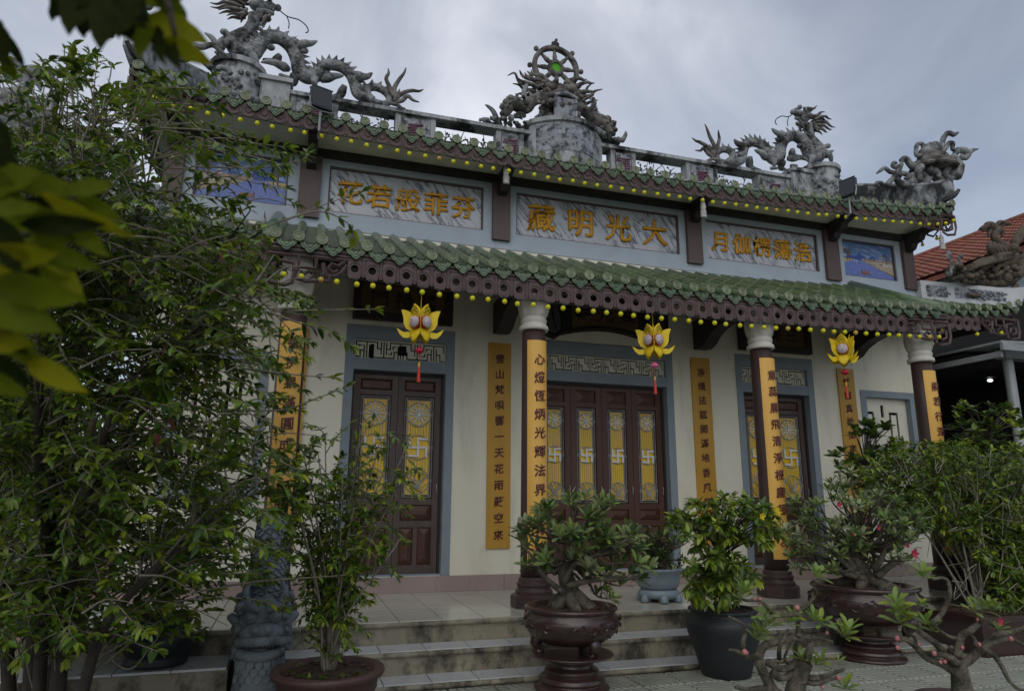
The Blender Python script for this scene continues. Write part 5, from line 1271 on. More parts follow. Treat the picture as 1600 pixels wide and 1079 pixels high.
for s_, lab in ((1, 'brown phoenix with raised neck on the right lower hip, before the red roof'), (-1, 'grey phoenix on the left lower hip, seen through the twigs')):
    t = thing('phoenix_statue', lab, 'phoenix statue', (s_*7.6, -.55, 5.3), 'lower hip phoenixes')
    for k_, m in [(k2, q2) for k2, v2 in pp.items() for q2 in (v2 if isinstance(v2, list) else [v2])]:
        (m if s_ > 0 else mirx(m)).build(k_, ('phoenix_brown' if k_ != 'plum_branch' else 'weathered_stone') if s_ > 0 else 'weathered_stone', t, smooth=True)
# =========================================================================== lotus lanterns
def lantern(px, py, turn, label, bead):
    c = at(px, py, Y=-1.78); t = thing('lotus_lantern', label, 'lantern', tuple(c), 'yellow lotus lanterns hung in the porch')
    def petal(ang, z0, L, w, out, curl_, name, open_=0.):
        m = MB(); V = []; F = []; n = 9
        for i in range(n):
            u = i/(n-1); hw = w*min(1, .5+1.1*u, 1.25*(1-u)**.62)
            if i == n-1: hw = .002
            r = .055+out*u+curl_*u**4; z = z0+L*u-abs(curl_)*.25*u**4*open_
            for q in (-1, -.45, .45, 1): V.append((r-.02*abs(q)*(1-u), q*hw, z))
        for i in range(n-1):
            for j in range(3): F.append((i*4+j, i*4+j+1, (i+1)*4+j+1, (i+1)*4+j))
        Mz = Matrix.Translation(c) @ Matrix.Rotation(ang, 4, 'Z'); V = [Mz @ Vector(v) for v in V]
        m.add(V, F); o = m.build(name, 'lotus_yellow', t, smooth=True)
        so = o.modifiers.new('thickness', 'SOLIDIFY'); so.thickness = .004; return o, Mz
    for i in range(4):
        a = turn+i*math.pi/2
        o, Mz = petal(a, .0, .25, .125, .06, .0, 'petal')
        g = MB()
        for dz in (.0, .045):
            for q in (-1, 1): g.tube([Mz @ Vector((.112+dz*.2, q*.052, .125+dz)), Mz @ Vector((.122+dz*.2, 0, .178+dz))], .004, 4)
        g.build('chevron', 'wire_black', o)
        petal(a, -.03, -.19, .105, .09, -.05, 'petal')
        q = Matrix.Rotation(a, 3, 'Z'); ctr = c+Vector((math.cos(a), math.sin(a), 0))*.085+Vector((0, 0, .025))
        MB().ball(ctr, .085, 14, 9, (.62, 1, .98), M=q).build('red_rim', 'lantern_red', t, smooth=True)
        MB().ball(ctr+Vector((math.cos(a), math.sin(a), 0))*.012, .078, 14, 9, (.65, 1, .98), M=q).build('printed_panel', 'lantern_white', t, smooth=True)
    for i in range(4):
        a = turn+math.pi/4+i*math.pi/2
        ca, sa = math.cos(a), math.sin(a)
        for nm2, fp in (('side_petal', [(.03, -.10), (.11, -.085), (.17, -.05), (.205, .015), (.208, .09), (.238, .185), (.19, .185), (.135, .165), (.075, .12), (.03, .22)]), ('side_petal', [(.06, -.105), (.14, -.087), (.20, -.095), (.242, -.07), (.285, -.045), (.25, -.115), (.205, -.16), (.15, -.165), (.10, -.14), (.05, -.17)])):
            fn = MB(); m_ = len(fp); V = [c+Vector((r_*ca+o_*sa, r_*sa-o_*ca, z_)) for o_ in (-.0035, .0035) for r_, z_ in fp]
            fn.add(V, [tuple(range(m_)), tuple(range(2*m_-1, m_-1, -1))]+[(i2, i2+m_, (i2+1) % m_+m_, (i2+1) % m_) for i2 in range(m_)]); fn.build(nm2, 'lotus_yellow', t)
    MB().tube([c+Vector((0, 0, .1)), (c.x, c.y, 4.05)], .004, 5).build('cord', 'lotus_yellow', t)
    MB().tube([c+Vector((0, 0, -.2)), c+Vector((0, 0, -.48))], .003, 4).build('thread', 'tassel_red', t)
    b = MB(); 
    b.ball(c+Vector((0, 0, -.315)), .048, 10, 7, (1, 1, .9))
    for i in range(6): a = i*math.pi/3; b.ball(c+Vector((.028*math.cos(a), .028*math.sin(a), -.315)), .028, 6, 5)
    b.build('bead', bead, t, smooth=True)
    MB().lathe(c+Vector((0, 0, -.52)), [(.012, 0), (.016, .02), (.012, .04), (.014, .05), (.006, .06)], 8).build('tassel_cap', 'gold_letter', t)
    MB().lathe(c+Vector((0, 0, -.70)), [(.022, 0), (.020, .06), (.016, .14), (.012, .18)], 9).build('tassel', 'tassel_red', t)
lantern(657, 508, -.945, 'yellow lotus lantern hanging before the left pair of doors', 'bead_red')
lantern(1021, 535, -1.25, 'yellow lotus lantern with a pink bead, before the middle doors', 'bead_pink')
lantern(1317, 549, -2.36, 'yellow lotus lantern nearest the right window', 'bead_red')
# =========================================================================== the surroundings
# left side: a low ledge and a strip of pink paving
led = MB().box(-11, -2.78, -.6, -5.06, -2.195, -.245).build('side_ledge', 'step_concrete'); struct(led)
mled = flat_tile(.455, .56, .02, 'ledge_tile', 'tread_glaze')
for i in range(13): link('ledge_tile', mled, led, M=(-5.30-.46*i, -2.49, -.223))
struct(MB().add([(-16, -2.19, -.235), (-6.91, -2.19, -.235), (-6.91, 9, -.235), (-16, 9, -.235)], [(0, 1, 2, 3)]).build('pink_path', 'pink_paving'))
# the neighbour's house with a red tiled roof
hx0, hx1, hz0, hz1, hy0, hy1 = 10.4, 14.2, 6.80, 8.92, -1.5, 13.
hs_ = thing('red_roofed_house', 'neighbouring house with a red tiled roof beyond the right phoenix', 'house', (14, 5, GZ))
MB().box(10.9, hy0+.5, GZ, 17.5, hy1-.5, 6.75).build('wall', 'house_plaster', hs_) if 'house_plaster' in MATS else None
mat('house_plaster', (.42, .50, .53), (.36, .44, .47), .8, 3)
MB().box(10.9, hy0+.6, GZ, 17.5, hy1-.5, 6.80).build('wall', 'house_plaster', hs_)
rf = MB(); rf.slab([(hx0, hz0-.03), (hx1, hz1-.03), (2*hx1-hx0, hz0-.03), (2*hx1-hx0, hz0-.15), (hx1, hz1-.15), (hx0, hz0-.15)], hy0, hy1); roof = rf.build('roof', 'terracotta', hs_)
tl = MB(); nr, nc = 20, 66; L = math.hypot(hx1-hx0, hz1-hz0); du = L/nr; ux_, uz_ = (hx1-hx0)/L, (hz1-hz0)/L
for r in range(nr):
    for c in range(nc):
        y = hy0+(hy1-hy0)*c/nc; w_ = (hy1-hy0)/nc; s0 = r*du; V = []
        for t, h in ((0, .045), (1.12, .012)):
            for q, b in ((0, 0), (.25, .03), (.5, .045), (.75, .03), (.98, 0)):
                d = s0+du*t; V.append((hx0+ux_*d-uz_*(h+b), y+w_*q, hz0+uz_*d+ux_*(h+b)))
        tl.add(V, [(i+1, i, i+5, i+6) for i in range(4)]+[(4, 3, 2, 1, 0)])
tl.build('roof_tile', 'terracotta', roof, kind='stuff')
rt = MB()
for c in range(40):
    y = hy0+(hy1-hy0)*c/40; rt.tube([(hx1, y, hz1+.03), (hx1, y+.36, hz1+.05)], [.13, .11], 8)
rt.build('ridge_tile', 'terracotta', roof, kind='stuff')
MB().slab([(10.9, 6.79), (hx1, hz1-.2), (17.5, 6.79)], hy0+.61, hy0+.8).build('gable', 'house_plaster', hs_)
# open shed between temple and house; near-black walls and sheets carry its inner shade
sh = thing('open_shed', 'open metal-roofed shed with a dark interior right of the temple', 'shed', (9, 1, GZ))
m = MB(); m.hexa([(6.95, -1.3, 3.96), (15, -1.3, 4.25), (15, 8, 4.25), (6.95, 8, 3.96), (6.95, -1.3, 4.0), (15, -1.3, 4.29), (15, 8, 4.29), (6.95, 8, 4.0)]); m.build('roof', 'metal_grey', sh)
MB().box(6.95, 7.8, GZ, 15, 8, 5.6).build('back_wall', 'shed_shade', sh); MB().box(10.6, -1.2, GZ, 10.8, 7.79, 5.6).build('side_wall', 'shed_shade', sh)
MB().box(6.66, .4, GZ, 6.72, 7.79, 3.94).build('shade_sheet', 'shed_shade', sh); MB().add([(6.95, -1, GZ+.02), (10.6, -1, GZ+.02), (10.6, 7.8, GZ+.02), (6.95, 7.8, GZ+.02)], [(0, 1, 2, 3)]).build('floor', 'shed_shade', sh)
MB().add([(6.95, -.6, 3.9), (6.95, 7.8, 3.9), (10.59, 7.8, 4.0), (10.59, -.6, 4.0)], [(0, 1, 2, 3)]).build('ceiling_shade', 'shed_shade', sh)
MB().box(6.9, -1.36, 3.82, 10.6, -1.305, 3.95).build('gutter', 'metal_grey', sh)
MB().box(6.96, -1.25, 3.72, 7.02, 7.7, 3.82).build('side_beam', 'metal_grey', sh)
p_ = at(1580, 600, Y=-.9)
pst = MB().lathe((p_.x, -.9, GZ), [(.12, 0), (.12, .02), (.085, .021), (.085, 4.2), (.085, 4.35)], 14).build('post', 'metal_grey', sh, smooth=True)
MB().box(p_.x-.16, -1.0, 3.78, p_.x+.9, -.8, 3.94).build('cross_beam', 'metal_grey', sh)
mat('lamp_glow', (.9, .9, .85)); _b = MATS['lamp_glow'].node_tree.nodes[MATS['lamp_glow']['bsdf']]; _b.inputs['Emission Color'].default_value = (.9, 1, .97, 1); _b.inputs['Emission Strength'].default_value = 1.6
lc = at(1547, 594, Y=.8); t = thing('hanging_lamp', 'small white lamp glowing in the dark shed', 'lamp', tuple(lc))
MB().ball(lc, .045, 10, 7, (1.2, 1.2, .8)).build('bulb', 'lamp_glow', t, smooth=True); MB().lathe(lc, [(.13, .06), (.05, .12), (.02, .2), (.01, max(.25, 3.88-lc.z))], 12).build('shade', 'lamp_black', t)

# =========================================================================== plants
LEAF = {}
def leaf_shape(kind):
    w, fold, droop, mids = {'ovate': (.21, .10, .12, ((.12, .55), (.42, 1.), (.75, .62))), 'lance': (.145, .06, .10, ((.15, .6), (.45, 1.), (.75, .65))), 'obovate': (.165, .05, .12, ((.3, .5), (.62, 1.), (.88, .7))), 'round': (.28, .06, .16, ((.15, .62), (.5, 1.), (.82, .66)))}[kind]
    v = [(0, 0, 0)]; f = []
    for t, k in mids: z = -droop*t*t; v += [(-w*k, t, z+fold*k), (0, t, z), (w*k, t, z+fold*k)]
    v.append((0, 1, -droop)); n = len(mids)
    f += [(0, 2, 1), (0, 3, 2)]
    for i in range(n-1): a = 1+i*3; f += [(a, a+1, a+4, a+3), (a+1, a+2, a+5, a+4)]
    a = 1+(n-1)*3; f += [(a, a+1, len(v)-1), (a+1, a+2, len(v)-1)]
    return np.array(v), f
SHAPES = {k: leaf_shape(k) for k in ('ovate', 'lance', 'obovate', 'round')}
def leaf_mesh(kind, m):
    if (kind, m) not in LEAF:
        me = bpy.data.meshes.new('leaf'); v, f = SHAPES[kind]; me.from_pydata([tuple(x) for x in v], [], f); me.materials.append(MATS[m]); me.polygons.foreach_set('use_smooth', [True]*len(f)); LEAF[kind, m] = me
    return LEAF[kind, m]
class Plant:
    def __init__(s, name, label, cat, loc, kind, mats, seed=1, group=None):
        s.t = thing(name, label, cat, loc, group); s.kind = kind; s.mats = mats; s.r = random.Random(seed); s.L = []; s.tw = MB(); s.c = Vector(loc)
    def leaf(s, p, d, size, up=None, m=None):
        p = Vector(p); d = Vector(d); d.normalize(); up = up or Vector((s.r.uniform(-.5, .5), s.r.uniform(-.7, .3), 1))
        x = d.cross(up); x = x.normalized() if x.length > 1e-4 else d.orthogonal().normalized(); z = x.cross(d)
        s.L.append((p, x, d, z, size*s.r.uniform(.72, 1.2), s.mats[min(len(s.mats)-1, int(s.r.random()**1.7*len(s.mats)))] if m is None else m))
    def spray(s, pts, n, size, rad=.006, k=5, spread=.9, start=.15, pairs=True, droop=.1):
        P = catmull(pts, k); s.tw.tube(P, [rad, rad*.35], 4, cap=False)
        for i in range(n):
            t = start+(1-start)*(i+.6)/n; q = t*(len(P)-1); j = min(int(q), len(P)-2); p = P[j].lerp(P[j+1], q-j); tg = (P[j+1]-P[j]).normalized()
            side = tg.cross(Vector((s.r.uniform(-.6, .6), s.r.uniform(-.6, .6), 1))).normalized()
            for sg in ((-1, 1) if pairs else (1 if i % 2 else -1,)):
                s.leaf(p, tg*s.r.uniform(.35, .9)+side*sg*spread+Vector((s.r.uniform(-.3, .3), s.r.uniform(-.3, .3), s.r.uniform(-.55, .45)-droop)), size*(1-.35*t*s.r.random()))
        tg = (P[-1]-P[-2]).normalized()
        y_ = 'leaf_young' if 'leaf_young' in s.mats and s.r.random() < .42 else None
        for q in range(4): s.leaf(P[-1], tg+Vector((s.r.uniform(-.6, .6), s.r.uniform(-.6, .6), s.r.uniform(-.4, .6))), size*.85, m=y_)
    def rosette(s, p, d, n, size, flat=.55, m=None):
        d = Vector(d).normalized(); u = d.orthogonal().normalized(); w = d.cross(u); a0 = s.r.uniform(0, 6)
        for i in range(n):
            a = a0+i*2.4; q = i/n; k = flat*(1.5-1.1*q)
            dd = d*(1-.55*(1-q))+(u*math.cos(a)+w*math.sin(a))*k*1.3; s.leaf(Vector(p)+d*.012*i/n, dd, size*(1-.25*q*s.r.random()), up=d+Vector((0, 0, .3)), m=m)
    def branch(s, pts, rad, k=5, n=7, mi=0): s.tw.tube(pts, rad, n, k, mi=mi)
    def finish(s, cap=200, bark='twig_pale', minpx=9, wood='branch'):
        sc_ = []
        for i, (p, x, d, z, size, m) in enumerate(s.L):
            a = pj(p); b = pj(p+d*size); l = math.hypot(a[0]-b[0], a[1]-b[1]) if a[2] > .1 and b[2] > .1 else 0
            if not (-30 < a[0] < 1630 and -30 < a[1] < 1110): l = 0
            sc_.append((-(l*(1+.25*(s.r.random()-.5))), a[2], i))
        sc_.sort(); single = set(i for l, w, i in sc_[:cap] if -l > minpx)
        V = {}; 
        for i, (p, x, d, z, size, m) in enumerate(s.L):
            A = np.array((x, d, z))*size
            if i in single:
                M = Matrix(((x.x*size, d.x*size, z.x*size, p.x), (x.y*size, d.y*size, z.y*size, p.y), (x.z*size, d.z*size, z.z*size, p.z), (0, 0, 0, 1)))
                link('leaf', leaf_mesh(s.kind, m), s.t, M=M)
            else: V.setdefault(m, []).append(SHAPES[s.kind][0] @ A+np.array(p))
        if V:
            ms = list(V); mb = MB(); nv = len(SHAPES[s.kind][0]); ff = SHAPES[s.kind][1]
            for mi, m in enumerate(ms):
                for q in V[m]: mb.add(q, ff, mi)
            mb.build('foliage', ms, s.t, smooth=True, kind='stuff')
        if s.tw.v: s.tw.build(wood, bark, s.t, smooth=True, kind='stuff')
        return s
rr_ = random.Random(21)
def bowl(t, c, prof, name, m, n=32, smooth=True, sx=1, sy=1): return MB().lathe(c, prof, n, sx, sy).build(name, m, t, smooth=smooth)
# --- the big shrub on the left, close to the camera
S = Plant('leafy_shrub', 'tall twiggy green shrub filling the left edge in front of the temple', 'shrub', tuple(at(70, 1150, D=5.0)), 'ovate', ['leaf_mid', 'leaf_dark', 'leaf_mid', 'leaf_mid', 'leaf_young'], 5)
r = S.r
def xr(y): return float(np.interp(y, [60, 110, 160, 200, 250, 300, 340, 380, 430, 520, 600, 700, 780, 860, 930, 990, 1030, 1079], [60, 250, 330, 400, 470, 470, 410, 400, 450, 470, 440, 450, 440, 420, 400, 300, 180, 120]))
limbs = [([(40, 1250), (55, 1000), (75, 820), (95, 640), (130, 520), (190, 420), (240, 250)], 5.2, .075), ([(75, 1250), (100, 980), (125, 820), (160, 690), (215, 600), (300, 520), (400, 440)], 4.9, .06), ([(20, 1250), (10, 1000), (-10, 800), (10, 600), (40, 400), (90, 200)], 5.4, .06), ([(95, 1250), (150, 1010), (230, 900), (320, 820), (400, 760)], 4.7, .045), ([(60, 1250), (90, 1000), (150, 760), (250, 600), (330, 420), (390, 330)], 5.6, .05), ([(50, 1250), (70, 900), (60, 700), (70, 450), (110, 300), (160, 170)], 5., .05)]
LP = []
for pts, D, rad in limbs:
    P = catmull([at(a, b, D=D+.1*math.sin(i*2)) for i, (a, b) in enumerate(pts)], 8); MB().tube(P, [rad, rad*.8, rad*.55, rad*.3, .004], 8).build('trunk', 'bark_dark', S.t, smooth=True); LP += [(p, pj(p)) for p in P]
cnt = 0
while cnt < 1250:
    y = r.uniform(80, 1010); x = r.uniform(-60, xr(y))
    if y < 210 and r.random() < .72: continue
    if 210 < y < 300 and r.random() < .3: continue
    if 210 < y < 330 and x > 240 and r.random() < .5: continue
    if x > xr(y)-90 and r.random() < .35: continue
    if 920 < y and x > 150 and r.random() < .55: continue
    D = r.uniform(4.3, 6.6); e_ = at(x, y, D=D)
    if mnoise.noise(Vector((x*.011, y*.014, D*1.3))) < -.06 and r.random() < .8: continue
    b_ = min((LP[r.randrange(len(LP))] for q in range(22)), key=lambda o: (o[0]-e_).length+.006*max(0, o[1][0]-x+40)+.9*max(0, o[0].z-e_.z)+.5*abs(o[0].z-e_.z))[0]
    d_ = e_-b_
    if d_.length > 1.5: b_ = e_-d_.normalized()*r.uniform(.7, 1.5); d_ = e_-b_
    mid = b_.lerp(e_, .5)+Vector((r.uniform(-.1, .1), r.uniform(-.1, .1), .18*d_.length))
    S.spray([b_, mid, e_, e_+d_.normalized()*.12+Vector((.05, 0, -.06))], r.randint(7, 11), .102, rad=.0065, start=.2); cnt += 1
for pts, n in (([(240, 400), (330, 385), (440, 345), (520, 315), (565, 300)], 9), ([(440, 345), (500, 330), (545, 350), (552, 372)], 5), ([(300, 500), (420, 487), (520, 484), (585, 483)], 4), ([(420, 487), (470, 505), (520, 520), (548, 540)], 9), ([(380, 575), (460, 585), (520, 590)], 4), ([(350, 640), (440, 640), (500, 620), (540, 605)], 7), ([(300, 925), (400, 908), (480, 902), (540, 898)], 4), ([(200, 960), (300, 935), (390, 935), (440, 950)], 8), ([(150, 1010), (200, 1045), (235, 1010), (250, 990)], 3), ([(330, 700), (420, 740), (470, 790)], 8), ([(250, 200), (330, 205), (400, 225), (440, 240)], 9), ([(300, 260), (400, 262), (470, 250), (480, 240)], 9), ([(140, 330), (230, 230), (300, 150), (330, 120)], 5), ([(120, 240), (140, 190), (150, 110)], 3), ([(60, 250), (75, 150), (110, 95)], 6), ([(190, 230), (215, 160), (222, 130)], 3), ([(400, 700), (470, 735), (520, 740)], 6)):
    D = 4.9; S.spray([at(a, b, D=D+.05*i) for i, (a, b) in enumerate(pts)], n, .10, rad=.008, start=.3)
for i in range(70):     # bare pale twigs
    y = r.uniform(250, 980); x = r.uniform(20, xr(y)-40); D = r.uniform(4.2, 5.6); L_ = r.uniform(50, 150); a = r.uniform(-.5, .5)
    S.tw.tube([at(x, y, D=D), at(x+L_*.5, y+L_*a*.5-12, D=D+.1), at(x+L_, y+L_*a, D=D+.15)], [.007, .003], 4, 4, cap=False)
for i in range(14): S.leaf(at(r.uniform(200, 420), r.uniform(300, 700), D=4.6), (r.uniform(-1, 1), 0, -1), .09, m='leaf_red')
S.finish(300)
# --- overhanging tree close to the lens, leaves out of focus; its trunk stands left of the frame
tr_ = thing('overhanging_tree', 'large blurred yellow-green leaves hanging into the top left corner', 'tree', (-6.1, -8.9, GZ))
MB().tube([(-6.1, -8.9, GZ-.02), (-6.05, -8.9, .8), (-6.0, -8.85, 2.0), (-5.8, -8.75, 2.9)], [.09, .08, .07, .05], 10, 5).build('trunk', 'bark_dark', tr_, smooth=True)
S0 = Plant.__new__(Plant); S0.t, S0.kind, S0.mats, S0.r, S0.L, S0.tw, S0.c = tr_, 'ovate', ['leaf_near_mid', 'leaf_near_dark', 'leaf_near_dark'], random.Random(17), [], MB(), Vector((-6.1, -8.9, GZ))
for i in range(2600):  # unseen crown, added outside the frame to shade the left side
    v = Vector((S0.r.gauss(0, 1), S0.r.gauss(0, 1), S0.r.gauss(0, .75))); v = v.normalized()*S0.r.random()**.4; p = Vector((-6.9, -8.3, 3.3))+Vector((v.x*1.9, v.y*1.9, v.z*1.3)); q = pj(p)
    if q[2] > .1 and -260 < q[0] < 1900 and q[1] > -240: continue
    if (p-CAM).length < .8: continue
    S0.leaf(p, (S0.r.uniform(-1, 1), S0.r.uniform(-1, 1), S0.r.uniform(-1, .3)), .2)
S0.tw.tube([(-6.0, -8.85, 2.0), (-6.6, -8.5, 3.1), (-7.2, -8.1, 4.0)], [.06, .04, .015], 7, 4)
S0.finish(0)
bz = MB(); 
for q, D in (([(-160, -260), (60, -150), (180, -40), (230, 30)], 1.35), ([(180, -40), (250, -20), (275, 60)], 1.3), ([(-300, 250), (-120, 340), (0, 372), (120, 345)], 1.2), ([(-260, 420), (-80, 430), (20, 470)], 1.15), ([(-160, -260), (-60, 20), (-20, 60), (10, 55)], 1.4)):
    bz.tube([at(a, b, D=D) for a, b in q], [.012, .008, .004], 6, 4)
bz.tube([(-5.8, -8.75, 2.9), at(-160, -260, D=1.4)], [.03, .014], 6).tube([(-6.0, -8.85, 1.9), at(-300, 250, D=1.2)], [.025, .012], 6).tube([(-6.0, -8.85, 1.7), at(-260, 420, D=1.15)], [.025, .012], 6)
bz.build('branch', 'bark_dark', tr_, smooth=True, kind='stuff')
def bigleaf(base, tip, D, w, m, tilt=0., D2=None):
    a, b = at(*base, D=D), at(*tip, D=D2 or D+.03); d = b-a; L_ = d.length; d.normalize(); x = d.cross(CF*-1+CU*tilt+CR*tilt*.5).normalized(); z = x.cross(d)
    V = []; F = []; n = 9
    for i in range(n+1):
        u = i/n; hw = .62*w*L_*(math.sin(math.pi*(u**.85))**.8)*(1+.06*(i % 2))+.0006; zz = -.10*L_*u*u
        for q in (-1, -.5, 0, .5, 1): V.append(a+d*(L_*u)+x*(hw*q)+z*(zz+abs(q)*hw*.22+.004*math.sin(i*2.2+q*3)))
    for i in range(n):
        for j in range(4): F.append((i*5+j, i*5+j+1, i*5+j+6, i*5+j+5))
    o = MB().add(V, F).build('leaf', m, tr_, smooth=True)
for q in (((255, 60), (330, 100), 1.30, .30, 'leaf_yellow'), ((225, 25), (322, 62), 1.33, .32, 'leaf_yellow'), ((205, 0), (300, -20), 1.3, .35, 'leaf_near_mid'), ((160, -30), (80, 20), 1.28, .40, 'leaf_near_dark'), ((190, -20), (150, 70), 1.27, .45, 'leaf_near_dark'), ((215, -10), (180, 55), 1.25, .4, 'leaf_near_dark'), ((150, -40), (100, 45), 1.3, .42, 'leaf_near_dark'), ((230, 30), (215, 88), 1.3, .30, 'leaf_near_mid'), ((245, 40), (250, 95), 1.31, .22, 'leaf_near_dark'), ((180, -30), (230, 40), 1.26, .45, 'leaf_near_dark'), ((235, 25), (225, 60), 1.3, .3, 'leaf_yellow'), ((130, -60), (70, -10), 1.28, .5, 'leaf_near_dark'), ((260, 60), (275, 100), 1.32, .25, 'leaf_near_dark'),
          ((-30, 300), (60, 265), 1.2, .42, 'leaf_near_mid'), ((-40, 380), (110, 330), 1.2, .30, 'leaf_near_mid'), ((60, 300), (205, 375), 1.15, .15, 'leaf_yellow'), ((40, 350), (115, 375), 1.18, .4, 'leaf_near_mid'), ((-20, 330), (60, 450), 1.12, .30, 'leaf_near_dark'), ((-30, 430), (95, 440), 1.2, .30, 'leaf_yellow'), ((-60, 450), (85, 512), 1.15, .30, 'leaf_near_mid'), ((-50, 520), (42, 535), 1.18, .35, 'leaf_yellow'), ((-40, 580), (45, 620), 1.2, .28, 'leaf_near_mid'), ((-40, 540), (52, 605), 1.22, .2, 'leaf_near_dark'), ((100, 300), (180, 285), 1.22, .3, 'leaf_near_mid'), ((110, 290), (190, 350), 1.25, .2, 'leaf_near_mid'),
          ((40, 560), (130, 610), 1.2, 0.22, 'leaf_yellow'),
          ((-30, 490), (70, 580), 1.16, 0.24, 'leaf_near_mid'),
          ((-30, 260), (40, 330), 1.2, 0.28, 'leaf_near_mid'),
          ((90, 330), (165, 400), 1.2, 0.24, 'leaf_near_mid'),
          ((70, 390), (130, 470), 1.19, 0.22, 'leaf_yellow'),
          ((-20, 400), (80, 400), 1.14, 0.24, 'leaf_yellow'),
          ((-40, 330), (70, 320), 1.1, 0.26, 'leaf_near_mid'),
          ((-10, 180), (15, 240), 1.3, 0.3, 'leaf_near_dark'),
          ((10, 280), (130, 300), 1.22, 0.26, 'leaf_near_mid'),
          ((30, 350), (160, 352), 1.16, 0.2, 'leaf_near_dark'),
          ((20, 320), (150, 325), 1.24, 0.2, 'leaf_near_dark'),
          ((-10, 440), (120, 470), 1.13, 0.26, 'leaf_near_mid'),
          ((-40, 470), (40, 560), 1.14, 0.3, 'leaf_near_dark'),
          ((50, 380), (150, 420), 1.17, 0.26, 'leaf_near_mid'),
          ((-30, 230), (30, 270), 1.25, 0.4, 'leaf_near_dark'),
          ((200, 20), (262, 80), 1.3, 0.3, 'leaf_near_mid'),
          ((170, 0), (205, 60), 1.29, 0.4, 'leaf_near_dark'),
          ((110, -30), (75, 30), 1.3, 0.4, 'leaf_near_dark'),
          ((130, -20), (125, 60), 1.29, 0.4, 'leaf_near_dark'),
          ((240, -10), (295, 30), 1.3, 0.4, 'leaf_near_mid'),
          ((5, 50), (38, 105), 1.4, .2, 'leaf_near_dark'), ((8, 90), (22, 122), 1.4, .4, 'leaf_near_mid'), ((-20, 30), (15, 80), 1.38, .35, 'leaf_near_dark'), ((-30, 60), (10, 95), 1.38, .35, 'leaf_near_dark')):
    bigleaf(q[0], q[1], q[2], q[3], q[4], rr_.uniform(-.5, .5), q[2]+rr_.uniform(-.06, .06))
# --- shrub in a wide clay pot, bottom left
pc_ = at(513, 1042, Z=-.05)
S = Plant('potted_shrub', 'leafy shrub in a wide brown clay pot in front of the steps', 'potted plant', (pc_.x, pc_.y, GZ), 'ovate', ['leaf_mid', 'leaf_dark', 'leaf_mid', 'leaf_young'], 9)
bowl(S.t, (pc_.x, pc_.y, GZ), [(.26, 0), (.30, .02), (.345, .16), (.38, .30), (.40, .385), (.435, .40), (.445, .43), (.435, .45), (.385, .45), (.36, .40), (.01, .385)], 'pot', 'pot_clay', 36)
for z in (.14, .22, .30): MB().lathe((pc_.x, pc_.y, GZ), [(.345+.22*(z-.16)+.006, z), (.345+.22*(z-.16)+.014, z+.006), (.345+.22*(z-.16)+.008, z+.012)], 36, cap=False).build('groove_ring', 'pot_clay', S.t, smooth=True)
def soil(t, c, rad, z, seed=1, sx=1, sy=1):
    m = MB(); n = 20; V = []; F = []
    for i in range(6):
        for j in range(n): q = rad*i/5; a = 2*math.pi*j/n; x, y = c[0]+q*sx*math.cos(a), c[1]+q*sy*math.sin(a); V.append((x, y, z+.03*(1-i/5)+.02*mnoise.noise(Vector((x*14, y*14, seed)))))
    for i in range(5):
        for j in range(n): F.append((i*n+j, (i+1)*n+j, (i+1)*n+(j+1) % n, i*n+(j+1) % n))
    m.add(V, F); m.build('soil', 'soil', t, smooth=True)
    g = MB(); r8 = random.Random(seed)
    for i in range(70):
        a, q = r8.uniform(0, 6.28), rad*math.sqrt(r8.random())*.93; s_ = r8.uniform(.008, .022); g.ball((c[0]+q*sx*math.cos(a), c[1]+q*sy*math.sin(a), z+.015+.02*(1-q/rad)), s_, 5, 4, (1.4, 1, .6))
    g.build('clods', 'soil', t, kind='stuff')
soil(S.t, pc_, .375, -.085)
r = S.r; base = Vector((pc_.x, pc_.y, -.08)); Dp = pj(base)[2]; st = []
for i in range(26):
    tx, ty = r.uniform(445, 640), r.uniform(660, 880); e_ = at(tx, ty, D=Dp+r.uniform(-.35, .35)); b_ = base+Vector((r.uniform(-.05, .05), r.uniform(-.05, .05), 0)); mid = b_.lerp(e_, .45); mid.x = b_.x+(mid.x-b_.x)*.55
    P = catmull([b_, mid, e_], 7); S.tw.tube(P, [.012, .008, .004], 5); st += P[5:]
for i in range(300):
    p = st[r.randrange(len(st))]; q = pj(p); x = min(655, max(438, q[0]+r.uniform(-50, 50))); e_ = at(x, q[1]+r.uniform(-50, 25), D=q[2]+r.uniform(-.15, .15)); S.spray([p, p.lerp(e_, .5)+Vector((0, 0, .04)), e_], r.randint(4, 8), .075, rad=.0045)
for i in range(26): p = base+Vector((r.uniform(-.06, .06), r.uniform(-.06, .06), r.uniform(.03, .4))); S.spray([p, p+Vector((r.uniform(-.15, .15), r.uniform(-.15, .1), r.uniform(0, .12)))], 3, .065, rad=.004)
for i in range(10): a = r.uniform(0, 6.28); S.rosette(base+Vector((.28*math.cos(a), .28*math.sin(a), .0)), (0, 0, 1), 5, .05)
S.finish(200)
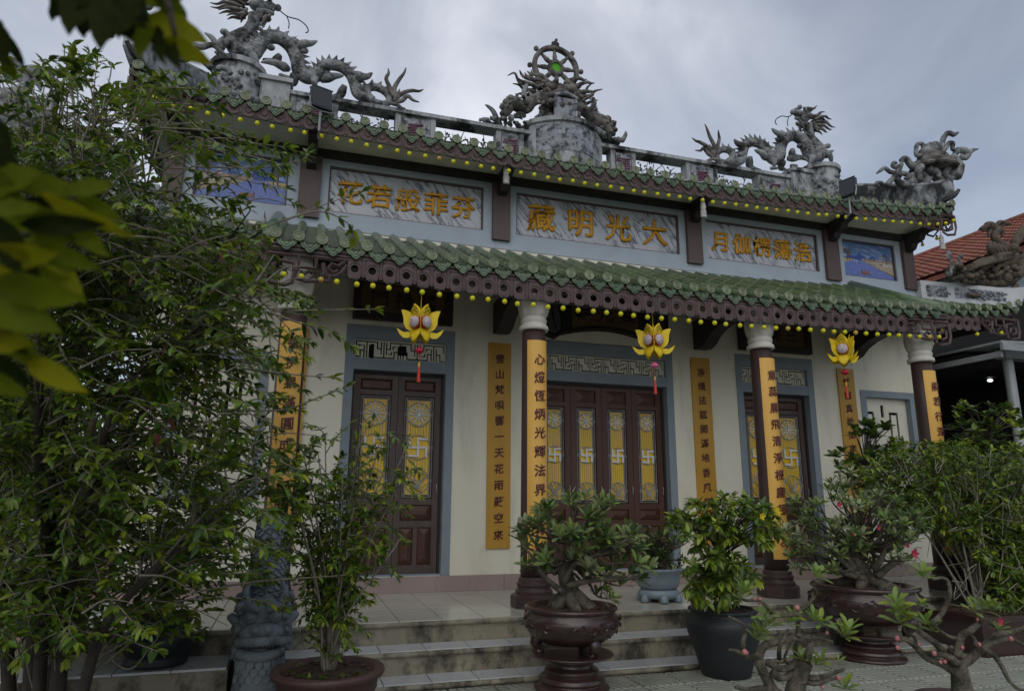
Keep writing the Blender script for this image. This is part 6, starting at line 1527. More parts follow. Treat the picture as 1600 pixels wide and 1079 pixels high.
# --- adeniums
def adenium_crown(S, base, tips, trunk_pts, rad, leaf, nros, sub=3, lm=None):
    r = S.r; P = catmull(trunk_pts, 6); S.tw.tube(P, rad, 9); top = P[len(P)//2:]
    for e_ in tips:
        b_ = min(top, key=lambda o: (o-e_).length*(1+.5*r.random())); d = e_-b_
        m1 = b_.lerp(e_, .4)+Vector((r.uniform(-.07, .07), r.uniform(-.07, .07), -.10*d.length+r.uniform(-.03, .03))); m2 = b_.lerp(e_, .75)+Vector((r.uniform(-.05, .05), r.uniform(-.05, .05), r.uniform(-.06, .02)))
        S.tw.tube([b_, m1, m2, e_], [rad[-1]*.62, .015, .010, .007], 6, 4)
        tg = (e_-m2).normalized()
        for q in range(sub):
            o = e_ if q == 0 else m2.lerp(e_, r.uniform(0, .8))+Vector((r.uniform(-.09, .09), r.uniform(-.09, .09), r.uniform(.0, .09)))
            if q: S.tw.tube([m2.lerp(e_, .4), o], [.009, .006], 5)
            S.rosette(o, tg*.5+Vector((r.uniform(-.5, .5), r.uniform(-.5, .3), r.uniform(.3, .9))), nros, leaf, m=(None if r.random() < .86 else 'leaf_underside'))
def roots(S, c, n, rad, h, m=None):
    for i in range(n):
        a = 2*math.pi*i/n+S.r.uniform(-.3, .3); q = Vector((math.cos(a), math.sin(a), 0)); S.tw.tube([c+Vector((0, 0, h)), c+q*rad*.5+Vector((S.r.uniform(-.03, .03), 0, h*.55)), c+q*rad*.85+Vector((0, 0, .03)), c+q*rad*1.15+Vector((.03, 0, -.02))], [.075, .07, .05, .018], 8, 5)
def relief_bowl(t, c, z0, sc, seed, zs=None):
    zs = zs or sc
    """wide footed bowl with carved dragons in relief"""
    prof = [(.22, .10), (.30, .12), (.40, .20), (.455, .29), (.47, .36), (.46, .42), (.43, .45), (.425, .47), (.45, .49), (.455, .515), (.44, .53), (.39, .53), (.375, .49), (.02, .485)]
    b = MB().lathe((c.x, c.y, z0), [(q*sc, z*zs) for q, z in prof], 40).build('bowl', 'pedestal_brown', t, smooth=True)
    m = MB(); r8 = random.Random(seed)
    for i in range(90):
        a = r8.uniform(0, 6.28); z = r8.uniform(.24, .41); q = .468 if z > .3 else .43
        p = lambda da, dz, o=0: (c.x+(q+o)*sc*math.cos(a+da), c.y+(q+o)*sc*math.sin(a+da), z0+(z+dz)*zs)
        m.tube([p(0, 0), p(.05, r8.uniform(-.03, .03), .008), p(.10, r8.uniform(-.03, .03), .008), p(.15, 0)], [.004, .010, .009, .003], 5, 3)
    m.build('dragon_relief', 'pedestal_brown', b, kind='stuff')
    for i in range(3):
        a = R(-90+i*120+seed*17); q = Vector((math.cos(a), math.sin(a), 0)); m = MB(); o = Vector((c.x, c.y, z0))
        m.tube([o+q*.31*sc+Vector((0, 0, .16*sc)), o+q*.345*sc+Vector((0, 0, .09*sc)), o+q*.30*sc+Vector((0, 0, .03*sc)), o+q*.33*sc], [.06*sc, .058*sc, .04*sc, .045*sc], 9, 4); m.build('foot', 'pedestal_brown', t, smooth=True)
    return z0+.49*zs
def stand(name, label, c, h, sc, group):
    t = thing(name, label, 'stand', (c.x, c.y, GZ), group)
    prof = [(.36, 0), (.37, .03), (.365, .07), (.31, .115), (.30, .15), (.325, .185), (.33, .23), (.30, .28), (.255, .31), (.25, .34), (.275, .365), (.265, .40), (.225, .43), (.215, .50), (.225, .55), (.26, .585), (.30, .60), (.40, .645), (.425, .67), (.42, .69), (.39, .695), (.02, .68)]
    k = h/.695
    MB().lathe((c.x, c.y, GZ), [(q*sc, z*k) for q, z in prof], 36).build('turned_stand', 'pedestal_brown', t, smooth=True)
    for z in (.05, .2, .35, .57): q = float(np.interp(z, [p[1] for p in prof], [p[0] for p in prof])); MB().lathe((c.x, c.y, GZ), [(q*sc-.002, z*k-.012), (q*sc+.010, z*k), (q*sc-.002, z*k+.012)], 36, cap=False).build('ring', 'pedestal_brown', t, smooth=True)
GP = 'turned brown pot stands'
c1 = at(892, 945, Y=-3.25); zb = c1.z-.53*.80
stand('pot_stand', 'turned brown stand under the middle bonsai, cut by the lower edge', Vector((c1.x, c1.y, 0)), zb-GZ, .96, GP)
S = Plant('bonsai', 'desert rose bonsai with gnarled roots in a carved bowl, left of the blue pot', 'bonsai', (c1.x, c1.y, zb), 'obovate', ['leaf_adenium', 'leaf_adenium', 'leaf_dark', 'leaf_adenium_fresh'], 31)
zs = relief_bowl(S.t, c1, zb+.004, 1.0, 1, .80); soil(S.t, c1, .375, zs-.0, 4)
cb = Vector((c1.x, c1.y, zs)); D = pj(cb)[2]; roots(S, cb, 7, .22, .16); r = S.r
tips = []
for i in range(34):
    a = r.uniform(0, 6.28); q = math.sqrt(r.random()); x, y = 905+95*q*math.cos(a), 848+68*q*math.sin(a); tips.append(at(x, y, D=D+r.uniform(-.45, .45)))
for x, y in ((815, 830), (812, 845), (845, 805), (985, 905), (970, 915), (940, 790), (1000, 860), (950, 935), (830, 820), (1010, 890), (845, 800)): tips.append(at(x, y, D=D+r.uniform(-.2, .2)))
adenium_crown(S, cb, tips, [cb+Vector((0, 0, .05)), cb+Vector((-.03, 0, .22)), cb+Vector((-.06, .02, .38)), cb+Vector((.03, 0, .52)), cb+Vector((.0, 0, .68))], [.12, .09, .06, .042, .025], .135, 9, 3)
for q in ([(880, 925), (850, 900), (832, 870), (815, 850)], [(885, 915), (930, 905), (970, 905), (1000, 900)], [(880, 910), (900, 880), (950, 860), (990, 850)]): S.tw.tube([at(a, b, D=D-.1) for a, b in q], [.032, .026, .018, .010], 7, 5)
S.rosette(at(955, 935, D=D-.35), (.3, -.6, .5), 9, .10)
S.finish(300, 'bark_grey', wood='trunk')
c2 = at(1350, 912, Y=-3.0); zb = c2.z-.53*.98
stand('pot_stand', 'turned brown stand under the flowering bonsai on the right', Vector((c2.x, c2.y, 0)), zb-GZ, 1.0, GP)
S = Plant('bonsai', 'wide desert rose bonsai with pink flowers in a carved bowl on the right', 'bonsai', (c2.x, c2.y, zb), 'obovate', ['leaf_adenium', 'leaf_dark', 'leaf_adenium', 'leaf_adenium_fresh'], 32)
zs = relief_bowl(S.t, c2, zb+.004, 1.3, 2, .98); soil(S.t, c2, .48, zs, 5)
cb = Vector((c2.x, c2.y, zs)); D = pj(cb)[2]; roots(S, cb, 7, .34, .12); r = S.r; tips = []
for i in range(66):
    a = r.uniform(0, 6.28); q = math.sqrt(r.random()); x, y = 1335+115*q*math.cos(a), 820+70*q*math.sin(a)+(8 if x > 1335 else 0); tips.append(at(x, y, D=D+r.uniform(-.6, .6)))
for x, y in ((1225, 830), (1240, 850), (1255, 800), (1440, 832), (1450, 828), (1430, 845), (1380, 770), (1330, 740), (1300, 755), (1250, 890), (1235, 870), (1400, 880)): tips.append(at(x, y, D=D+r.uniform(-.2, .2)))
adenium_crown(S, cb, tips, [cb+Vector((.02, 0, .03)), cb+Vector((.0, 0, .14)), cb+Vector((-.05, .02, .26)), cb+Vector((.05, 0, .40)), cb+Vector((.02, 0, .6))], [.13, .11, .08, .05, .03], .115, 8, 3)
for q in ([(1350, 905), (1320, 880), (1300, 860), (1290, 845)], [(1340, 900), (1300, 890), (1285, 895)], [(1370, 900), (1395, 880), (1420, 872), (1425, 868)], [(1365, 890), (1380, 865), (1385, 830)], [(1345, 895), (1330, 850), (1335, 820)], [(1335, 890), (1310, 850), (1270, 830)]): S.tw.tube([at(a, b, D=D-.15) for a, b in q], [.045, .035, .024, .012], 7, 5)
def flower(S, p, size, m='petal_pink'):
    mb = MB()
    for i in range(5):
        a = i*1.2566; d = Vector((math.cos(a), -.5, math.sin(a))); x = d.cross(Vector((0, 1, .1))).normalized()*size*.35; o = Vector(p)
        mb.add([o, o+d*size*.5+x, o+d*size, o+d*size*.5-x], [(0, 1, 2), (0, 2, 3)])
    mb.tube([Vector(p)+Vector((0, .0, 0)), Vector(p)+Vector((0, size*.9, -size*.4))], [size*.15, size*.08], 5); mb.build('flower', m, S.t)
for x, y, s_ in ((1310, 788, .042), (1372, 824, .036), (1332, 834, .032), (1427, 864, .062), (1417, 852, .03)): flower(S, at(x, y, D=D-.45), s_)
S.finish(300, 'bark_grey', wood='trunk')
# --- blue-grey pot on the platform
c3 = at(1030, 938, Z=.004); S = Plant('potted_bush', 'small dark bush in a blue-grey pot on a footed stand on the platform', 'potted plant', tuple(c3), 'obovate', ['leaf_dark', 'leaf_dark', 'leaf_adenium'], 41)
m = MB(); m.lathe(c3, [(.21, .045), (.235, .06), (.245, .10), (.22, .14), (.19, .155), (.02, .156)], 28, 1.12, 1)
for i in range(6): a = i*math.pi/3+.3; m.tube([(c3.x+.20*math.cos(a), c3.y+.19*math.sin(a), .09), (c3.x+.245*math.cos(a), c3.y+.23*math.sin(a), .05), (c3.x+.25*math.cos(a), c3.y+.24*math.sin(a), .006)], [.05, .055, .05], 8, 3)
m.build('foot_stand', 'pot_blue', S.t, smooth=True)
bowl(S.t, (c3.x, c3.y, .16), [(.20, 0), (.225, .02), (.245, .10), (.262, .20), (.285, .22), (.29, .245), (.275, .25), (.25, .245), (.24, .22), (.01, .215)], 'pot', 'pot_blue', 28, True, 1.15, 1); soil(S.t, c3, .24, .378, 6, 1.12)
cb = Vector((c3.x, c3.y, .38)); D = pj(cb)[2]; r = S.r; tips = []
for i in range(34): a = r.uniform(0, 6.28); q = math.sqrt(r.random()); tips.append(at(1030+42*q*math.cos(a), 868+34*q*math.sin(a), D=D+r.uniform(-.25, .25)))
for x, y in ((990, 835), (1000, 828), (1015, 830), (1060, 835), (1072, 848), (985, 845)): tips.append(at(x, y, D=D+r.uniform(-.15, .15)))
adenium_crown(S, cb, tips, [cb, cb+Vector((0, 0, .15)), cb+Vector((.02, 0, .3))], [.04, .03, .02], .085, 8, 2); S.finish(150, 'bark_grey', wood='trunk')
# --- black pot with a leafy two-tiered tree
c4 = at(1135, 1054, Z=GZ); S = Plant('potted_tree', 'bright green two-tiered tree in a black glazed pot before the steps', 'potted plant', (c4.x, c4.y, GZ), 'ovate', ['leaf_olive', 'leaf_mid', 'leaf_dark', 'leaf_olive', 'leaf_young'], 51)
bowl(S.t, (c4.x, c4.y, GZ), [(.235, 0), (.25, .015), (.30, .2), (.375, .42), (.395, .50), (.385, .56), (.335, .60), (.33, .62), (.36, .635), (.355, .655), (.32, .66), (.30, .62), (.01, .60)], 'pot', 'pot_black', 32); soil(S.t, c4, .29, GZ+.61, 7)
cb = Vector((c4.x, c4.y, GZ+.6)); D = pj(cb)[2]; r = S.r
P = catmull([cb, at(1126, 930, D=D), at(1125, 890, D=D+.05), at(1128, 850, D=D)], 6); S.tw.tube(P, [.028, .022, .017, .01], 8)
for i in range(120):
    up_ = r.random() < .62; a = r.uniform(0, 6.28); q = math.sqrt(r.random())
    x, y = (1132+82*q*math.cos(a), 818+40*q*math.sin(a)) if up_ else (1128+52*q*math.cos(a), 898+36*q*math.sin(a))
    e_ = at(x, y, D=D+r.uniform(-.6, .5)); b_ = P[-1-int(r.random()*6)] if up_ else P[8+int(r.random()*6)]
    m_ = b_.lerp(e_, .6)+Vector((0, 0, .05)); S.tw.tube([b_, m_, e_], [.010, .006, .003], 5, 3, cap=False)
    S.spray([m_, e_, e_+(e_-m_).normalized()*.06+Vector((0, 0, -.03))], 4, .125, rad=.004, droop=.55, start=.1); S.rosette(e_, (r.uniform(-.4, .4), r.uniform(-.6, .1), .6), 5, .12, .9)
for x, y in ((1212, 795), (1215, 800), (1190, 806)): flower(S, at(x, y, D=D-.6), .04, 'flower_yellow')
S.finish(300, 'bark_dark', wood='trunk')
# --- two foreground adeniums, sparse branches ending in rosettes; their pots stand below the frame
def fore(name, label, ox, oy, sc, D, trunk, brs, ros, buds, potpx, seed):
    f = lambda a, b, dd=0.: at(ox+a/sc, oy+b/sc, D=D+dd)
    pb = at(potpx[0], potpx[1], D=D); S = Plant(name, label, 'bonsai', (pb.x, pb.y, GZ), 'obovate', ['leaf_adenium_fresh', 'leaf_adenium', 'leaf_adenium_fresh', 'leaf_young'], seed, 'sparse desert roses in the foreground')
    r = S.r; zt = -.02
    bowl(S.t, (pb.x, pb.y, GZ), [(.18, 0), (.22, .02), (.27, .25), (.29, .40), (.31, .42), (.31, .44), (.27, .44), (.26, .41), (.01, .40)], 'pot', 'pot_clay', 28); soil(S.t, pb, .255, GZ+.415, seed)
    S.tw.tube([(pb.x, pb.y, GZ+.40)]+[f(a, b) for a, b in trunk], [.085, .075, .06, .05], 10, 5)
    for q, r0 in brs: S.tw.tube([f(a, b, .05*math.sin(i*1.7+a)) for i, (a, b) in enumerate(q)], [r0, r0*.85, r0*.72, r0*.6, r0*.5], 8, 5)
    for a, b, n, s_ in ros:
        S.rosette(f(a, b, -.03), (r.uniform(-.35, .35), r.uniform(-.5, .0), .8), n, s_, .75)
    for a, b, s_ in buds: MB().ball(f(a, b, -.04), s_, 8, 6, (1, 1, 1.15)).build('bud', 'bud_pink', S.t, smooth=True)
    return S
S = fore('desert_rose', 'sparse desert rose with bare bent branches, at the bottom right', 1400, 820, 4.165, 4.7,
    [(450, 1150), (430, 1060), (415, 970), (400, 890)],
    [([(405, 910), (470, 880), (540, 820), (600, 760), (660, 710), (740, 700), (850, 670)], .034), ([(400, 860), (410, 790), (430, 720), (490, 680), (540, 635), (555, 590), (550, 560)], .030), ([(390, 960), (300, 900), (200, 860), (130, 790), (60, 740), (10, 750)], .032), ([(380, 930), (290, 800), (220, 740), (150, 690), (90, 650), (55, 640)], .028), ([(410, 740), (350, 725), (300, 695), (250, 655)], .014), ([(230, 640), (290, 585), (325, 520), (350, 450), (340, 370), (300, 342), (235, 352)], .019), ([(570, 800), (640, 850), (690, 920), (730, 1000), (790, 1060), (830, 1070)], .020), ([(540, 820), (620, 770), (740, 735), (850, 790)], .024), ([(540, 590), (600, 620), (640, 660), (660, 690)], .016), ([(520, 780), (510, 740), (490, 715)], .016), ([(130, 790), (120, 730), (60, 690), (50, 640)], .014), ([(400, 900), (330, 850), (180, 830)], .03), ([(360, 870), (350, 810), (365, 790)], .022)],
    [(170, 345, 12, .115), (170, 310, 6, .1), (550, 545, 11, .11), (610, 535, 10, .10), (650, 555, 9, .09), (670, 685, 10, .085), (195, 650, 11, .115), (30, 560, 12, .12), (0, 510, 10, .12), (60, 600, 10, .11), (150, 525, 9, .095), (20, 640, 8, .12), (240, 690, 6, .1), (500, 560, 7, .09)],
    [(248, 832, .016), (747, 737, .015), (318, 884, .014), (290, 890, .012), (8, 735, .016), (10, 795, .014), (540, 775, .014), (432, 795, .012), (530, 612, .010), (150, 775, .011)], (1508, 1110), 61)
flower(S, at(1400+672/4.165, 820+625/4.165, D=4.65), .03); S.finish(300, 'bark_grey', minpx=8)
S = fore('desert_rose', 'sparse desert rose with thick curving branches, below the black pot', 1150, 780, 3.556, 4.6,
    [(330, 1150), (330, 1060), (350, 980), (390, 900)],
    [([(250, 1110), (190, 1030), (140, 930), (130, 870), (160, 810), (230, 790), (310, 770), (420, 765)], .040), ([(390, 910), (405, 850), (415, 790), (430, 755)], .030), ([(130, 860), (80, 880), (40, 860), (0, 840), (-40, 835)], .022), ([(350, 760), (345, 690), (345, 625), (385, 600), (440, 530), (436, 490)], .018), ([(345, 630), (280, 640), (210, 640), (170, 590), (130, 560), (60, 560), (-10, 540)], .017), ([(240, 880), (242, 820), (265, 770), (290, 720)], .017), ([(390, 985), (450, 990), (520, 970), (605, 940)], .022), ([(380, 1010), (450, 1020), (510, 1000), (570, 985)], .02), ([(40, 845), (40, 790), (55, 720), (20, 680), (-40, 650)], .018), ([(200, 1045), (120, 1050), (60, 1055), (0, 1040)], .026), ([(420, 765), (470, 770), (540, 790)], .014), ([(200, 960), (260, 990), (330, 950), (380, 930)], .03), ([(170, 900), (260, 940), (330, 900), (330, 820), (345, 790)], .026), ([(240, 940), (290, 920), (270, 880), (300, 800)], .016)],
    [(436, 430, 13, .11), (40, 520, 13, .12), (30, 560, 8, .1), (180, 705, 12, .11), (130, 745, 11, .11), (160, 650, 8, .1), (285, 690, 11, .105), (320, 650, 8, .09), (430, 670, 10, .10), (470, 690, 10, .10), (600, 765, 13, .12), (630, 730, 9, .11), (370, 890, 11, .105), (440, 925, 10, .10), (480, 900, 8, .09), (570, 905, 5, .06), (610, 1060, 11, .11), (100, 770, 8, .1)],
    [(130, 560, .02), (340, 600, .016), (48, 845, .017), (570, 990, .016), (505, 740, .011), (480, 1040, .014), (60, 850, .012), (105, 555, .014)], (1245, 1105), 62)
S.finish(300, 'bark_grey', minpx=8)
# --- the hedge-like shrubs on the right
c5 = at(1560, 1022, Z=GZ); S = Plant('planter_shrub', 'dense fine-leaved shrub in a brown planter at the right edge', 'potted plant', (c5.x+.2, c5.y+.25, GZ), 'ovate', ['leaf_mid', 'leaf_dark', 'leaf_mid', 'leaf_dark', 'leaf_young'], 71)
bc = Vector((c5.x+.2, c5.y+.25, GZ)); m = MB(); w0, w1, h = .52, .62, .46
def ringq(w, z): return [(bc.x-w, bc.y-w*.7, GZ+z), (bc.x+w, bc.y-w*.7, GZ+z), (bc.x+w, bc.y+w*.7, GZ+z), (bc.x-w, bc.y+w*.7, GZ+z)]
m.hexa(ringq(w0, 0)+ringq(w1, h-.07)); m.hexa(ringq(w1+.03, h-.069)+ringq(w1+.03, h)); m.build('planter', 'pedestal_brown', S.t); soil(S.t, bc, .5, GZ+h+.002, 8, 1, .7)
r = S.r; base = bc+Vector((0, 0, h)); st = []
for i in range(30):
    y = r.uniform(700, 930); x = r.uniform(1340 if y < 790 else 1520, 1640); e_ = at(x, y, Y=-2.9+r.uniform(-.3, 1.0)); b_ = base+Vector((r.uniform(-.2, .2), r.uniform(-.1, .1), 0)); P = catmull([b_, b_.lerp(e_, .5)+Vector((0, 0, .2)), e_], 7); S.tw.tube(P, [.018, .012, .005], 5); st += P[3:]
cnt = 0
while cnt < 1500:
    y = r.uniform(690, 985); xl = float(np.interp(y, [690, 720, 760, 800, 850, 900, 985], [1390, 1320, 1320, 1385, 1510, 1555, 1560])); x = r.uniform(xl, 1650)
    e_ = at(x, y, Y=-2.9+r.uniform(-.45, 1.1)); b_ = min((st[r.randrange(len(st))] for q in range(8)), key=lambda o: (o-e_).length); d = e_-b_
    if d.length > .7: b_ = e_-d.normalized()*r.uniform(.3, .7)
    S.spray([b_, b_.lerp(e_, .5)+Vector((0, 0, .06)), e_], r.randint(6, 9), .095, rad=.005, start=.2); cnt += 1
for i in range(40): 
    y = r.uniform(700, 950); x = r.uniform(1400, 1600); e_ = at(x, y, Y=-3.4); S.tw.tube([e_, e_+Vector((r.uniform(-.2, .2), 0, r.uniform(-.25, .1))), e_+Vector((r.uniform(-.4, .4), .1, r.uniform(-.4, .1)))], [.006, .003], 4, 4, cap=False)
S.finish(300, minpx=7)
for nm, lb, x0, x1, y0, y1, n, sd_, yy in (('round_leaf_bush', 'dark round-leaved bush in front of the right window', 1300, 1405, 655, 760, 46, 81, -2.4), ('round_leaf_bush', 'round-leaved bush with a yellowish tip before the dark shed', 1480, 1600, 628, 720, 46, 82, -2.0)):
    b0 = at((x0+x1)/2, 800, Y=yy); S = Plant(nm, lb, 'bush', (b0.x, b0.y, 0 if b0.y > -2.19 else GZ), 'round', ['leaf_dark', 'leaf_mid', 'leaf_dark'], sd_, None); r = S.r; zg = S.c.z
    bowl(S.t, (b0.x, b0.y, zg), [(.17, 0), (.2, .02), (.25, .32), (.27, .34), (.27, .37), (.23, .37), (.01, .33)], 'pot', 'pot_clay', 24)
    S.tw.tube([(b0.x, b0.y, zg+.3), (b0.x+.05, b0.y, zg+.8), at((x0+x1)/2, (y0+y1)/2+20, Y=yy)], [.03, .025, .015], 7, 4); top = at((x0+x1)/2, (y0+y1)/2+20, Y=yy)
    for i in range(n):
        a = r.uniform(0, 6.28); q = math.sqrt(r.random()); e_ = at((x0+x1)/2+(x1-x0)/2*q*math.cos(a), (y0+y1)/2+(y1-y0)/2*q*math.sin(a), Y=yy+r.uniform(-.35, .35)); S.tw.tube([top, top.lerp(e_, .5)+Vector((0, 0, .08)), e_], [.012, .005], 5, 4, cap=False)
        S.rosette(e_, (r.uniform(-.5, .5), r.uniform(-.5, .2), .7), 9, .135, .85); 
    if sd_ == 82:
        for x, y in ((1578, 648), (1573, 662), (1585, 668), (1505, 632), (1500, 640)): S.rosette(at(x, y, Y=yy-.35), (0, -.4, .8), 8, .13, .85, m='leaf_young' if x > 1530 else 'leaf_mid')
    S.finish(220, 'bark_dark', minpx=8)
# --- big glazed pot on the left ledge with a dark bush
c6 = at(240, 1040, Z=-.222); S = Plant('potted_bush', 'dark bush in a low glazed pot on the left ledge, behind twigs', 'potted plant', (c6.x, c6.y, -.222), 'round', ['leaf_dark', 'leaf_dark', 'leaf_mid'], 91)
c6 = Vector((c6.x, -2.47+.0, -.222)); S.t.location = c6; WLOC[S.t.name] = tuple(c6)
bowl(S.t, c6, [(.22, 0), (.27, .02), (.265, .05), (.24, .075), (.26, .10), (.31, .17), (.32, .22), (.30, .27), (.255, .30), (.25, .33), (.28, .36), (.285, .40), (.265, .42), (.24, .41), (.01, .40)], 'pot', 'pot_black', 34); soil(S.t, c6, .235, c6.z+.41, 9)
r = S.r; cb = c6+Vector((0, 0, .41)); D = pj(cb)[2]
for i in range(60):
    a = r.uniform(0, 6.28); q = math.sqrt(r.random()); e_ = at(305+70*q*math.cos(a), 860+65*q*math.sin(a), D=D+r.uniform(-.1, .7)); S.tw.tube([cb, cb.lerp(e_, .5)+Vector((0, 0, .12)), e_], [.012, .005], 5, 4, cap=False); S.rosette(e_, (r.uniform(-.5, .5), r.uniform(-.5, .2), .6), 8, .11, .9)
S.finish(150, 'bark_dark')
# --- trees behind, on the left, and beyond the shed
def bgtree(label, x, y, h, rad, n, seed, lf='ovate', size=.28):
    S = Plant('tree', label, 'tree', (x, y, GZ), lf, ['leaf_mid', 'leaf_dark', 'leaf_dark', 'leaf_mid'], seed, 'trees beyond the left side'); r = S.r; b = Vector((x, y, GZ))
    S.tw.tube([b, b+Vector((.1, 0, h*.3)), b+Vector((-.1, .1, h*.6)), b+Vector((0, 0, h*.85))], [.22, .18, .12, .05], 8, 4)
    for i in range(n):
        a = r.uniform(0, 6.28); q = r.random()**.5; zz = r.uniform(-1, 1); k = math.sqrt(max(0, 1-zz*zz*.9)); e_ = b+Vector((rad*q*k*math.cos(a), rad*q*k*math.sin(a), h*.66+zz*h*.36))
        if mnoise.noise(e_*.55+Vector((seed, 0, 0))) < -.12: continue
        o = b+Vector((0, 0, h*r.uniform(.3, .75)))
        if i % 7 == 0: S.tw.tube([o, o.lerp(e_, .5)+Vector((0, 0, .3)), e_], [.05, .015], 5, 3, cap=False)
        for q2 in range(7): S.leaf(e_+Vector((r.uniform(-.3, .3), r.uniform(-.3, .3), r.uniform(-.25, .25))), (r.uniform(-1, 1), r.uniform(-1, 1), r.uniform(-.9, .4)), size)
    S.finish(40, 'bark_dark', minpx=11, wood='trunk')
for px_, py_, D_, h_, r_, n_, sd_, sz_, lb_ in ((45, 560, 13, 5.6, 1.9, 700, 101, .20, 'bushy tree behind the left wing, seen through gaps in the shrub'), (-10, 470, 17, 8.0, 2.8, 700, 102, .26, 'farther leafy tree at the left edge with sky showing through'), (150, 640, 11.5, 3.6, 1.5, 520, 103, .17, 'low dark tree close beside the left end of the temple')):
    q_ = at(px_, py_, D=D_); bgtree(lb_, q_.x, q_.y, h_, r_, n_, sd_, size=sz_)
# fallen leaves on the steps and paving
lf = MB(); r = random.Random(77)
for i in range(90):
    if i < 45: x, y, z = r.uniform(-3.5, 4.5), r.uniform(-5.2, -3.0), GZ+.004
    else: s_ = r.choice((0, 1, 2)); x = r.uniform(-4.3, 4.3); y, z = ((-.9-r.random()*1.2, .003), (-2.3-.2*r.random(), -.219), (-2.65-.2*r.random(), -.441))[s_]
    a = r.uniform(0, 6.28); q = r.uniform(.02, .05); M = Matrix.Translation((x, y, z+.006)) @ Matrix.Rotation(a, 4, 'Z') @ Matrix.Rotation(r.uniform(-.2, .2), 4, 'X')
    lf.add([tuple(M @ Vector((v[0]*q, v[1]*q, abs(v[2])*q*.6))) for v in SHAPES['ovate'][0]], SHAPES['ovate'][1], i % 3)
lf.build('fallen_leaves', ['leaf_yellow', 'leaf_red', 'soil'], None, kind='stuff')
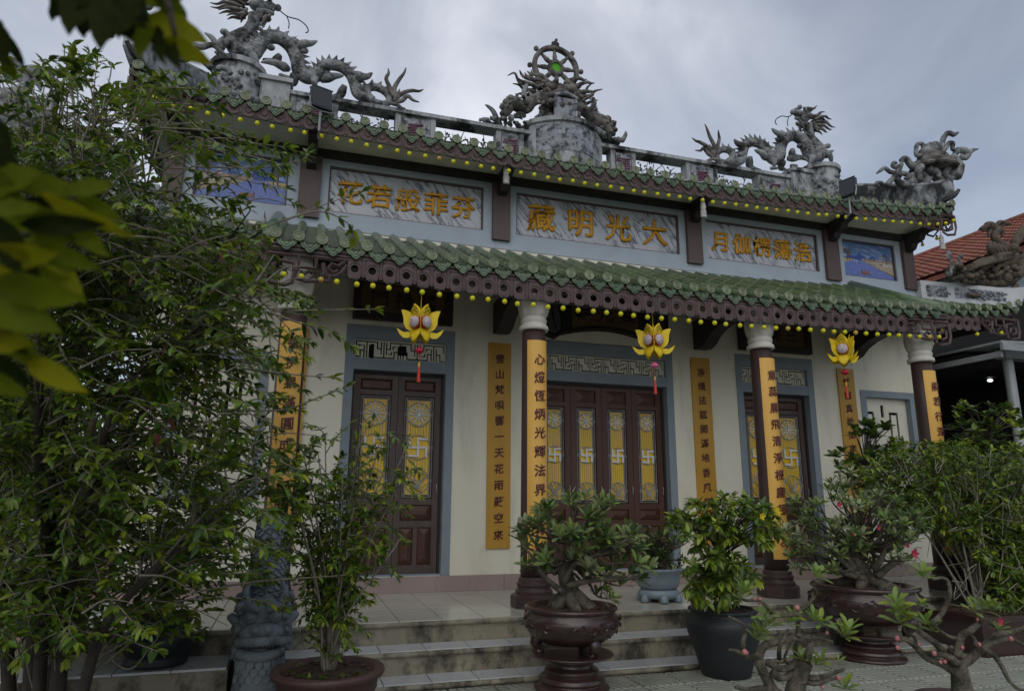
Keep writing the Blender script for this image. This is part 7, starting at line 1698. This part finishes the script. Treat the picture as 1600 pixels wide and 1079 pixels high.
# =========================================================================== carved dragon rails beside the steps
def dragon_rail(x, label, m_, scm):
    t = thing('dragon_rail', label, 'stone dragon', (x, -2.9, GZ), 'stone dragons beside the steps')
    path = [(x, -1.45, .98), (x, -1.72, 1.02), (x, -1.98, .80), (x, -2.25, .52), (x, -2.55, .32), (x, -2.85, .16)]
    P = catmull(path, 6); rad = lerplist([.07, .15, .17, .19, .21, .22], len(P)); b = MB(); b.tube(P, rad, 16, flat=1.0)
    body = b.build('body', scm, t, smooth=True)
    sc_ = MB(); r8 = random.Random(3)
    for i in range(2, len(P)-1):       # overlapping scale plates
        tg = (P[i+1]-P[i-1]).normalized(); u = Vector((1, 0, 0)); w = u.cross(tg)*-1
        for j in range(11):
            a = math.pi*(j+.5*(i % 2))/11*1.9-.5; n_ = u*math.cos(a)+w*math.sin(a); o = P[i]+n_*rad[i]*.985; s2 = tg.cross(n_)
            q = .042; sc_.add([o-s2*q*.6-tg*q*.8, o+n_*.012+s2*q+tg*q*.1, o+n_*.022+tg*q*1.25, o+n_*.012-s2*q+tg*q*.1], [(0, 1, 2), (0, 2, 3)])
    sc_.build('scale', m_, body, kind='stuff')
    sp = MB(); 
    for i in range(2, len(P)-2, 2): tg = (P[i+1]-P[i-1]).normalized(); nn = Vector((0, -tg.z, tg.y)); nn = nn if nn.z > 0 else -nn; sp.spike(P[i]+nn*rad[i]*.9, P[i]+nn*(rad[i]+.11)+tg*-.03, .05, (0, tg.y, tg.z))
    sp.build('spines', m_, t)
    h = MB(); H = Vector((x, -3.0, .10))
    h.ball(H+Vector((0, .05, .06)), .225, 16, 12, (1, .95, 1.0)); h.ball(H+Vector((0, -.13, .02)), .165, 14, 9, (1.15, .75, .55)); h.ball(H+Vector((0, -.22, .045)), .075, 10, 8, (1.5, .8, .75))
    for s_ in (-1, 1):
        h.ball(H+Vector((s_*.10, -.125, .15)), .062, 10, 8); h.ball(H+Vector((s_*.105, -.165, .155)), .034, 8, 6); h.tube([H+Vector((s_*.03, -.16, .20)), H+Vector((s_*.10, -.155, .235)), H+Vector((s_*.19, -.06, .20))], [.03, .04, .02], 7, 4)
        h.ball(H+Vector((s_*.05, -.265, .06)), .034, 8, 6); h.tube([H+Vector((s_*.14, .0, .22)), H+Vector((s_*.17, .10, .33)), H+Vector((s_*.14, .2, .40))], [.04, .035, .012], 7, 4); h.tube([H+Vector((s_*.2, .02, .08)), H+Vector((s_*.27, .04, .13)), H+Vector((s_*.29, .10, .1))], [.05, .04, .012], 7, 3)
    h.tube([H+Vector((-.19, -.12, -.06)), H+Vector((-.1, -.24, -.035)), H+Vector((0, -.27, -.03)), H+Vector((.1, -.24, -.035)), H+Vector((.19, -.12, -.06))], .042, 8, 4)
    h.tube([H+Vector((-.17, -.10, -.15)), H+Vector((-.09, -.20, -.16)), H+Vector((0, -.225, -.165)), H+Vector((.09, -.20, -.16)), H+Vector((.17, -.10, -.15))], .05, 8, 4)
    head = h.build('head', m_, t, smooth=True)
    MB().box(x-.115, -3.205, .0, x+.115, -3.1, .028).build('mouth', 'black_void', head)
    te = MB()
    for i in range(9): xx = x-.10+.025*i; te.spike((xx, -3.215, .028), (xx, -3.22, .004), .011, (1, 0, 0))
    te.build('teeth', m_, head)
    c = MB()
    for k in range(46):    # curls of the mane and beard
        a = r8.uniform(0, 6.28); z = r8.uniform(-.28, .30); q = .2+.05*r8.random(); sx = r8.choice((-1, 1))
        o = H+Vector((sx*(.17+.05*r8.random()), r8.uniform(-.12, .2), z)); c.ball(o, r8.uniform(.025, .045), 7, 5); c.tube([o, o+Vector((sx*.03, .03, -.03)), o+Vector((sx*.02, .06, .02))], [.022, .018, .006], 6, 3)
    for k in range(11): xx = -.15+.03*k; c.tube([H+Vector((xx, -.19+.4*xx*xx, -.19)), H+Vector((xx*1.1, -.21, -.26)), H+Vector((xx*1.05+.012, -.18, -.33+.9*xx*xx))], [.022, .022, .008], 6, 3)
    c.build('mane', m_, head, smooth=True, kind='stuff')
    ch = MB(); ch.tube([(x, -2.85, .05), (x, -3.02, -.15), (x, -3.06, -.35), (x, -3.02, GZ)], [.2, .20, .215, .24], 16, 5); chest = ch.build('chest', m_, t, smooth=True)
    pl = MB()
    for i in range(7):
        z = -.12-.055*i
        for j in range(7): a = -math.pi/2+(j-3+.5*(i % 2))*.30; q = .222; o = Vector((x+q*math.cos(a), -3.035+q*math.sin(a), z)); n_ = Vector((math.cos(a), math.sin(a), 0)); s2 = Vector((-n_.y, n_.x, 0)); pl.add([o-s2*.03+Vector((0, 0, .03)), o+s2*.03+Vector((0, 0, .03)), o+s2*.03+n_*.01+Vector((0, 0, -.01)), o+n_*.02+Vector((0, 0, -.04)), o-s2*.03+n_*.01+Vector((0, 0, -.01))], [(0, 4, 3, 2, 1)])
    pl.build('belly_plate', m_, chest, kind='stuff')
    MB().box(x-.21, -2.9, GZ, x+.21, -1.5, .02 if False else -.02).build('plinth', m_, t)
dragon_rail(-4.79, 'pale slate stone dragon with open mouth left of the steps, facing out', 'slate_stone', 'slate_scale')
dragon_rail(4.85, 'dark slate stone dragon right of the steps, overgrown by the planter shrub', 'slate_stone', 'slate_scale')
